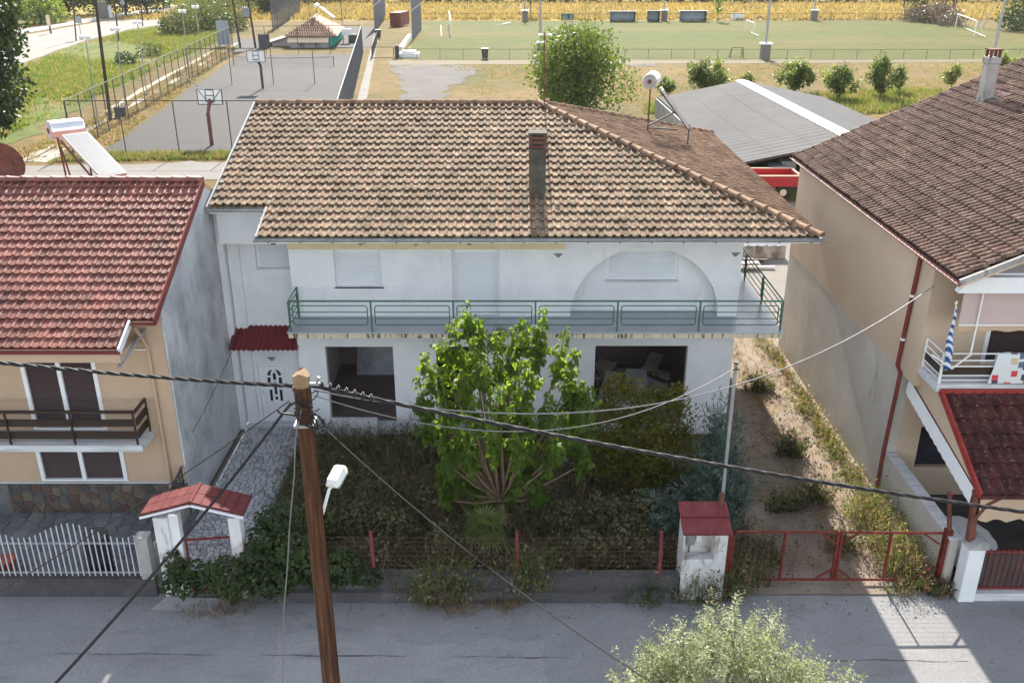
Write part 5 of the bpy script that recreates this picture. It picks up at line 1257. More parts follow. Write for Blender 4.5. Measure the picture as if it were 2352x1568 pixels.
# ================================================================== plants
NP = np.random.default_rng(42)
def unit(v): return v / np.maximum(np.linalg.norm(v, axis=1, keepdims=True), 1e-9)
def leaf_quads(Pt, D, N, L, Wd, bend=.0):
    """diamond leaves: base, side, tip, side"""
    S = unit(np.cross(D, N)); L = np.asarray(L).reshape(-1, 1) * np.ones((len(Pt), 1)); Wd = np.asarray(Wd).reshape(-1, 1) * np.ones((len(Pt), 1))
    m = Pt + D * L * .45
    V = np.stack([Pt, m + S * Wd / 2, Pt + D * L - N * L * bend, m - S * Wd / 2], axis=1)
    return V
def blades(Pt, D, L, Wd, lean=.5, rng=NP):
    """grass blades, a triangle each"""
    n = len(Pt); a = rng.uniform(0, 2 * np.pi, n); S = np.stack([np.cos(a), np.sin(a), np.zeros(n)], 1)
    L = np.asarray(L).reshape(-1, 1); Wd = np.asarray(Wd).reshape(-1, 1)
    return np.stack([Pt - S * Wd / 2, Pt + S * Wd / 2, Pt + D * L], axis=1)
def blob_points(blobs, n, rng=NP, shell=.55):
    """points in ellipsoids, denser toward the outside; returns points and outward directions"""
    vol = np.array([b[1] * b[2] * b[3] for b in blobs]) ** .67; idx = rng.choice(len(blobs), n, p=vol / vol.sum())
    B = np.array([[*b[0], b[1], b[2], b[3]] for b in blobs])[idx]
    d = unit(rng.normal(size=(n, 3))); r = (shell + (1 - shell) * rng.random(n) ** .6)[:, None] * (1 + .16 * np.sin(d[:, :1] * 7 + d[:, 1:2] * 9 + idx[:, None]))
    return B[:, :3] + d * r * B[:, 3:], d
def crown(name, blobs, n, L, Wd, mat, par, rng=NP, up=.3, shell=.5, droop=.0, jit=.9):
    Pt, d = blob_points(blobs, n, rng, shell)
    D = unit(d * .6 + rng.normal(size=(n, 3)) * jit + np.array([0, 0, up - droop])); N = unit(np.cross(D, rng.normal(size=(n, 3))))
    s = rng.uniform(.65, 1.3, n)
    o = npmesh(name, leaf_quads(Pt, D, N, L * s, Wd * s).reshape(-1, 3), 4, mat, par); o["kind"] = "stuff"
    return o
def limb(par, pts, r, mat, name="trunk", n=7):
    mb = MB(); k = len(pts); mb.tube(pts, [r * (1 - .75 * i / (k - 1)) for i in range(k)], n); return mb.build(name, mat, par, smooth=True)
def tree(name, label, base, height, rad, mat, leaf=.25, n=2500, trunk=.12, cat="tree", group=None, bark='dark_bark', low=.25, blobs=9, seed=0, cone=0.0, shell=.45):
    g = random.Random(seed + 17); r_ = np.random.default_rng(seed + 5); b = Vector(base)
    t = thing(name, label, cat, b, group)
    bl = []
    for k in range(blobs):
        f = g.random(); h = height * (low + (1 - low) * (.12 + .76 * f)); ww = rad * (1 - cone * f) * (.55 + .5 * math.sin(math.pi * (.15 + .7 * f)))
        a = g.uniform(0, 6.28); q = g.uniform(.15, .62) * ww
        s = g.uniform(.38, .62) * ww
        bl.append(((b.x + q * math.cos(a), b.y + q * math.sin(a), b.z + h), s, s, s * g.uniform(.8, 1.15)))
    bl.append(((b.x, b.y, b.z + height * (low + (1 - low) * .5)), rad * .62, rad * .62, height * (1 - low) * .40))
    limb(t, [b, b + Vector((g.uniform(-.1, .1), 0, height * low)), b + Vector((g.uniform(-.3, .3) * rad * .4, 0, height * (low + .4 * (1 - low))))], trunk, M[bark])
    mb = MB()
    for q in bl[:6]:
        st = b + Vector((0, 0, height * low * .9)); en = Vector(q[0]); mb.tube([st, st.lerp(en, .5) + Vector((0, 0, .1 * height)), en], [trunk * .5, trunk * .3, trunk * .12], 5)
    mb.build("limb", M[bark], t)
    crown("crown", bl, n, leaf, leaf * .62, M[mat], t, r_, .25, shell)
    return t
def shootplant(par, name, shoots, leaf, per_m, mat, rng, droop=.5, wid=.72, tipdense=1.0):
    """leaves hung along shoots (each a list of points)"""
    Ps, Ds, Ns, Ls = [], [], [], []
    for pts in shoots:
        A = np.array([tuple(p) for p in pts]); seg = np.linalg.norm(np.diff(A, axis=0), axis=1); cum = np.concatenate([[0], np.cumsum(seg)])
        n = max(3, int(cum[-1] * per_m)); t = rng.random(n) ** (1 / tipdense) * cum[-1]
        k = np.clip(np.searchsorted(cum, t, side='right') - 1, 0, len(seg) - 1); f = ((t - cum[k]) / seg[k])[:, None]
        p = A[k] * (1 - f) + A[k + 1] * f; ax = unit(A[k + 1] - A[k])
        out = unit(np.cross(ax, rng.normal(size=(n, 3))))
        Ps.append(p + out * leaf * .3); Ds.append(unit(out + ax * .25 + np.array([0, 0, -droop]) + rng.normal(size=(n, 3)) * .25)); Ns.append(unit(np.array([0, 0, 1.0]) + out * .5 + rng.normal(size=(n, 3)) * .35)); Ls.append(leaf * rng.uniform(.55, 1.25, n) * (1.0 - .35 * (t / cum[-1]) ** 4))
    Pt, D, N, L = np.concatenate(Ps), np.concatenate(Ds), np.concatenate(Ns), np.concatenate(Ls)
    S = unit(np.cross(D, N)); N2 = unit(np.cross(S, D)); L = L[:, None]; W = L * wid
    V = np.stack([Pt, Pt + D * L * .35 + S * W * .5 + N2 * L * .05, Pt + D * L * .72 + S * W * .3, Pt + D * L - N2 * L * .12, Pt + D * L * .72 - S * W * .3, Pt + D * L * .35 - S * W * .5 + N2 * L * .05], axis=1)
    o = npmesh(name, V.reshape(-1, 3), 6, mat, par); o["kind"] = "stuff"
    return o
# the mulberry in the front garden
MBx, MBy = -.25, 18.95
mu = thing("mulberry_tree", "bushy mulberry with sunlit drooping leaves in front of the white balcony", "tree", (MBx, MBy, 0))
limb(mu, [(MBx, MBy, 0), (MBx + .02, MBy, .9), (MBx - .05, MBy + .05, 1.5)], .14, M['bark'])
g = random.Random(31); shoots = []
tips = [(1068, 690, .3), (1100, 720, .1), (1030, 745, .0), (1140, 760, .0), (1085, 770, -.6), (1015, 775, -.2), (1205, 728, .4), (1250, 705, .5), (1230, 775, .1), (1300, 748, -.1), (1320, 800, .1), (1345, 880, .2), (975, 810, .1), (955, 865, .0), (965, 905, .1),
        (1110, 820, -1.1), (1060, 850, -1.2), (1190, 860, -1.4), (1265, 900, -1.0), (1010, 860, -.7), (1150, 880, -1.6), (1090, 900, -1.5), (1340, 930, -.1), (1300, 945, -.5), (1225, 945, -1.3), (1040, 940, -1.0), (1000, 960, -.6), (1180, 745, .9), (1060, 800, .7), (1130, 960, -1.7), (1190, 985, -1.6), (1275, 1000, -1.0), (1060, 1000, -1.2), (1010, 1010, -.8), (1320, 850, .5), (1215, 820, -1.1), (1165, 930, .2), (1180, 1045, -.3), (1250, 1040, -.1), (1035, 1030, .1), (1100, 1050, .2), (1355, 905, .1), (1362, 950, .2), (1350, 985, .1), (1060, 1000, .35), (1140, 1015, .4), (1220, 1010, .3), (1290, 1005, .25), (1010, 1060, .1), (1160, 1075, .3), (1240, 1080, .2), (1090, 1085, .3)]
sub = []
for px, py, dy in tips:
    tp = PY(px, py, MBy + dy); a = Vector((MBx + g.uniform(-.12, .12), MBy + g.uniform(-.1, .1), 1.3))
    low = tp - Vector((g.uniform(-.12, .12), g.uniform(-.1, .1), g.uniform(.75, 1.15))); low.z = max(low.z, 1.2)
    low = low.lerp(Vector((MBx, MBy, low.z)), .14)
    shoots.append([a, a.lerp(low, .55) + Vector((0, 0, -.12)), low, tp])
    sub.append([low - Vector((0, 0, .25)), low, low.lerp(tp, .5), tp])
    for q in range(4):
        st = low.lerp(tp, g.uniform(-.15, .75)); an = g.uniform(0, 6.28); r = g.uniform(.22, .42)
        sub.append([st, st + Vector((r * .6 * math.cos(an), r * .6 * math.sin(an), .10)), st + Vector((r * math.cos(an), r * math.sin(an), g.uniform(-.05, .22)))])
for k, s_ in enumerate(shoots):
    mb = MB(); mb.tube(s_, [.042, .03, .02, .006], 5); mb.build("branch", M['bark'], mu)
shootplant(mu, "crown", sub, .165, 70, M['mulberry'], np.random.default_rng(8), 1.15, .72, 1.1)
# fan palms
def fanpalm(label, base, h, fronds, seed, rad=.75):
    g = random.Random(seed); b = Vector(base)
    o = thing("fan_palm", label, "palm", b, "small palms in the garden")
    mb = MB(); mb.tube([b, b + Vector((.02, 0, h * .5)), b + Vector((0, 0, h))], [.09, .1, .11], 8); mb.build("trunk", M['dark_bark'], o)
    for k in range(fronds):
        a = g.uniform(0, 6.28); el = g.uniform(-.35, 1.3); d = Vector((math.cos(a) * math.cos(el), math.sin(a) * math.cos(el), math.sin(el)))
        st = b + Vector((0, 0, h)); c = st + d * rad * g.uniform(.6, 1.0); s = d.cross(Vector((0, 0, 1))).normalized(); u = s.cross(d)
        mb = MB(); mb.tube([st, c], [.012, .007], 4)
        for q in range(13):
            t = math.radians(-84 + 14 * q); e = (d * math.cos(t) + s * math.sin(t)); tip = c + e * .48 - Vector((0, 0, .10 * abs(math.sin(t)) + .06)); n2 = e.cross(u).normalized() * .024
            mb.face([c, c + e * .2 + n2, tip, c + e * .2 - n2])
        mb.build("frond", M['palm'], o)
fanpalm("small fan palm with green fronds standing in dry weeds near the fence", (-.60, 17.7, 0), 1.25, 15, 3, .34)
fanpalm("taller dark fan palm half hidden behind the mulberry by the balcony", (-.1, 22.3, 0), 3.3, 16, 6, .8)
# yellowing shrub and juniper
ys_ = thing("yellowing_shrub", "dense olive-yellow shrub in front of the wide dark opening", "shrub", (3.1, 21.4, 0))
sx = lambda px, py, Y: tuple(PY(px, py, Y))
bl = [(sx(1450, 925, 21.5), .75, .7, .6), (sx(1525, 955, 21.3), .8, .7, .6), (sx(1400, 985, 21.2), .7, .7, .7), (sx(1480, 1020, 20.9), 1.0, .8, .75), (sx(1560, 1040, 20.9), .8, .7, .7), (sx(1390, 1050, 20.9), .6, .6, .6), (sx(1420, 890, 21.7), .45, .4, .35), (sx(1545, 910, 21.6), .45, .4, .3), (sx(1480, 1080, 20.8), .8, .7, .6)]
limb(ys_, [(3.1, 21.3, 0), (3.15, 21.3, .8), (3.2, 21.3, 1.6)], .09, M['dark_bark'])
crown("crown", bl, 9000, .105, .06, M['bush_yellow'], ys_, np.random.default_rng(4), .35, .5)
ju = thing("juniper_bush", "feathery blue-green juniper sprawling beside the meter pillar", "shrub", (4.9, 19.2, 0))
limb(ju, [(4.9, 19.2, 0), (4.95, 19.2, .7), (5.1, 19.3, 1.5)], .08, M['dark_bark'])
g = random.Random(12); sh = []
for px, py, Y in ((1690, 925, 20.2), (1670, 960, 20.0), (1715, 985, 19.9), (1640, 930, 20.0), (1700, 1010, 19.6), (1660, 990, 19.4), (1600, 1050, 19.2), (1705, 1090, 18.8), (1540, 1110, 18.8), (1500, 1150, 18.6), (1560, 1170, 18.4), (1620, 1130, 18.5), (1690, 1150, 18.4), (1515, 1210, 18.2), (1600, 1220, 18.2), (1700, 1210, 18.1), (1650, 1060, 19.0), (1630, 970, 19.8), (1715, 1160, 18.6), (1575, 1120, 19.0), (1530, 1180, 18.9), (1650, 1200, 18.2), (1680, 1060, 19.4), (1590, 1180, 18.0), (1545, 1235, 18.0), (1670, 1120, 18.3)):
    tp = PY(px, py, Y); a = Vector((4.95, 19.3, .5)); 
    for q in range(3):
        e = tp + Vector((g.gauss(0, .22), g.gauss(0, .2), g.gauss(0, .16))); sh.append([a.lerp(e, .25), a.lerp(e, .6) + Vector((0, 0, .05)), e])
        for z in range(4):
            b0x = a.lerp(e, g.uniform(.4, .95)); sh.append([b0x, b0x + Vector((g.gauss(0, .12), g.gauss(0, .12), .1)), b0x + Vector((g.gauss(0, .22), g.gauss(0, .2), g.uniform(.05, .3)))])
shootplant(ju, "crown", sh, .19, 42, M['juniper'], np.random.default_rng(14), -.5, .16)
# the olive at the near side of the street
OX_, OY_ = 3.35, 11.3
ol = thing("olive_tree", "sunlit silver-green olive tree at the near edge of the street", "tree", (OX_, OY_, 0))
limb(ol, [(OX_, OY_, .1), (OX_ + .1, OY_, .8), (OX_ + .05, OY_ + .1, 1.6), (OX_ + .1, OY_, 2.5)], .16, M['bark'])
bl = [((OX_ + .1 + a * 1.3, OY_ + b, c - .28), r * 1.05, r, r * .85) for a, b, c, r in ((0, .1, 2.9, 1.0), (-.9, 0, 2.5, .8), (1.0, -.1, 2.45, .85), (.1, .5, 3.35, .6), (-.2, -.5, 2.2, .9), (1.7, -.2, 2.0, .6), (-1.3, -.2, 2.05, .55), (.5, .6, 3.0, .6), (-.5, .5, 3.1, .5), (.6, -.8, 1.9, .8), (1.35, .3, 2.3, .55), (-.75, .35, 2.85, .45))]
g = random.Random(77); sh = []; r_ = np.random.default_rng(71)
pts_, dd = blob_points(bl, 900, r_, .7)
for p, d in zip(pts_, dd):
    p = Vector(p); d = Vector(d); e = p + (d * .5 + Vector((g.gauss(0, .25), g.gauss(0, .25), .45))).normalized() * g.uniform(.25, .5); sh.append([p - d * .25, p, e])
mb = MB()
for s in sh[::3]: mb.tube(s, [.007, .005, .002], 3, False)
for q in bl: mb.tube([(OX_ + .05, OY_ + .05, 1.4), Vector((OX_, OY_, 1.6)).lerp(Vector(q[0]), .5), q[0]], [.06, .035, .012], 5)
mb.build("twigs" if False else "limb", M['bark'], ol)
shootplant(ol, "crown", sh, .085, 95, M['olive'], r_, .0, .25)
# ------------------------------------------------------------------ weeds and ground cover near by (nobody could count these)
def weedmass(name, label, Pt, h, mats, w=.016, lean=.55, per=3, leaf=0.0, seed=1, cat="weeds"):
    """tangled stalks (and leaves) rising from ground points; one stuff object"""
    r = np.random.default_rng(seed); Pt = np.repeat(np.asarray(Pt, float), per, axis=0); n = len(Pt)
    Pt = Pt + np.concatenate([r.normal(0, .05, (n, 2)), np.zeros((n, 1))], 1)
    hh = np.repeat(np.asarray(h, float) * np.ones(n // per), per) * r.uniform(.45, 1.15, n)
    D = unit(np.concatenate([r.normal(0, lean, (n, 2)), np.ones((n, 1))], 1)); D2 = unit(D + np.concatenate([r.normal(0, .6, (n, 2)), r.normal(-.3, .4, (n, 1))], 1))
    a = r.uniform(0, 2 * np.pi, n); S = np.stack([np.cos(a), np.sin(a), np.zeros(n)], 1) * (w * r.uniform(.5, 1.3, n))[:, None]
    M1 = Pt + D * hh[:, None] * .6; T = M1 + D2 * hh[:, None] * .45
    q = np.stack([Pt - S / 2, Pt + S / 2, M1 + S * .4, M1 - S * .4], 1); t = np.stack([M1 - S * .4, M1 + S * .4, T + S * .06, T - S * .06], 1)
    V = [q, t]; mi = r.integers(0, len(mats), n); fm = [mi, mi]
    if leaf:
        k = 3; f = r.random((n * k, 1)); Pl = np.repeat(Pt, k, 0) * (1 - f) + np.repeat(T, k, 0) * f
        Dl = unit(r.normal(size=(n * k, 3)) + np.array([0, 0, .2])); Nl = unit(np.cross(Dl, r.normal(size=(n * k, 3)))); s = leaf * r.uniform(.6, 1.4, n * k)
        V.append(leaf_quads(Pl, Dl, Nl, s, s * .5)); fm.append(np.repeat(mi, k))
    o = npmesh(name, np.concatenate(V).reshape(-1, 3), 4, mats, None, np.concatenate(fm)); tag(o, label, cat, None, "stuff")
    return o
R0 = np.random.default_rng(100)
def scatter(n, x0, x1, y0, y1, z=.02, r=R0): return np.stack([r.uniform(x0, x1, n), r.uniform(y0, y1, n), np.full(n, z)], 1)
pts = scatter(4300, -6.0, 6.0, 17.25, 24.0); pts = pts[~((pts[:, 0] > 5.0) & (pts[:, 1] > 20))]
dens = .5 + .5 * np.sin(pts[:, 0] * 1.9 + 1) * np.sin(pts[:, 1] * 1.7); keepm = R0.random(len(pts)) < .55 + .45 * dens; pts = pts[keepm]
weedmass("dry_weeds", "tangle of dead brown weeds filling the front garden", pts, .5 + .9 * R0.random(len(pts)), [M['weed_dry'], M['weed_dry'], M['weed_dry'], M['bramble'], M['ivy'], M['weed_green'], M['ivy'], M['weed_green']], .022, .55, 4, .085, 2)
pts = scatter(700, -5.9, -3.0, 18.5, 23.5)
weedmass("tall_grass", "tall arching green grass beside the entrance path", pts, .9 + .4 * R0.random(len(pts)), [M['ivy'], M['weed_green'], M['weed_dry']], .02, .5, 4, .05, 3)
# bindweed over the portico and wall
pts = scatter(420, -5.6, 4.6, 17.3, 21.5)
weedmass("tall_stalks", "pale dead stalks standing above the garden weeds", pts, .9 + .5 * R0.random(len(pts)), [M['weed_straw'], M['weed_dry'], M['weed_straw']], .013, .45, 3, .03, 12)
def carpet(name, label, blobs, n, leaf, mat, seed, cat="climber"):
    r = np.random.default_rng(seed); Pt, d = blob_points(blobs, n, r, .7)
    Pt[:, 2] = np.maximum(Pt[:, 2], .03); D = unit(d * .5 + r.normal(size=(n, 3)) * .6 + np.array([0, -.2, -.4])); N = unit(d + np.array([0, -.3, .6]) + r.normal(size=(n, 3)) * .4)
    S = unit(np.cross(D, N)); D = unit(np.cross(N, S)); L = (leaf * r.uniform(.55, 1.3, n))[:, None]
    V = np.stack([Pt, Pt + D * L * .15 + S * L * .45, Pt + D * L * .6 + S * L * .33, Pt + D * L, Pt + D * L * .6 - S * L * .33, Pt + D * L * .15 - S * L * .45], 1)
    o = npmesh(name, V.reshape(-1, 3), 6, mat); tag(o, label, cat, None, "stuff"); return o
def bl_(px, py, Y, a, b, c): p = PY(px, py, Y); return ((p.x, Y, p.z), a, b, c)
carpet("bindweed", "dark green bindweed smothering the portico gate and the wall beside it",
       [bl_(440, 1312, 16.7, .6, .25, .28), bl_(420, 1335, 16.6, .5, .3, .3), bl_(520, 1320, 16.6, .6, .35, .4), bl_(600, 1285, 16.85, .5, .3, .42), bl_(665, 1262, 16.9, .55, .3, .45), bl_(620, 1330, 16.6, .6, .3, .4), bl_(700, 1290, 16.85, .5, .3, .5), bl_(780, 1300, 16.9, .5, .3, .45), bl_(840, 1325, 16.85, .35, .2, .2), bl_(640, 1190, 17.5, .5, .4, .35), bl_(400, 1290, 16.8, .2, .2, .3), bl_(740, 1330, 16.7, .4, .2, .3), bl_(605, 1240, 17.1, .35, .3, .35)], 5200, .095, M['ivy'], 6)
carpet("undergrowth", "dark leafy undergrowth of brambles between the dead weeds",
       [bl_(px, py, Y, a, a * .7, h) for (px, py, Y, a, h) in ((740, 1060, 22.4, .7, .5), (820, 1040, 22.8, .6, .4), (700, 1130, 20.4, .6, .6), (780, 1120, 20.8, .7, .5), (860, 1110, 21.0, .6, .45), (930, 1060, 22.4, .6, .4), (720, 1195, 18.6, .5, .5), (820, 1190, 18.9, .6, .45), (900, 1200, 18.5, .5, .4), (1000, 1150, 19.8, .5, .4), (1020, 1230, 17.9, .4, .35), (1290, 1180, 18.9, .5, .4), (1380, 1170, 19.0, .6, .45), (1440, 1220, 18.0, .5, .4), (1350, 1240, 17.7, .4, .35), (1480, 1160, 18.9, .5, .4), (960, 1120, 20.6, .4, .35), (1250, 1140, 20.0, .5, .35), (870, 1255, 17.5, .4, .3), (1130, 1250, 17.6, .35, .3))], 7500, .075, M['undergrowth'], 16, "undergrowth")
def clump(label, px, py, h, mats, n=60, spread=.25, leaf=.05, seed=0, z=0.0, name="weed_clump", group="weed clumps along the street wall"):
    c = P(px, py, z); r = np.random.default_rng(seed + 300)
    pts = np.stack([c.x + r.normal(0, spread, n), c.y + r.normal(0, spread * .5, n), np.full(n, z)], 1)
    o = weedmass(name, label, pts, h * (1.5 if leaf else 1.0) * r.uniform(.6, 1.1, n), mats, .017, .35, 4, leaf * 1.5, seed, "weeds")
    o["group"] = group
    return o
gm_ = [M['weed_green'], M['weed_green'], M['weed_dry']]; dm_ = [M['weed_dry'], M['weed_straw']]
clump("leafy weed clump at the foot of the low wall with dry roots", 985, 1378, .95, gm_, 60, .2, .06, 1)
clump("second leafy weed clump at the low wall between two dry patches", 1065, 1372, .9, gm_, 50, .18, .06, 2)
clump("tall leafy weed clump growing up past the wire fence", 1215, 1368, 1.15, gm_, 80, .22, .06, 3)
clump("dry fallen stalks lying on the asphalt by the wall", 1040, 1392, .25, dm_, 90, .4, .0, 4)
clump("dry brown stalks on the asphalt below the tall weed", 1160, 1392, .25, dm_, 60, .25, .0, 5)
clump("pale green weed spire on the doorstep below the bindweed", 528, 1380, 1.1, gm_, 45, .16, .05, 6)
clump("dry stalks round the weed on the portico step", 490, 1395, .22, dm_, 90, .35, .0, 7)
clump("small dark weed low at the wall near the meter pillar", 1490, 1372, .45, [M['ivy'], M['weed_green']], 60, .3, .05, 8)
clump("thin weeds and twigs at the foot of the meter pillar", 1625, 1372, .9, [M['weed_dry'], M['weed_green'], M['ivy']], 60, .3, .05, 9)
clump("weeds at the base of the red side pier of the meter pillar", 1690, 1350, .8, [M['weed_dry'], M['weed_green'], M['ivy']], 70, .25, .05, 10)
clump("grass tuft under the end of the drive gate", 2085, 1352, .3, [M['weed_straw'], M['weed_green']], 60, .3, .03, 11)
clump("dark weeds at the foot of the stout red gate post", 2150, 1358, .35, [M['ivy'], M['weed_dry']], 60, .2, .05, 12)
# drive: leafy weeds against the tan wall, straw between
pts = np.concatenate([np.stack([9.55 - np.abs(R0.normal(0, .22, 260)), R0.uniform(17.7, 32, 260), np.full(260, .03)], 1), np.stack([9.6 - np.abs(R0.normal(0, .30, 200)), R0.uniform(17.7, 27, 200), np.full(200, .03)], 1), np.stack([R0.normal(9.15, .28, 260), R0.uniform(17.6, 20.4, 260), np.full(260, .03)], 1)])
weedmass("wall_weeds", "sunlit green weeds growing along the foot of the tan wall", pts, np.where(pts[:, 1] < 20.6, .9, .45) * (.6 + .6 * R0.random(len(pts))), [M['weed_green'], M['grass_green'], M['weed_straw'], M['weed_dry']], .014, .4, 4, .075, 5)
pts = scatter(2600, 6.5, 9.6, 17.6, 33, .03); pts = pts[R0.random(len(pts)) < .35 + .5 * (np.abs(pts[:, 0] - 7.9) < .35)]
weedmass("drive_grass", "dry straw grass scattered over the gravel drive", pts, .14 + .14 * R0.random(len(pts)), [M['weed_straw'], M['weed_dry'], M['weed_straw'], M['weed_green']], .012, .7, 4, .02, 6)
for k, (px, py, h) in enumerate(((1815, 1045, .75), (1745, 895, .55), (1870, 1150, .6), (1800, 1170, .5), (1760, 1290, .6), (1930, 1260, .5))):
    clump(("dark weed bush at the shadow edge of the drive", "lone weed near the back of the sunlit drive", "low weed in the shade of the drive", "another low weed in the shaded half of the drive", "weed bush behind the red drive gate near the pier", "brown weed behind the middle of the drive gate")[k], px, py, h, [M['weed_green'], M['ivy'], M['weed_dry']], 60, .2, .06, 30 + k, .03, "drive_weed", "weeds standing in the drive")
# pebbles on the drive
g = random.Random(3); mb = MB()
for k in range(900):
    x, y, r = g.uniform(5.2, 9.6), g.uniform(17.1, 27), g.uniform(.008, .03); mb.ball((x, y, .03 + r * .3), r, (1, g.uniform(.6, 1.1), .6), 5, 3)
tag(mb.build("pebbles", M['gravel']), "loose pale pebbles on the drive", "pebbles", None, "stuff")
mb = MB()
for k in range(320):
    x, y = g.uniform(-9, 10), 16.85 - abs(g.gauss(0, .5)); r = g.uniform(.006, .02); mb.ball((x, y, r * .3), r, (1, g.uniform(.6, 1.1), .6), 5, 3)
tag(mb.build("grit", M['gravel']), "grit and crumbs swept against the street wall", "grit", None, "stuff")
# concrete ramp at the portico, crack strip, litter
mb = MB(); a, b, c, d_ = P(368, 1330), P(345, 1400), P(530, 1405), P(545, 1350); mb.face([(b.x, b.y, .004), (c.x, c.y, .004), (d_.x, 16.75, .12), (-7.75, 16.75, .14)]); mb.face([(b.x, b.y, .004), (-7.75, 16.75, .14), (-7.75, 16.75, 0)])
o = mb.build("entrance_ramp", M['asphalt']); o["kind"] = "structure"
def bottle(label, px, py, Y):
    p = PY(px, py, Y); o = thing("plastic_bottle", label, "bottle", (p.x, Y, p.z - .12), "bottles hung in the tree")
    mb = MB(); mb.tube([(p.x, Y, p.z - .12), (p.x, Y, p.z + .06), (p.x, Y, p.z + .11), (p.x, Y, p.z + .14)], [.035, .035, .014, .013], 10); mb.build("body", M['blue_sheet'], o)
    mb = MB(); mb.tube([(p.x, Y, p.z + .142), (p.x, Y, p.z + .165)], .016, 8); mb.build("cap", M['lamp_white'], o)
    mb = MB(); mb.tube([(p.x, Y, p.z + .16), (p.x, Y + .1, p.z + .6)], .003, 4); mb.build("string", M['pale_cable'], o)
bottle("clear plastic bottle hanging under the mulberry, nearer the palm", 1215, 1098, 19.2); bottle("clear plastic bottle hanging under the mulberry, farther from the palm", 1236, 1110, 19.0)
for k, (px, py, lab) in enumerate(((1310, 1068, "pale blue scrap of litter under the shrub"), (1330, 1062, "larger pale scrap of litter beside the shrub"), (1287, 1060, "white crumpled scrap near the mulberry roots"), (991, 1155, "bluish scrap of litter in the dead weeds"))):
    c = P(px, py, .5); g2 = random.Random(k); mb = MB(); mb.grid([[(c.x + .10 * i, c.y + .08 * j, .5 + g2.uniform(-.03, .03)) for i in range(3)] for j in range(3)])
    tag(mb.build("litter_scrap", M['blue_sheet']), lab, "litter", "scraps of litter in the garden")
db_ = thing("plank_pile", "pile of planks and grey beams behind the balcony rail on the sunlit yard", "planks", (9.4, 40.3, 0))
g = random.Random(15)
for k in range(9):
    z = .08 + .07 * (k // 3); y = 40.0 + .38 * (k % 3); mb = MB(); mb.bar((7.6 + g.uniform(0, .5), y, z), (11.4 + g.uniform(-.3, .6), y + g.uniform(-.3, .3), z + .02), .2, .05); mb.build("plank", (M['debris'], M['gutter'], M['dark_wood'])[k % 3], db_)
mb = MB(); mb.grid([[(6.6 + .14 * i, 41.6 + .6 * j, .62 + .26 * j + .03 * math.sin(i * 2.2)) for i in range(46)] for j in range(6)])
tag(mb.build("tin_lean_to", M['blue_sheet']), "pale blue corrugated lean-to sheet behind the white house", "shed roof")
mb = MB(); mb.box(6.6, 12.9, 41.66, 41.8, 0, .58)
tag(mb.build("shed_wall", M['concrete']), "grey shed wall carrying the pale blue sheet", "wall")

# ================================================================== warehouse, trailer, yard
wh = thing("warehouse", "low grey corrugated warehouse with white skylight strip along its ridge", "warehouse", (14, 55, 0))
WYN = 55.2
rn2 = PY(1970, 320, WYN); en = PY(1715, 370, WYN); rf = hit(1704, 184, (0, 0, rn2.z), (0, 0, 1)); ef = Vector((en.x + (rf.x - rn2.x), rf.y, en.z))
en = en + (en - rn2) * .12; ef = ef + (en - rn2) * .1
er_n = Vector((2 * rn2.x - en.x, WYN, en.z)); er_f = Vector((2 * rf.x - ef.x, rf.y, en.z)); ZW = en.z
def corr(name, a0, a1, b0, b1, n, amp, mat, par):
    """corrugated sheet between eave a0-a1 and ridge b0-b1; the corrugations run from eave to ridge"""
    mb = MB(); r0, r1 = [], []
    for k in range(n + 1):
        t = k / n; h = amp * (1 if k % 2 else -1); r0.append(a0.lerp(a1, t) + Vector((0, 0, h))); r1.append(b0.lerp(b1, t) + Vector((0, 0, h)))
    for j in range(3):
        mb.grid([[p.lerp(q, j / 3) + Vector((0, 0, .012)) for p, q in zip(r0, r1)], [p.lerp(q, (j + 1) / 3) for p, q in zip(r0, r1)]])
    return mb.build(name, mat, par)
corr("roof_sheet", en, ef, rn2, rf, 64, .045, M['corrugated'], wh); corr("roof_sheet", er_n, er_f, rn2, rf, 64, .045, M['corrugated'], wh)
u1, u2 = (en - rn2).normalized(), (er_n - rn2).normalized()
mb = MB(); up = Vector((0, 0, .05)); a, b = rn2 + up, rf + up
mb.face([a + u1 * .55, a, b, b + u1 * .55]); mb.face([a, a + u2 * .55, b + u2 * .55, b]); mb.build("skylight_strip", M['skylight'], wh)
mb = MB()
for p, q in ((en, ef), (er_n, er_f)):
    mb = MB(); i = .3; d = (q - p).normalized(); s = Vector((-d.y, d.x, 0)) * .15
    mb.hexa([(p.x, p.y, 0), (q.x, q.y, 0), (q.x + s.x, q.y + s.y, 0), (p.x + s.x, p.y + s.y, 0), (p.x, p.y, ZW - .1), (q.x, q.y, ZW - .1), (q.x + s.x, q.y + s.y, ZW - .1), (p.x + s.x, p.y + s.y, ZW - .1)])
    mb.build("side_wall", M['concrete'], wh)
mb = MB(); mb.face([(ef.x, ef.y, 0), (er_f.x, er_f.y, 0), er_f - Vector((0, 0, .1)), rf - Vector((0, 0, .1)), ef - Vector((0, 0, .1))]); mb.build("gable_wall", M['concrete'], wh)
mb = MB(); mb.bar(en + Vector((0, .05, -.1)), rn2 + Vector((0, .05, -.1)), .08, .16); mb.bar(er_n + Vector((0, .05, -.1)), rn2 + Vector((0, .05, -.1)), .08, .16); mb.build("gable_beam", M['dark_steel'], wh)
for t in (0, .33, .66, 1.0):
    mb = MB(); p = en.lerp(er_n, t); mb.box(p.x - .12, p.x + .12, p.y + .1, p.y + .34, 0, ZW - .1); mb.build("front_post", M['dark_steel'], wh)
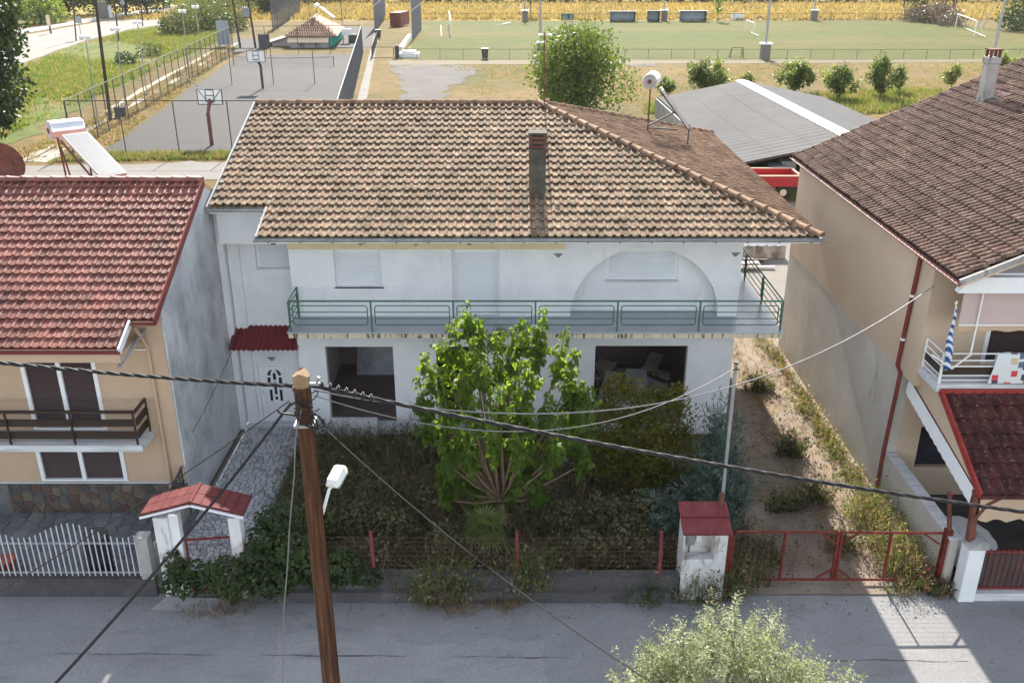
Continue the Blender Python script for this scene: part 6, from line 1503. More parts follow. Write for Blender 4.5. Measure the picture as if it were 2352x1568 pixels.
# red trailer
ty = 53.4
tr0, tr1 = PY(1735, 400, ty).x, PY(1829, 400, ty).x
trl = thing("farm_trailer", "open red farm trailer parked in front of the warehouse", "trailer", ((tr0 + tr1) / 2, ty, 0))
zt, zb = 1.42, .8
mb = MB(); yA, yB = ty - .9, ty + 1.1; xA, xB = tr1 - 3.9, tr1
mb.box(xA, xB, yA, yA + .06, zb, zt); mb.box(xA, xB, yB - .06, yB, zb, zt); mb.box(xA, xA + .06, yA + .06, yB - .06, zb, zt); mb.box(xB - .06, xB, yA + .06, yB - .06, zb, zt); mb.box(xA + .06, xB - .06, yA + .06, yB - .06, zb, zb + .08); mb.build("body", M['trailer_red'], trl)
mb = MB(); mb.bar((xA, yA - .02, zt + .02), (xB, yA - .02, zt + .02), .08, .06); mb.bar((xA, yB, zt + .02), (xB, yB, zt + .02), .08, .06); mb.bar((xB, yA, zt + .03), (xB, yB, zt + .03), .08, .06); mb.build("top_rail", M['tin_cream'], trl)
mb = MB(); mb.box(xA, xB, ty - .3, ty - .1, .62, zb); mb.box(xA, xB, ty + .2, ty + .4, .62, zb); mb.bar((xA, ty + .05, .6), (xA - 1.6, ty + .05, .5), .1, .1); mb.build("chassis", M['dark_steel'], trl)
for sx in (.9, 2.1):
    for sy in (-.75, .85):
        c = Vector((xB - sx, ty + sy, .45)); mb = MB(); mb.tube([c - Vector((0, .13, 0)), c - Vector((0, .10, 0)), c + Vector((0, .10, 0)), c + Vector((0, .13, 0))], [.40, .45, .45, .40], 18); w = mb.build("wheel", M['rubber'], trl)
        mb = MB(); mb.tube([c - Vector((0, .14, 0)), c + Vector((0, .14, 0))], .2, 12); mb.build("rim", M['tin_cream'], w)
for k, (px, py, w, d, h, mt, lab) in enumerate(((1765, 386, 1.1, .8, .9, 'lamp_white', "white appliance standing behind the red trailer"), (1790, 388, .9, .8, 1.1, 'dugout', "blue-grey crate behind the red trailer"), (1812, 385, .9, .7, 1.3, 'blue_sheet', "pale blue cabinet behind the red trailer near the tan wall"))):
    b = P(px, py, .6); y = ty + 2.6 + .4 * k; x = PY(px, 380, y).x
    o = thing("stored_box", lab, "box", (x, y, 0), "junk stored behind the trailer")
    mb = MB(); mb.box(x - w / 2, x + w / 2, y, y + d, .02, h); mb.build("body", M[mt], o, bevel=.02)
    mb = MB(); mb.box(x - w / 2 - .02, x + w / 2 + .02, y - .02, y + d + .02, h, h + .05); mb.build("lid", M[mt], o)

# ================================================================== sports court
def chain(mb, a, b, z0, z1, sp=.14, r=.004):
    """chain-link wires between two posts, as thin three-sided rods"""
    a, b = Vector(a), Vector(b); L = (b - a).length; d = (b - a) / L; h = z1 - z0; n = Vector((-d.y, d.x, 0)) * r
    k = -h
    while k < L:
        for s in (0, 1):
            t0, t1 = max(0, -k) / h if k < 0 else 0, min(1, (L - k) / h)
            if t1 <= t0: continue
            u0, u1 = k + h * t0, k + h * t1; w0, w1 = (z0 + h * t0, z0 + h * t1) if s == 0 else (z1 - h * t0, z1 - h * t1)
            p, q = a + d * u0 + Vector((0, 0, w0)), a + d * u1 + Vector((0, 0, w1)); e = Vector((0, 0, r * 1.4))
            mb.face([p - n, p + e, q + e, q - n]); mb.face([p + e, p + n, q + n, q + e])
        k += sp
def fence(name, label, pts, h, post_gap, par_mat='dark_steel', rails=(1.0,), mesh_sp=.14, pr=.042, cat="fence", rail_mat=None, wr=.004, closed=False):
    o = thing(name, label, cat, pts[0])
    for a, b in zip(pts[:-1], pts[1:]):
        a, b = Vector(a), Vector(b); L = (b - a).length; n = max(1, round(L / post_gap))
        for k in range(n + 1):
            p = a.lerp(b, k / n); mb = MB(); mb.tube([p, p + Vector((0, 0, h))], pr, 5); mb.build("post", M[par_mat], o)
        for f in rails:
            mb = MB(); mb.tube([a + Vector((0, 0, h * f)), b + Vector((0, 0, h * f))], pr * .8, 5); mb.build("rail", M[rail_mat or par_mat], o)
        if mesh_sp:
            mb = MB(); chain(mb, a, b, .05, h, mesh_sp, wr); m = mb.build("wire_mesh", M['mesh_wire'], o); m["kind"] = "stuff"
    return o
FH = 3.7
fence("court_fence", "chain-link fence on thin posts along the near end of the sports court", [CFL + Vector((-.6, -.3, 0)), CFR + Vector((0, -.3, 0))], FH, 3.7, wr=.003, mesh_sp=.3)
fence("court_fence", "long chain-link fence with pale top rail between court and dirt track", [CFL + Vector((-.6, -.2, 0)), CBL + Vector((.2, 0, 0))], FH, 2.9, wr=.0035, mesh_sp=.3, rail_mat='pale_concrete')
fence("court_fence", "long dense chain-link fence between court and concrete path", [CFR + Vector((.1, -.2, 0)), CBR], FH, 2.9, wr=.0045, mesh_sp=.22, rail_mat='steel')
fence("court_fence", "chain-link fence across the far end of the court before the clubhouse", [CBL + Vector((.3, .1, 0)), CBR + Vector((-.1, .1, 0))], FH, 4.4, wr=.004, mesh_sp=.35)
fence("court_fence", "chain-link fence crossing the court behind the nearer hoop posts", [CFL.lerp(CBL, .545) + Vector((.4, 0, 0)), CFR.lerp(CBR, .545)], FH, 4.4, wr=.003, mesh_sp=.4)
# painted court lines, 4 mm above the asphalt
def line(a, b, w=.06):
    a, b = Vector(a), Vector(b); d = (b - a).normalized(); s = Vector((-d.y, d.x, 0)) * w / 2; mb = MB(); z = Vector((0, 0, .017))
    mb.face([a - s + z, b - s + z, b + s + z, a + s + z]); mb.build("court_line", M['gravel'], court)
cpt = lambda u, v: CFL.lerp(CBL, v).lerp(CFR.lerp(CBR, v), u)
for a, b in (((.1, .06), (.9, .06)), ((.1, .06), (.1, .42)), ((.9, .06), (.9, .42)), ((.1, .42), (.9, .42)), ((.1, .24), (.9, .24)), ((.12, .55), (.88, .55)), ((.12, .93), (.88, .93)), ((.12, .55), (.12, .93)), ((.88, .55), (.88, .93)), ((.2, .64), (.8, .64)), ((.2, .84), (.8, .84))): line(cpt(*a), cpt(*b))
def hoop(label, base, lean, bw, mat):
    """basketball stand seen from behind the board or from its front"""
    b = Vector(base); o = thing("basketball_hoop", label, "basketball hoop", b, "hoops on the court"); s = lean
    mb = MB(); mb.bar(b, b + Vector((0, 0, 2.35)), .22, .22); mb.bar(b + Vector((0, 0, 2.3)), b + Vector((-.06, s * 1.0, 3.15)), .2, .2); mb.build("post", M[mat], o)
    c = b + Vector((-.08, s * 1.15, 3.35)); mb = MB(); mb.box(c.x - bw / 2, c.x + bw / 2, c.y - .03, c.y + .03, c.z - .55, c.z + .55); bd = mb.build("backboard", M['lamp_white'], o)
    for (x0, x1, z0, z1) in ((-bw / 2, bw / 2, -.55, .55), (-.3, .3, -.35, .1), (-.3, .3, .1, .5)):
        mb = MB()
        for p, q in (((x0, z0), (x1, z0)), ((x1, z0), (x1, z1)), ((x1, z1), (x0, z1)), ((x0, z1), (x0, z0))):
            for f in (-1, 1): mb.bar((c.x + p[0], c.y + f * .034, c.z + p[1]), (c.x + q[0], c.y + f * .034, c.z + q[1]), .05, .05)
        mb.build("board_frame", M['dark_steel'], bd)
    mb = MB(); rc = c + Vector((0, s * .28, -.3)); mb.tube([rc + Vector((.23 * math.cos(2 * math.pi * k / 16), .23 * math.sin(2 * math.pi * k / 16), 0)) for k in range(17)], .014, 5, False); mb.build("rim", M['rust'], bd)
    for sx in (-1, 1):
        mb = MB(); mb.bar(c + Vector((sx * bw * .46, -s * .04, .5)), c + Vector((sx * .05, -s * .1, -.5)), .04, .04); mb.build("brace", M['dark_steel'], bd)
hoop("basketball hoop with rusty bent post near the front end of the court", P(487, 334), 1, 1.8, 'rust')
hoop("basketball hoop with dark bent post in the middle of the court", P(604, 204), -1, 1.8, 'dark_steel')
# tennis net
n0, n1 = P(537, 152), P(767, 152)
tn = thing("tennis_net", "slack tennis net stretched across the far half of the court", "net", ((n0 + n1) / 2))
for p in (n0, n1): mb = MB(); mb.tube([p, p + Vector((0, 0, 1.15))], .05, 6); mb.build("post", M['dark_steel'], tn)
mb = MB(); mb.tube([a - Vector((0, 0, 0)) for a in catenary(n0 + Vector((0, 0, 1.1)), n1 + Vector((0, 0, 1.1)), .12, 12)], .022, 5); mb.build("top_tape", M['dark_steel'], tn)
mb = MB()
for k in range(9): z = .12 + .11 * k; mb.tube([n0 + Vector((0, 0, z)), (n0 + n1) / 2 + Vector((0, 0, z - .1 * z)), n1 + Vector((0, 0, z))], .005, 3, False)
for k in range(110): p = n0.lerp(n1, k / 110); mb.tube([p + Vector((0, 0, .1)), p + Vector((0, 0, 1.0))], .004, 3, False)
o = mb.build("netting", M['mesh_wire'], tn); o["kind"] = "stuff"
# floodlight poles of the court, outside the long fence
def lightpole(label, px, py, top, grp="court light poles", r=.06, heads=2):
    b = P(px, py); t = PY(top[0], top[1], b.y); o = thing("floodlight_pole", label, "light pole", b, grp)
    mb = MB(); mb.tube([b, (b.x + (t.x - b.x), b.y, t.z)], [r, r * .7], 6); mb.build("pole", M['steel'], o)
    for k in range(heads):
        s = -.25 + .5 * k / max(1, heads - 1); mb = MB(); mb.hexa([(t.x + s - .16, t.y - .15, t.z), (t.x + s + .16, t.y - .15, t.z), (t.x + s + .16, t.y + .2, t.z + .1), (t.x + s - .16, t.y + .2, t.z + .1), (t.x + s - .16, t.y - .2, t.z + .28), (t.x + s + .16, t.y - .2, t.z + .28), (t.x + s + .16, t.y + .12, t.z + .36), (t.x + s - .16, t.y + .12, t.z + .36)]); mb.build("lamp_head", M['lamp_white'], o)
    return o
for k, (px, py, tp) in enumerate(((228, 298, (197, 92)), (290, 254, (266, 72)), (338, 222, (316, 56)), (435, 168, (419, 30)), (466, 150, (449, 20)))):
    lightpole(("court floodlight pole nearest the peach house", "second court floodlight pole along the dirt track", "third court floodlight pole where the meadow is greenest", "fourth court floodlight pole in front of the reeds", "farthest court floodlight pole by the screened fence end")[k], px, py, tp)
# utility poles beyond
def upole(label, px, py, top, r=.14, arms=0, mat='old_pole'):
    b = P(px, py); t = PY(top[0], top[1], b.y); o = thing("wooden_pole", label, "utility pole", b, "far utility poles")
    mb = MB(); mb.tube([b, t], [r, r * .72], 8); mb.build("shaft", M[mat], o)
    for k in range(arms): mb = MB(); mb.bar((t.x - .9, t.y, t.z - .4 - .6 * k), (t.x + .9, t.y, t.z - .4 - .6 * k), .1, .1); mb.build("cross_arm", M[mat], o)
    return o
upole("tall dark brown pole leaning over the meadow beside the court fence", 254, 278, (214, -40), .16)
upole("thin grey pole standing at the road verge", 175, 94, (164, -40), .12, 0, 'dark_steel')
upole("dark pole at the meadow edge of the road", 273, 96, (258, -40), .13)
upole("slim pole across from the roadside cabinet", 328, 60, (319, -40), .12)
upole("leaning pole at the far bend of the road", 457, 24, (452, -30), .12)
# transformer on two poles
u0, u1 = P(552, 110), P(587, 110)
tf = thing("transformer_platform", "grey transformer hung between two dark poles behind the court", "transformer", u0)
for p, dx in ((u0, -1.0), (u1, -1.0)): mb = MB(); mb.tube([p, p + Vector((dx * .6, 0, 11))], [.17, .12], 8); mb.build("pole", M['old_pole'], tf)
for z in (4.2, 8.6): mb = MB(); mb.bar(u0 + Vector((-.3, 0, z)), u1 + Vector((-.3, 0, z)), .12, .12); mb.build("cross_beam", M['dark_steel'], tf)
c = (u0 + u1) / 2 + Vector((.3, 0, 4.3)); mb = MB(); mb.box(c.x - .45, c.x + .45, c.y - .35, c.y + .35, c.z, c.z + 1.3)
for k in range(6): mb.box(c.x - .5 + .2 * k - .02, c.x - .5 + .2 * k + .02, c.y - .45, c.y + .45, c.z + .1, c.z + 1.2)
tk = mb.build("tank", M['steel'], tf)
for k in range(3): mb = MB(); mb.tube([(c.x - .3 + .3 * k, c.y, c.z + 1.3), (c.x - .3 + .3 * k, c.y, c.z + 1.75)], [.07, .04], 8); mb.build("bushing", M['dark_steel'], tk)
mb = MB(); q = P(608, 111); mb.box(q.x - .75, q.x + .75, q.y - .3, q.y + .3, 0, 1.95); tag(mb.build("control_cabinet", M['dark_concrete']), "grey metal cabinet beside the twin transformer poles", "cabinet")
mb = MB(); q = P(516, 107); mb.box(q.x - .9, q.x + .9, q.y - .05, q.y + .05, .2, 3.6); tag(mb.build("fence_screen", M['blue_sheet']), "pale blue sheet tied to the far end of the court fence", "screen")
q = P(278, 268); bx_ = thing("meter_box", "dark low box on the ground at the court fence", "box", q); mb = MB(); mb.box(q.x - .4, q.x + .4, q.y - .3, q.y + .3, 0, .75); mb.build("body", M['dark_steel'], bx_, bevel=.03); mb = MB(); mb.box(q.x - .44, q.x + .44, q.y - .34, q.y + .34, .75, .82); mb.build("lid", M['dark_concrete'], bx_)
q = P(410, 194); mb = MB(); mb.bar(q + Vector((0, 0, 1.4)), q + Vector((2.6, -1.5, .05)), .08, .08); mb.bar(q, q + Vector((0, 0, 1.5)), .07, .07); tag(mb.build("fence_strut", M['dark_steel']), "slanting strut propping the long court fence", "strut")

# ================================================================== clubhouse
CY_ = P(700, 110).y
c0, c1 = P(667, 109).x, P(757, 109).x
cz = PY(700, 84, CY_).z; zr = PY(718, 42, CY_ + 4).z
clb = thing("clubhouse", "small clubhouse with patched red hip roof, grey front and green side wall", "house", ((c0 + c1) / 2, CY_, 0))
DP = 17.0; sk = -1.7
def cp(x, y, z): return (x + sk * (y - CY_) / DP * 1.0, y, z)
mb = MB(); mb.hexa([cp(c0, CY_, 0), cp(c1, CY_, 0), cp(c1, CY_ + .2, 0), cp(c0, CY_ + .2, 0), cp(c0, CY_, cz), cp(c1, CY_, cz), cp(c1, CY_ + .2, cz), cp(c0, CY_ + .2, cz)]); mb.build("wall", lay('damp_white_wall', [(.3, (.34, .33, .33)), (.7, (.5, .49, .48))], .5, .9, (4, .2), stain=(.5, .5, .6, (.13, .14, .14))), clb)
mb = MB(); mb.hexa([cp(c1, CY_ + .2, 0), cp(c1 + .15, CY_ + .2, 0), cp(c1 + 1.0, CY_ + DP, 0), cp(c1 + .85, CY_ + DP, 0), cp(c1, CY_ + .2, cz), cp(c1 + .15, CY_ + .2, cz), cp(c1 + 1.0, CY_ + DP, cz), cp(c1 + .85, CY_ + DP, cz)]); mb.build("green_wall", M['teal'], clb)
for k in range(6):
    y = CY_ + .8 + k * 2.5; mb = MB(); mb.bar(cp(c1 + .7, y, 0), cp(c1 + .7, y, cz + .1), .12, .12); mb.build("porch_post", M['teal'], clb)
e = .5; x0, x1 = c0 - e, c1 + 1.3; xm = (x0 + x1) / 2; ya, yb = CY_ - e, CY_ + DP; ym = CY_ + 4.5; ym2 = yb - 4.5
mb = MB(); A, B, C_, D_ = cp(x0, ya, cz), cp(x1, ya, cz), cp(x1, yb, cz), cp(x0, yb, cz); R1, R2 = cp(xm, ym, zr), cp(xm, ym2, zr)
for f in ((A, B, R1), (B, C_, R2, R1), (C_, D_, R2), (D_, A, R1, R2)): mb.face(f)
mb.face([D_, C_, B, A]); cro = mb.build("roof", lay('patched_red_tiles', [(.3, (.24, .09, .06)), (.5, (.32, .14, .10)), (.65, (.42, .28, .2))], .5, .85, (2.5, .35)), clb)
# courses of tiles on the near hip
for j in range(7):
    t0, t1 = j / 7, (j + 1) / 7
    L0, Rr = Vector(A).lerp(Vector(R1), t0), Vector(B).lerp(Vector(R1), t0); n = max(2, int((Rr - L0).length / .32))
    for k in range(n):
        p = L0.lerp(Rr, (k + .5) / n); mb = MB(); d = (Vector(R1) - (Vector(A) + Vector(B)) / 2).normalized(); mb.tube([p + Vector((0, -.03, .08)), p + d * (4.9 / 7) + Vector((0, 0, .05))], .11, 6); mb.build("roof_tile", M['old_roll'], cro)
ridge_run(cro, ridge_proto("ridge_tile", .14, .5, M['tin_cream']), R1, R2, .5); ridge_run(cro, ridge_proto("ridge_tile", .12, .5, M['old_roll']), A, R1, .5); ridge_run(cro, ridge_proto("ridge_tile", .12, .5, M['old_roll']), B, R1, .5)
mb = MB(); n = 60; rr = [[cp(c0 - .1 + (c1 - c0 + .2) * k / n, y, z + .035 * (1 if k % 2 else -1)) for k in range(n + 1)] for (y, z) in ((CY_ - .02, cz - .05), (CY_ - 1.3, cz - .75))]; mb.grid(rr); mb.build("porch_sheet", M['tin_cream'], clb)
mb = MB(); mb.face([cp(c0 - .02, CY_ + 2, cz - .1), cp(c0 - 4.2, CY_ + 2, cz - 1.3), cp(c0 - 3.9, CY_ + 9, cz - 1.2), cp(c0 - .02, CY_ + 9, cz - .1)][::-1]); mb.face([cp(c0 - .02, CY_ + 2, cz - .16), cp(c0 - 4.2, CY_ + 2, cz - 1.36), cp(c0 - 3.9, CY_ + 9, cz - 1.26), cp(c0 - .02, CY_ + 9, cz - .16)]); mb.build("shed_roof", M['concrete'], clb)
mb = MB(); mb.face([cp(c0 - .02, CY_ + 2.6, 0), cp(c0 - 2.9, CY_ + 2.6, 0), cp(c0 - 2.9, CY_ + 2.6, cz - 1.0), cp(c0 - .02, CY_ + 2.6, cz - .2)][::-1]); mb.build("shed_wall", M['tan_rough'], clb)
tcc = Vector(R1) + Vector((.3, 2.2, 1.6))
solar("solar water heater on the patched red roof of the clubhouse", tuple(R1), tcc, (-.3, -1, 0), .3, .9, (tcc + Vector((.5, 0, -.2)), tcc + Vector((2.6, -.6, -1.7))), 1.0, [((tcc.x, tcc.y, tcc.z - .2), (tcc.x, tcc.y, zr - .3)), ((tcc.x + 2.3, tcc.y - .5, tcc.z - 1.6), (tcc.x + 2.3, tcc.y - .5, zr - 1.2))], rusty=False)
ca = thing("air_unit", "white box unit and dark bin beside the green clubhouse wall", "unit", P(800, 100))
q = P(800, 100); mb = MB(); mb.box(q.x - .9, q.x + .5, q.y, q.y + .7, 1.2, 2.1); mb.build("unit_box", M['lamp_white'], ca); mb = MB(); mb.box(q.x - .1, q.x + 1.1, q.y + 1, q.y + 1.9, 0, 1.2); mb.build("bin", M['dark_steel'], ca); mb = MB(); mb.box(q.x - .8, q.x - .7, q.y + .1, q.y + .2, 0, 1.2); mb.box(q.x + .3, q.x + .4, q.y + .1, q.y + .2, 0, 1.2); mb.build("stand", M['dark_steel'], ca)
# container, tall net fences, bench, bins
q0 = P(896, 63); k0, k1 = P(896, 62), P(927, 62)
ct_ = thing("shipping_container", "brown corrugated shipping container standing beside the pitch", "container", k0)
zt = PY(896, 30, k0.y).z; mb = MB()
n = 16
rr = [[(k0.x + (k1.x - k0.x) * .8 * k / n, k0.y + (.06 if k % 2 else 0), z) for k in range(n + 1)] for z in (0.1, zt)]; mb.grid(rr)
bx = k0.x + (k1.x - k0.x) * .8; dx = 1.0
mb.face([(bx, k0.y, .1), (bx + dx, k0.y + 6, .1), (bx + dx, k0.y + 6, zt), (bx, k0.y, zt)]); mb.face([(k0.x, k0.y, zt), (bx, k0.y, zt), (bx + dx, k0.y + 6, zt), (k0.x + dx, k0.y + 6, zt)]); mb.face([(k0.x, k0.y, .1), (k0.x, k0.y, zt), (k0.x + dx, k0.y + 6, zt), (k0.x + dx, k0.y + 6, .1)]); mb.build("body", M['container'], ct_)
for f in (.3, .5, .7): mb = MB(); x = k0.x + (bx - k0.x) * f; mb.tube([(x, k0.y - .05, .2), (x, k0.y - .05, zt - .1)], .035, 5); mb.build("lock_bar", M['dark_steel'], ct_)
a, b = P(947, 97), P(968, 70)
fence("ball_net", "tall dense ball net behind the nearer pitch goal", [a, b], 9.0, 1.7, 'steel', (1.0, .5), .12, .05, wr=.012)
a, b = P(861, 75), P(886, 43)
fence("ball_net", "tall dense ball net standing beside the brown container", [a, b], 8.5, 2.0, 'steel', (1.0, .5), .14, .05, wr=.012)
a, b, c = P(627, 74), P(690, 30), P(860, 40)
fence("yard_fence", "tall chain-link fence round the yard behind the clubhouse", [a, b], 6.0, 4.0, 'dark_steel', (1.0,), .4, .05, wr=.012, rail_mat='steel'); 
fence("yard_fence", "tall thin-meshed fence crossing behind the clubhouse roof", [P(640, 70), P(862, 72)], 5.6, 6.5, 'dark_steel', (1.0,), .8, .05, wr=.006)
a, b, c = P(855, 136), P(905, 136), P(866, 100)
fence("low_rail_fence", "low dark rail fence by the white steps at the pitch corner", [a, b], 1.5, 2.0, 'dark_steel', (1.0, .1), 0, .05)
fence("low_rail_fence", "low dark mesh fence along the concrete path", [a, c], 1.6, 2.5, 'dark_steel', (1.0, .1), .2, .05, wr=.006)
st = thing("white_steps", "white concrete steps with sloped handrail wall at the pitch corner", "steps", P(926, 133))
q = P(926, 133); mb = MB(); mb.box(q.x - .6, q.x + 2.0, q.y, q.y + 2.4, 0, .5); mb.box(q.x - .2, q.x + 1.6, q.y + .4, q.y + 2.0, .5, .8); mb.build("platform", M['lamp_white'], st); mb = MB(); mb.bar(q + Vector((-.3, .2, 1.2)), q + Vector((.5, 4.5, 2.4)), .4, .45); mb.build("sloped_wall", M['lamp_white'], st); mb = MB(); mb.box(q.x - 1.0, q.x - .5, q.y - .5, q.y, 0, 1.6); mb.build("gate_pier", M['dark_steel'], st)
def bin_(label, px, py):
    q = P(px, py); o = thing("wheeled_bin", label, "bin", q, "bins by the pitch"); mb = MB(); mb.hexa([(q.x - .35, q.y - .3, .1), (q.x + .35, q.y - .3, .1), (q.x + .35, q.y + .3, .1), (q.x - .35, q.y + .3, .1), (q.x - .45, q.y - .4, 1.25), (q.x + .45, q.y - .4, 1.25), (q.x + .45, q.y + .4, 1.25), (q.x - .45, q.y + .4, 1.25)]); mb.build("body", M['dark_steel'], o); mb = MB(); mb.box(q.x - .48, q.x + .48, q.y - .42, q.y + .45, 1.25, 1.36); mb.build("lid", M['sign_dark'], o)
bin_("grey wheeled bin at the pitch fence near the gravel patch", 1114, 136); bin_("grey wheeled bin beside the brown container and path", 869, 89)
# pitch fences
fence("pitch_fence", "low wire fence on thin posts along the near side of the pitch", [P(905, 136), P(2500, 137)], 1.25, 3.0, 'dark_steel', (1.0,), .35, .03, wr=.005)
fence("pitch_fence", "low wire fence along the far side of the pitch below yellow flowers", [P(960, 48), P(2130, 47)], 1.3, 5.0, 'dark_steel', (1.0,), .5, .04, wr=.008)
# floodlight masts of the pitch
def mast(label, px, py, top):
    b = P(px, py); t = PY(top[0], top[1], b.y); o = thing("pitch_mast", label, "floodlight mast", b, "floodlight masts round the pitch")
    mb = MB(); d = t - b; mb.tube([b, b + d * 1.6], [.20, .12], 8); mb.build("mast", M['steel'], o)
    mb = MB(); mb.box(b.x - .55, b.x + .55, b.y - .55, b.y + .55, 0, 1.9); mb.build("concrete_base", M['pale_concrete'], o); mb = MB(); mb.box(b.x - .75, b.x + .75, b.y - .6, b.y + .6, 1.9, 2.1); mb.build("base_cap", M['lamp_white'], o)
    mb = MB(); e = b + d * 1.6; mb.bar(e - Vector((1.4, 0, 0)), e + Vector((1.4, 0, 0)), .12, .12); mb.build("lamp_bar", M['steel'], o)
mast("tall floodlight mast with white base near the big round tree", 1242, 134, (1241, 0)); mast("tall floodlight mast on the near touchline by the small goal", 1756, 137, (1769, 0)); mast("tall floodlight mast on the far touchline, beyond the small white goal", 1869, 48, (1873, 0))
mast("tall floodlight mast on the far touchline near the dark sign", 1206, 49, (1205, 0)); mast("tall floodlight mast between the two larger dugouts", 1525, 48, (1526, 0)); mast("leaning floodlight mast behind the tan house chimney", 2272, 172, (2309, 0))
# goals
def goal(label, a, b, h, d=1.6, r=.07):
    a, b = Vector(a), Vector(b); o = thing("football_goal", label, "goal", (a + b) / 2, "goals on the pitch"); n = Vector((-(b - a).y, (b - a).x, 0)).normalized() * d; u = Vector((0, 0, h))
    mb = MB(); mb.tube([a, a + u, b + u, b], r, 6); mb.build("frame", M['lamp_white'], o); mb = MB(); mb.tube([a + u, a + n, b + n, b + u], r * .4, 5); mb.build("rear_stay", M['lamp_white'], o)
    return o
goal("white football goal at the container end of the pitch", P(1036, 83), P(1032, 58), 2.44, 1.6); goal("white football goal with slumped net at the bramble end", P(2237, 84), P(2194, 65), 2.44, -1.8)
goal("portable white goal frame lying open near mid-pitch", P(1730, 82), P(1712, 74), 2.0, -.9, .05); goal("small white frame lying flat beyond the bench end of the pitch", P(1155, 60), P(1172, 57), .35, 2.0, .08)
q = P(1692, 133); sg = thing("small_training_goal", "small dark training goal at the near pitch fence", "goal", q); mb = MB(); mb.tube([q + Vector((-.9, 0, 0)), q + Vector((-.7, 0, 1.3)), q + Vector((.7, 0, 1.3)), q + Vector((.9, 0, 0))], .06, 5); mb.build("frame", M['dark_steel'], sg); mb = MB(); mb.tube([q + Vector((-.7, 0, 1.3)), q + Vector((-.9, .9, 0)), q + Vector((.9, .9, 0)), q + Vector((.7, 0, 1.3))], .04, 5); mb.build("rear_stay", M['dark_steel'], sg)
# dugouts, sign, box
def dugout(label, px0, px1, py0, py1):
    a, b = P(px0, py1), P(px1, py1); z = PY(px0, py0, a.y).z; o = thing("dugout", label, "dugout", (a + b) / 2, "dugouts on the far touchline")
    mb = MB(); mb.box(a.x, b.x, a.y + 1.5, a.y + 1.6, 0, z - .1); mb.build("back_panel", M['dugout'], o)
    for x in (a.x, b.x - .1): mb = MB(); mb.box(x, x + .1, a.y, a.y + 1.5, 0, z - .1); mb.build("side_panel", M['sign_dark'], o)
    mb = MB(); n = 30; rr = [[(a.x - .3 + (b.x - a.x + .6) * k / n, y, zz + .05 * (1 if k % 2 else -1)) for k in range(n + 1)] for (y, zz) in ((a.y - .5, z), (a.y + 1.8, z - .1))]; mb.grid(rr); mb.build("roof_sheet", M['blue_sheet'], o)
    mb = MB(); mb.box(a.x + .2, b.x - .2, a.y + .9, a.y + 1.3, .4, .46); mb.build("bench", M['steel'], o)
    for k in range(3): x = a.x + .5 + (b.x - a.x - 1) * k / 2; mb = MB(); mb.box(x - .05, x + .05, a.y + 1.0, a.y + 1.2, 0, .4); mb.build("bench_leg", M['dark_steel'], o)
dugout("longer grey dugout nearer the dark sign", 1402, 1459, 26, 50); dugout("small single grey dugout between the longer ones", 1488, 1515, 25, 50); dugout("longer grey dugout with grubby back wall by the thin sapling", 1563, 1622, 25, 50)
a, b = P(1289, 48), P(1317, 48); sgn = thing("pitch_sign", "dark green sign board with pale round emblem on the far touchline", "sign", (a + b) / 2); z = PY(1289, 32, a.y).z
mb = MB(); mb.box(a.x, b.x, a.y, a.y + .08, .15, z); mb.build("board", M['sign_dark'], sgn); w = b.x - a.x
mb = MB(); cc = Vector((a.x + w * .32, a.y - .01, z * .52)); ro, ri = z * .36, z * .27
for k in range(24):
    t0, t1 = 2 * math.pi * k / 24, 2 * math.pi * (k + 1) / 24; mb.face([cc + Vector((ri * math.cos(t0), 0, ri * math.sin(t0))), cc + Vector((ro * math.cos(t0), 0, ro * math.sin(t0))), cc + Vector((ro * math.cos(t1), 0, ro * math.sin(t1))), cc + Vector((ri * math.cos(t1), 0, ri * math.sin(t1)))])
mb.build("ring_emblem", M['dugout'], sgn)
for k, (f, h, s) in enumerate(((.80, .66, .20), (.80, .34, .22), (.32, .52, .16))): mb = MB(); mb.box(a.x + w * (f - s / 2), a.x + w * (f + s / 2), a.y - .014, a.y - .006, z * (h - .09), z * (h + .09)); mb.build("pale_mark", M['dugout'], sgn)
for x in (a.x + .2, b.x - .2): mb = MB(); mb.box(x - .05, x + .05, a.y + .09, a.y + .2, 0, z); mb.build("post", M['dark_steel'], sgn)
q = P(1693, 46); wbx = thing("white_crate", "white concrete crate on the far touchline beside the sapling", "crate", q); mb = MB(); mb.box(q.x - 1.2, q.x + 1.2, q.y, q.y + 1.0, 0, 1.15); mb.build("body", M['lamp_white'], wbx); mb = MB(); mb.box(q.x - 1.25, q.x + 1.25, q.y - .05, q.y + 1.05, 1.15, 1.25); mb.build("lid", M['pale_concrete'], wbx)
# pavilion frame far away
pv = thing("pergola_frame", "bare timber pergola with pale sheets at the far field corner", "pergola", P(2130, 28))
for px, py in ((2074, 22), (2126, 20), (2148, 24), (2168, 26), (2185, 30), (2192, 22)): q = P(px, py); mb = MB(); mb.bar(q, q + Vector((.3, 0, 3.6)), .3, .3); mb.build("post", M['old_pole'], pv)
a, b = P(2074, 22), P(2190, 28); mb = MB(); mb.bar(a + Vector((0, 0, 3.7)), b + Vector((0, 0, 3.7)), .5, .12); mb.build("roof_sheet", M['lamp_white'], pv)
for k, (px, py, tp) in enumerate(((2247, 62, (2270, 0)), (2257, 64, (2290, 0)), (2330, 42, (2340, 0)))):
    lightpole(("thin steel pole at the bramble end of the pitch", "second thin steel pole at the bramble end of the pitch", "thin steel pole beside the round dark bush")[k], px, py, tp, "thin poles behind the far goal", .08, 1)

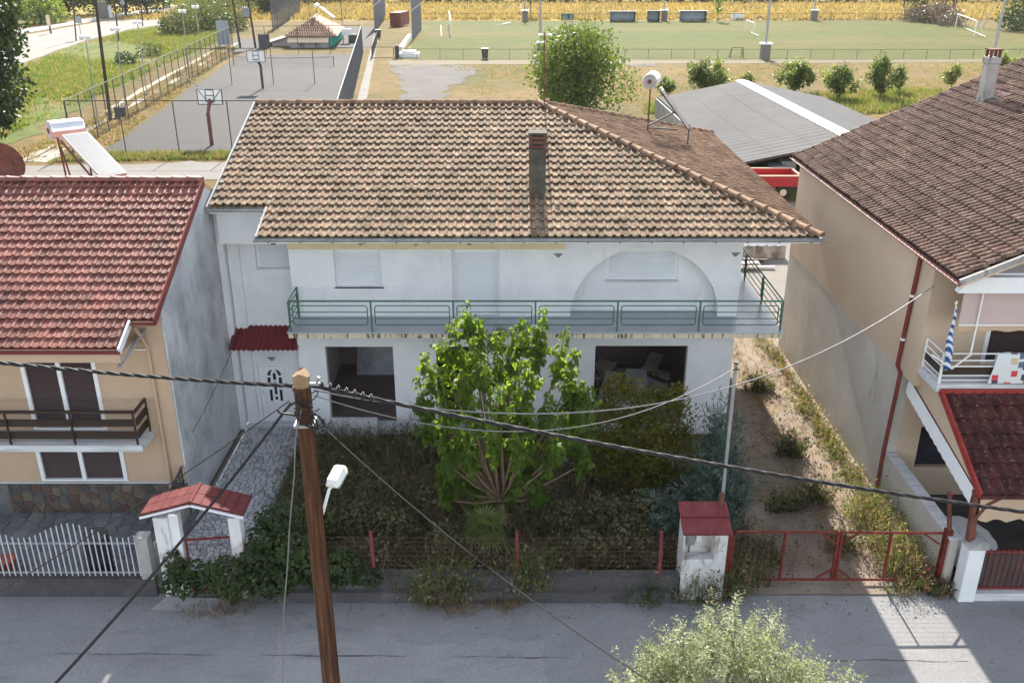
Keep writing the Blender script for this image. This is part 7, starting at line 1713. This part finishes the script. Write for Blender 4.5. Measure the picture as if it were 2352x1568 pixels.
# ================================================================== trees and bushes of the background
tree("round_tree", "big round bright green tree just behind the tiled ridge", P(1335, 262), 6.6, 5.1, 'tree_round', .30, 13000, .22, seed=1, blobs=24, low=.06, shell=.4)
for k, (px, py, hp, wp, n, lab, mt) in enumerate((
        (1620, 222, 130, 88, 3000, "bushy twin-topped young tree behind the warehouse ridge", 'tree_mid'), (1826, 215, 135, 84, 2600, "bushy young tree beside the warehouse roof slope", 'tree_mid'),
        (1926, 232, 140, 72, 1900, "neat small-trunked young tree standing in green grass", 'tree_mid'), (2020, 225, 122, 62, 2200, "tallest slim young tree in the row", 'tree_mid'),
        (2062, 218, 140, 42, 800, "thin pale sapling leaning on the tallest young tree", 'tree_light'), (2184, 204, 142, 50, 900, "sparse pale young tree standing alone before the tan roof", 'tree_light'),
        (2296, 190, 118, 50, 1200, "young tree half hidden by the tan house chimney", 'tree_light'), (2338, 170, 126, 45, 700, "last young tree at the edge beyond the tan roof", 'tree_light'), (1526, 220, 172, 40, 900, "low round bush beside the solar tank", 'tree_mid'), (1715, 205, 165, 36, 500, "small low sapling peeping over the warehouse roof", 'tree_light'))):
    b = P(px, py); h = PY(px, hp, b.y).z; sc_ = .92 * b.y + 4; rad = 1.3 * wp / 2 / F * sc_; h *= 1.08
    g = random.Random(500 + k); t = thing("young_tree", lab, "tree", b, "young trees in a row along the grass"); sh = []
    limb(t, [b, b + Vector((.05, 0, h * .2)), b + Vector((.0, 0, h * .5))], .07, M['dark_bark'])
    for q in range(int(8 + n / 160)):
        an = g.uniform(0, 6.28); f = g.random() ** .7; top = h * (1.0 - .45 * f * f - g.uniform(0, .22)); st = b + Vector((0, 0, h * g.uniform(.10, .26)))
        e = b + Vector((rad * f * math.cos(an), rad * f * math.sin(an), top)); md = st.lerp(e, .5) + Vector((rad * .22 * f * math.cos(an), rad * .22 * f * math.sin(an), -.05 * h))
        sh.append([st, md, e])
        for z in range(3):
            s0 = md.lerp(e, g.uniform(-.2, .6)); sh.append([s0, s0 + Vector((g.gauss(0, .25), g.gauss(0, .25), .2)) * rad * .5, s0 + Vector((g.gauss(0, .4), g.gauss(0, .4), .5)) * rad * .6])
    mb = MB()
    for q in sh[::3]: mb.tube(q, [.03, .02, .008], 4, False)
    mb.build("limb", M['dark_bark'], t)
    shootplant(t, "crown", sh, .33, 19, M[mt], np.random.default_rng(600 + k), .2, .6)
# the tall dark trees at the edge of the picture
bt = P(-40, 338)
tree("dark_tree", "tall dense dark green tree at the picture edge beside the meadow", bt, 17, 4.4, 'tree_dark', .42, 24000, .35, seed=60, blobs=26, low=.02, shell=.55)
for k, (px, py, h, rad, mt, n, lab) in enumerate((
        (95, 58, 9, 6, 'tree_mid', 1500, "light green tree across the road behind the notice board"), (160, 40, 13, 9, 'tree_dark', 2200, "dark tree behind the grey roadside pole"), (225, 38, 14, 9, 'tree_mid', 2000, "tall green tree behind the roadside cabinets"),
        (290, 40, 15, 9, 'tree_dark', 2600, "broad dark tree across the road opposite the tall floodlight"), (338, 36, 14, 7, 'tree_dark', 2000, "dark tree beside the broad one at the road bend"), (45, 45, 14, 9, 'tree_dark', 1800, "dark trees' outermost crown above the road, beside the tall edge tree"), (390, 22, 8, 7, 'tree_light', 1000, "pale tree at the dry roadside bank"),
        (505, 18, 13, 9, 'tree_mid', 1800, "green tree at the far end of the road"), (570, 16, 12, 9, 'tree_dark', 1800, "dark tree behind the transformer poles"), (620, 36, 8, 5, 'tree_dark', 1200, "dark bushy tree beside the tall yard fence"), (700, 12, 11, 12, 'tree_dark', 2200, "far dark tree above the clubhouse roof"), (770, 6, 9, 12, 'tree_dark', 1500, "far dark tree at the edge of the yellow field"), (650, 22, 10, 8, 'tree_dark', 1400, "dark tree seen through the tall yard fence"))):
    tree("roadside_tree", lab, P(px, py - 4), h * .62, rad * .9, mt, .65, n, .3, group="trees beyond the country road", seed=80 + k, blobs=10, low=.08, shell=.4)
def bush(name, label, blobs, n, leaf, mat, seed, group=None):
    o = thing(name, label, "bush", blobs[0][0][:2] + (0,), group); c = blobs[0][0]; mb = MB(); mb.tube([(c[0], c[1], 0), (c[0], c[1], c[2])], [.1, .04], 5); mb.build("stem", M['dark_bark'], o)
    crown("crown", blobs, n, leaf, leaf * .45, M[mat], o, np.random.default_rng(seed), .6, .45); return o
def gb(px, py, a, b, c, f=.7): p = P(px, py); return ((p.x, p.y, c * f), a, b, c)
bush("reed_thicket", "broad olive-green reed thicket beside the country road", [gb(420, 80, 3.5, 3, 2.2), gb(450, 72, 4, 3.5, 2.6), gb(490, 68, 4, 4, 2.6), gb(400, 78, 2.5, 2.5, 1.8), gb(520, 52, 5, 5, 2.8), gb(470, 50, 5, 5, 2.6), gb(540, 70, 2.5, 3, 1.8)], 7500, .6, 'reed', 200)
bush("meadow_bush", "small dark bush in the meadow near the tall brown pole", [gb(292, 150, 1.4, 1.4, 1.0, .5), gb(284, 146, .9, 1, .8, .5)], 700, .35, 'tree_dark', 201, "bushes in the meadow")
bush("meadow_bush", "olive bush in the meadow beside the third light pole", [gb(345, 130, 1.8, 1.6, 1.2, .5), gb(360, 126, 1.2, 1.2, .9, .5)], 800, .35, 'reed', 202, "bushes in the meadow")
bush("bramble_thicket", "brown bramble thicket behind the far goal", [gb(2145, 52, 4, 3, 2.2, .6), gb(2165, 54, 3, 3, 2.4, .6), gb(2105, 50, 3, 3, 1.6, .6), gb(2185, 60, 3, 2.5, 1.4, .5)], 2600, .55, 'bramble', 203)
bush("corner_shrub", "dark upright shrub at the far corner of the pitch", [gb(2098, 46, 2.0, 2, 3.6, .8), gb(2108, 46, 1.6, 1.6, 2.4, .8)], 900, .5, 'tree_dark', 204)
bush("round_bush", "round dark green bush at the edge of the dry bank", [gb(2338, 70, 4.0, 3.2, 3.2, .75), gb(2352, 66, 4.0, 3.4, 2.8, .7), gb(2322, 72, 2.2, 2.2, 2.0, .7)], 2600, .5, 'tree_dark', 205)
tree("thin_sapling", "thin ragged sapling between the long dugout and the white crate", P(1647, 50), 6.2, 1.3, 'tree_mid', .5, 260, .08, seed=130, blobs=5, low=.2); tree("thin_sapling", "small tree beside the floodlight mast at the yellow field", P(1218, 40), 8.0, 2.0, 'tree_mid', .5, 350, .1, seed=131, blobs=5, low=.3)
# far crop edge: a mass nobody could count
r_ = np.random.default_rng(9); n = 9000; Pt = np.stack([r_.uniform(-190, 330, n), r_.uniform(262, 275, n), r_.uniform(0, 4.5, n)], 1); D = unit(r_.normal(size=(n, 3)) * .6 + np.array([0, 0, .6])); N = unit(np.cross(D, r_.normal(size=(n, 3))))
tag(npmesh("crop_edge", leaf_quads(Pt, D, N, np.full(n, 2.2), np.full(n, 1.6)).reshape(-1, 3), 4, M['tree_dark']), "dark green edge of tall crops beyond the yellow field", "crops", None, "stuff")
# flowers of the yellow field and tall grass of the meadow
r_ = np.random.default_rng(10); n = 26000; t = r_.random(n) ** 1.3; Pt = np.stack([r_.uniform(-80, 210, n), 197 + 64 * t, np.full(n, .0)], 1)
tag(npmesh("yellow_flowers", blades(Pt, unit(r_.normal(0, .35, (n, 3)) + np.array([0, 0, 1])), r_.uniform(.5, 1.1, n), np.full(n, .5), rng=r_).reshape(-1, 3), 3, M['yellow_leaf']), "yellow flowering weeds covering the far field", "flowers", None, "stuff")
def tuftfield(name, label, polyD, n, h, w, mats, seed, patch=None):
    r = np.random.default_rng(seed); pts = [P(*p) for p in polyD]; xs = [p.x for p in pts]; ys = [p.y for p in pts]; Pt = np.stack([r.uniform(min(xs), max(xs), n * 3), r.uniform(min(ys), max(ys), n * 3), np.zeros(n * 3)], 1)
    ins = np.zeros(len(Pt), bool); m = len(pts)
    for i in range(m):
        a, b = pts[i], pts[(i + 1) % m]; c = ((a.y > Pt[:, 1]) != (b.y > Pt[:, 1])); xi = (b.x - a.x) * (Pt[:, 1] - a.y) / (b.y - a.y + 1e-9) + a.x; ins ^= c & (Pt[:, 0] < xi)
    Pt = Pt[ins]
    if patch is not None: Pt = Pt[np.sin(Pt[:, 0] * patch + 1.3) * np.sin(Pt[:, 1] * patch * .8 + .4) + .5 * np.sin(Pt[:, 0] * patch * 2.7 + Pt[:, 1] * patch * 1.9) + r.normal(0, .25, len(Pt)) >  -.35]
    Pt = Pt[:n]; k = len(Pt); per = 4; Q = np.repeat(Pt, per, 0) + np.concatenate([r.normal(0, .15, (k * per, 2)), np.zeros((k * per, 1))], 1); D = unit(r.normal(0, .45, (k * per, 3)) * np.array([1, 1, .3]) + np.array([0, 0, 1]))
    o = npmesh(name, blades(Q, D, h * r.uniform(.5, 1.2, k * per), w * r.uniform(.6, 1.3, k * per), rng=r).reshape(-1, 3), 3, mats, None, np.repeat(r.integers(0, len(mats), k), per)); tag(o, label, "grass", None, "stuff")
tuftfield("meadow_grass", "long green grass of the meadow between road and court", [(-40, 335), (40, 300), (150, 258), (300, 185), (500, 95), (520, 62), (390, 62), (300, 74), (187, 103), (47, 155), (-60, 180)], 15000, .5, .10, [M['grass_green'], M['grass_green'], M['grass_green'], M['weed_straw']], 51, .10)
tuftfield("track_verge_grass", "dry and green grass along the dirt track and court fence", [(60, 372), (240, 352), (300, 300), (545, 112), (520, 100), (300, 232), (150, 300), (40, 345)], 4500, .32, .07, [M['weed_straw'], M['weed_straw'], M['grass_green'], M['weed_dry']], 52, .5)
tuftfield("court_front_grass", "strip of rough grass between the near court fence and the back road", [(110, 372), (540, 366), (540, 350), (240, 353)], 1800, .35, .06, [M['weed_straw'], M['weed_green'], M['grass_green']], 53)
tuftfield("young_tree_grass", "tall green and straw grass under the row of young trees", [(1480, 262), (1930, 262), (2020, 262), (2200, 215), (2100, 205), (1960, 212), (1700, 235), (1480, 240)], 4200, .6, .08, [M['grass_green'], M['grass_green'], M['weed_straw']], 54)
tuftfield("dry_strip_grass", "dry pale grass strip between the pitch fence and the young trees", [(870, 150), (1230, 150), (2300, 145), (2300, 200), (1480, 240), (1040, 235), (1120, 165), (900, 158)], 3800, .26, .06, [M['weed_straw'], M['weed_straw'], M['weed_straw'], M['grass_green']], 55, .22)
# roadside furniture across the country road
a = P(112, 78); b = P(152, 72); nb = thing("notice_board", "pale notice board on two posts across the country road", "notice board", (a + b) / 2); z = 3.0
mb = MB(); mb.box(a.x, b.x, a.y, a.y + .1, 1.2, z); mb.build("board", M['tin_cream'], nb)
for x in (a.x + .2, b.x - .2): mb = MB(); mb.box(x - .06, x + .06, a.y + .11, a.y + .23, 0, z); mb.build("post", M['dark_steel'], nb)
for k, (px, w, h, mt, lab) in enumerate(((237, 1.6, 3.2, 'pale_concrete', "tall cream kiosk box beside the country road"), (247, 1.4, 2.4, 'lamp_white', "white cable cabinet beside the cream kiosk box"))):
    q = P(px, 44 - k); o = thing("roadside_cabinet", lab, "cabinet", q, "cabinets across the road"); mb = MB(); mb.box(q.x - w / 2, q.x + w / 2, q.y, q.y + 1, .1, h); mb.build("body", M[mt], o); mb = MB(); mb.box(q.x - w / 2 - .08, q.x + w / 2 + .08, q.y - .08, q.y + 1.08, h, h + .15); mb.build("roof", M['concrete'], o); mb = MB(); mb.box(q.x - w / 2 + .15, q.x + w / 2 - .15, q.y - .03, q.y - .005, .25, h - .2); mb.build("door", M[mt], o)
for k, (px, py, lab) in enumerate(((287, 42, "pair of small round road signs on a post at the verge"), (188, 92, "small square road sign at the near verge of the country road"))):
    q = P(px, py); o = thing("road_sign", lab, "road sign", q, "signs along the country road"); mb = MB(); mb.tube([q, q + Vector((0, 0, 3.4))], .06, 6); mb.build("post", M['steel'], o); mb = MB(); mb.tube([q + Vector((0, -.06, 3.0)), q + Vector((0, -.1, 3.0))], .5, 14) if k == 0 else mb.box(q.x - .5, q.x + .5, q.y - .1, q.y - .06, 2.5, 3.5); mb.build("plate", M['steel'], o)
# ------------------------------------------------------------------ the air: thin summer haze round the whole scene
hz_m = bpy.data.materials.new("summer_haze"); hz_m.use_nodes = True; hz_nt = hz_m.node_tree
hz_nt.nodes.remove(hz_nt.nodes["Principled BSDF"])
hz_v = hz_nt.nodes.new("ShaderNodeVolumePrincipled"); hz_v.inputs["Color"].default_value = (.93, .95, 1.0, 1); hz_v.inputs["Density"].default_value = .00008; hz_v.inputs["Anisotropy"].default_value = .2
hz_nt.links.new(hz_v.outputs[0], hz_nt.nodes["Material Output"].inputs["Volume"])
mb = MB(); mb.box(-910, 910, -210, 1510, -1.2, 28); tag(mb.build("haze", hz_m), kind="stuff")
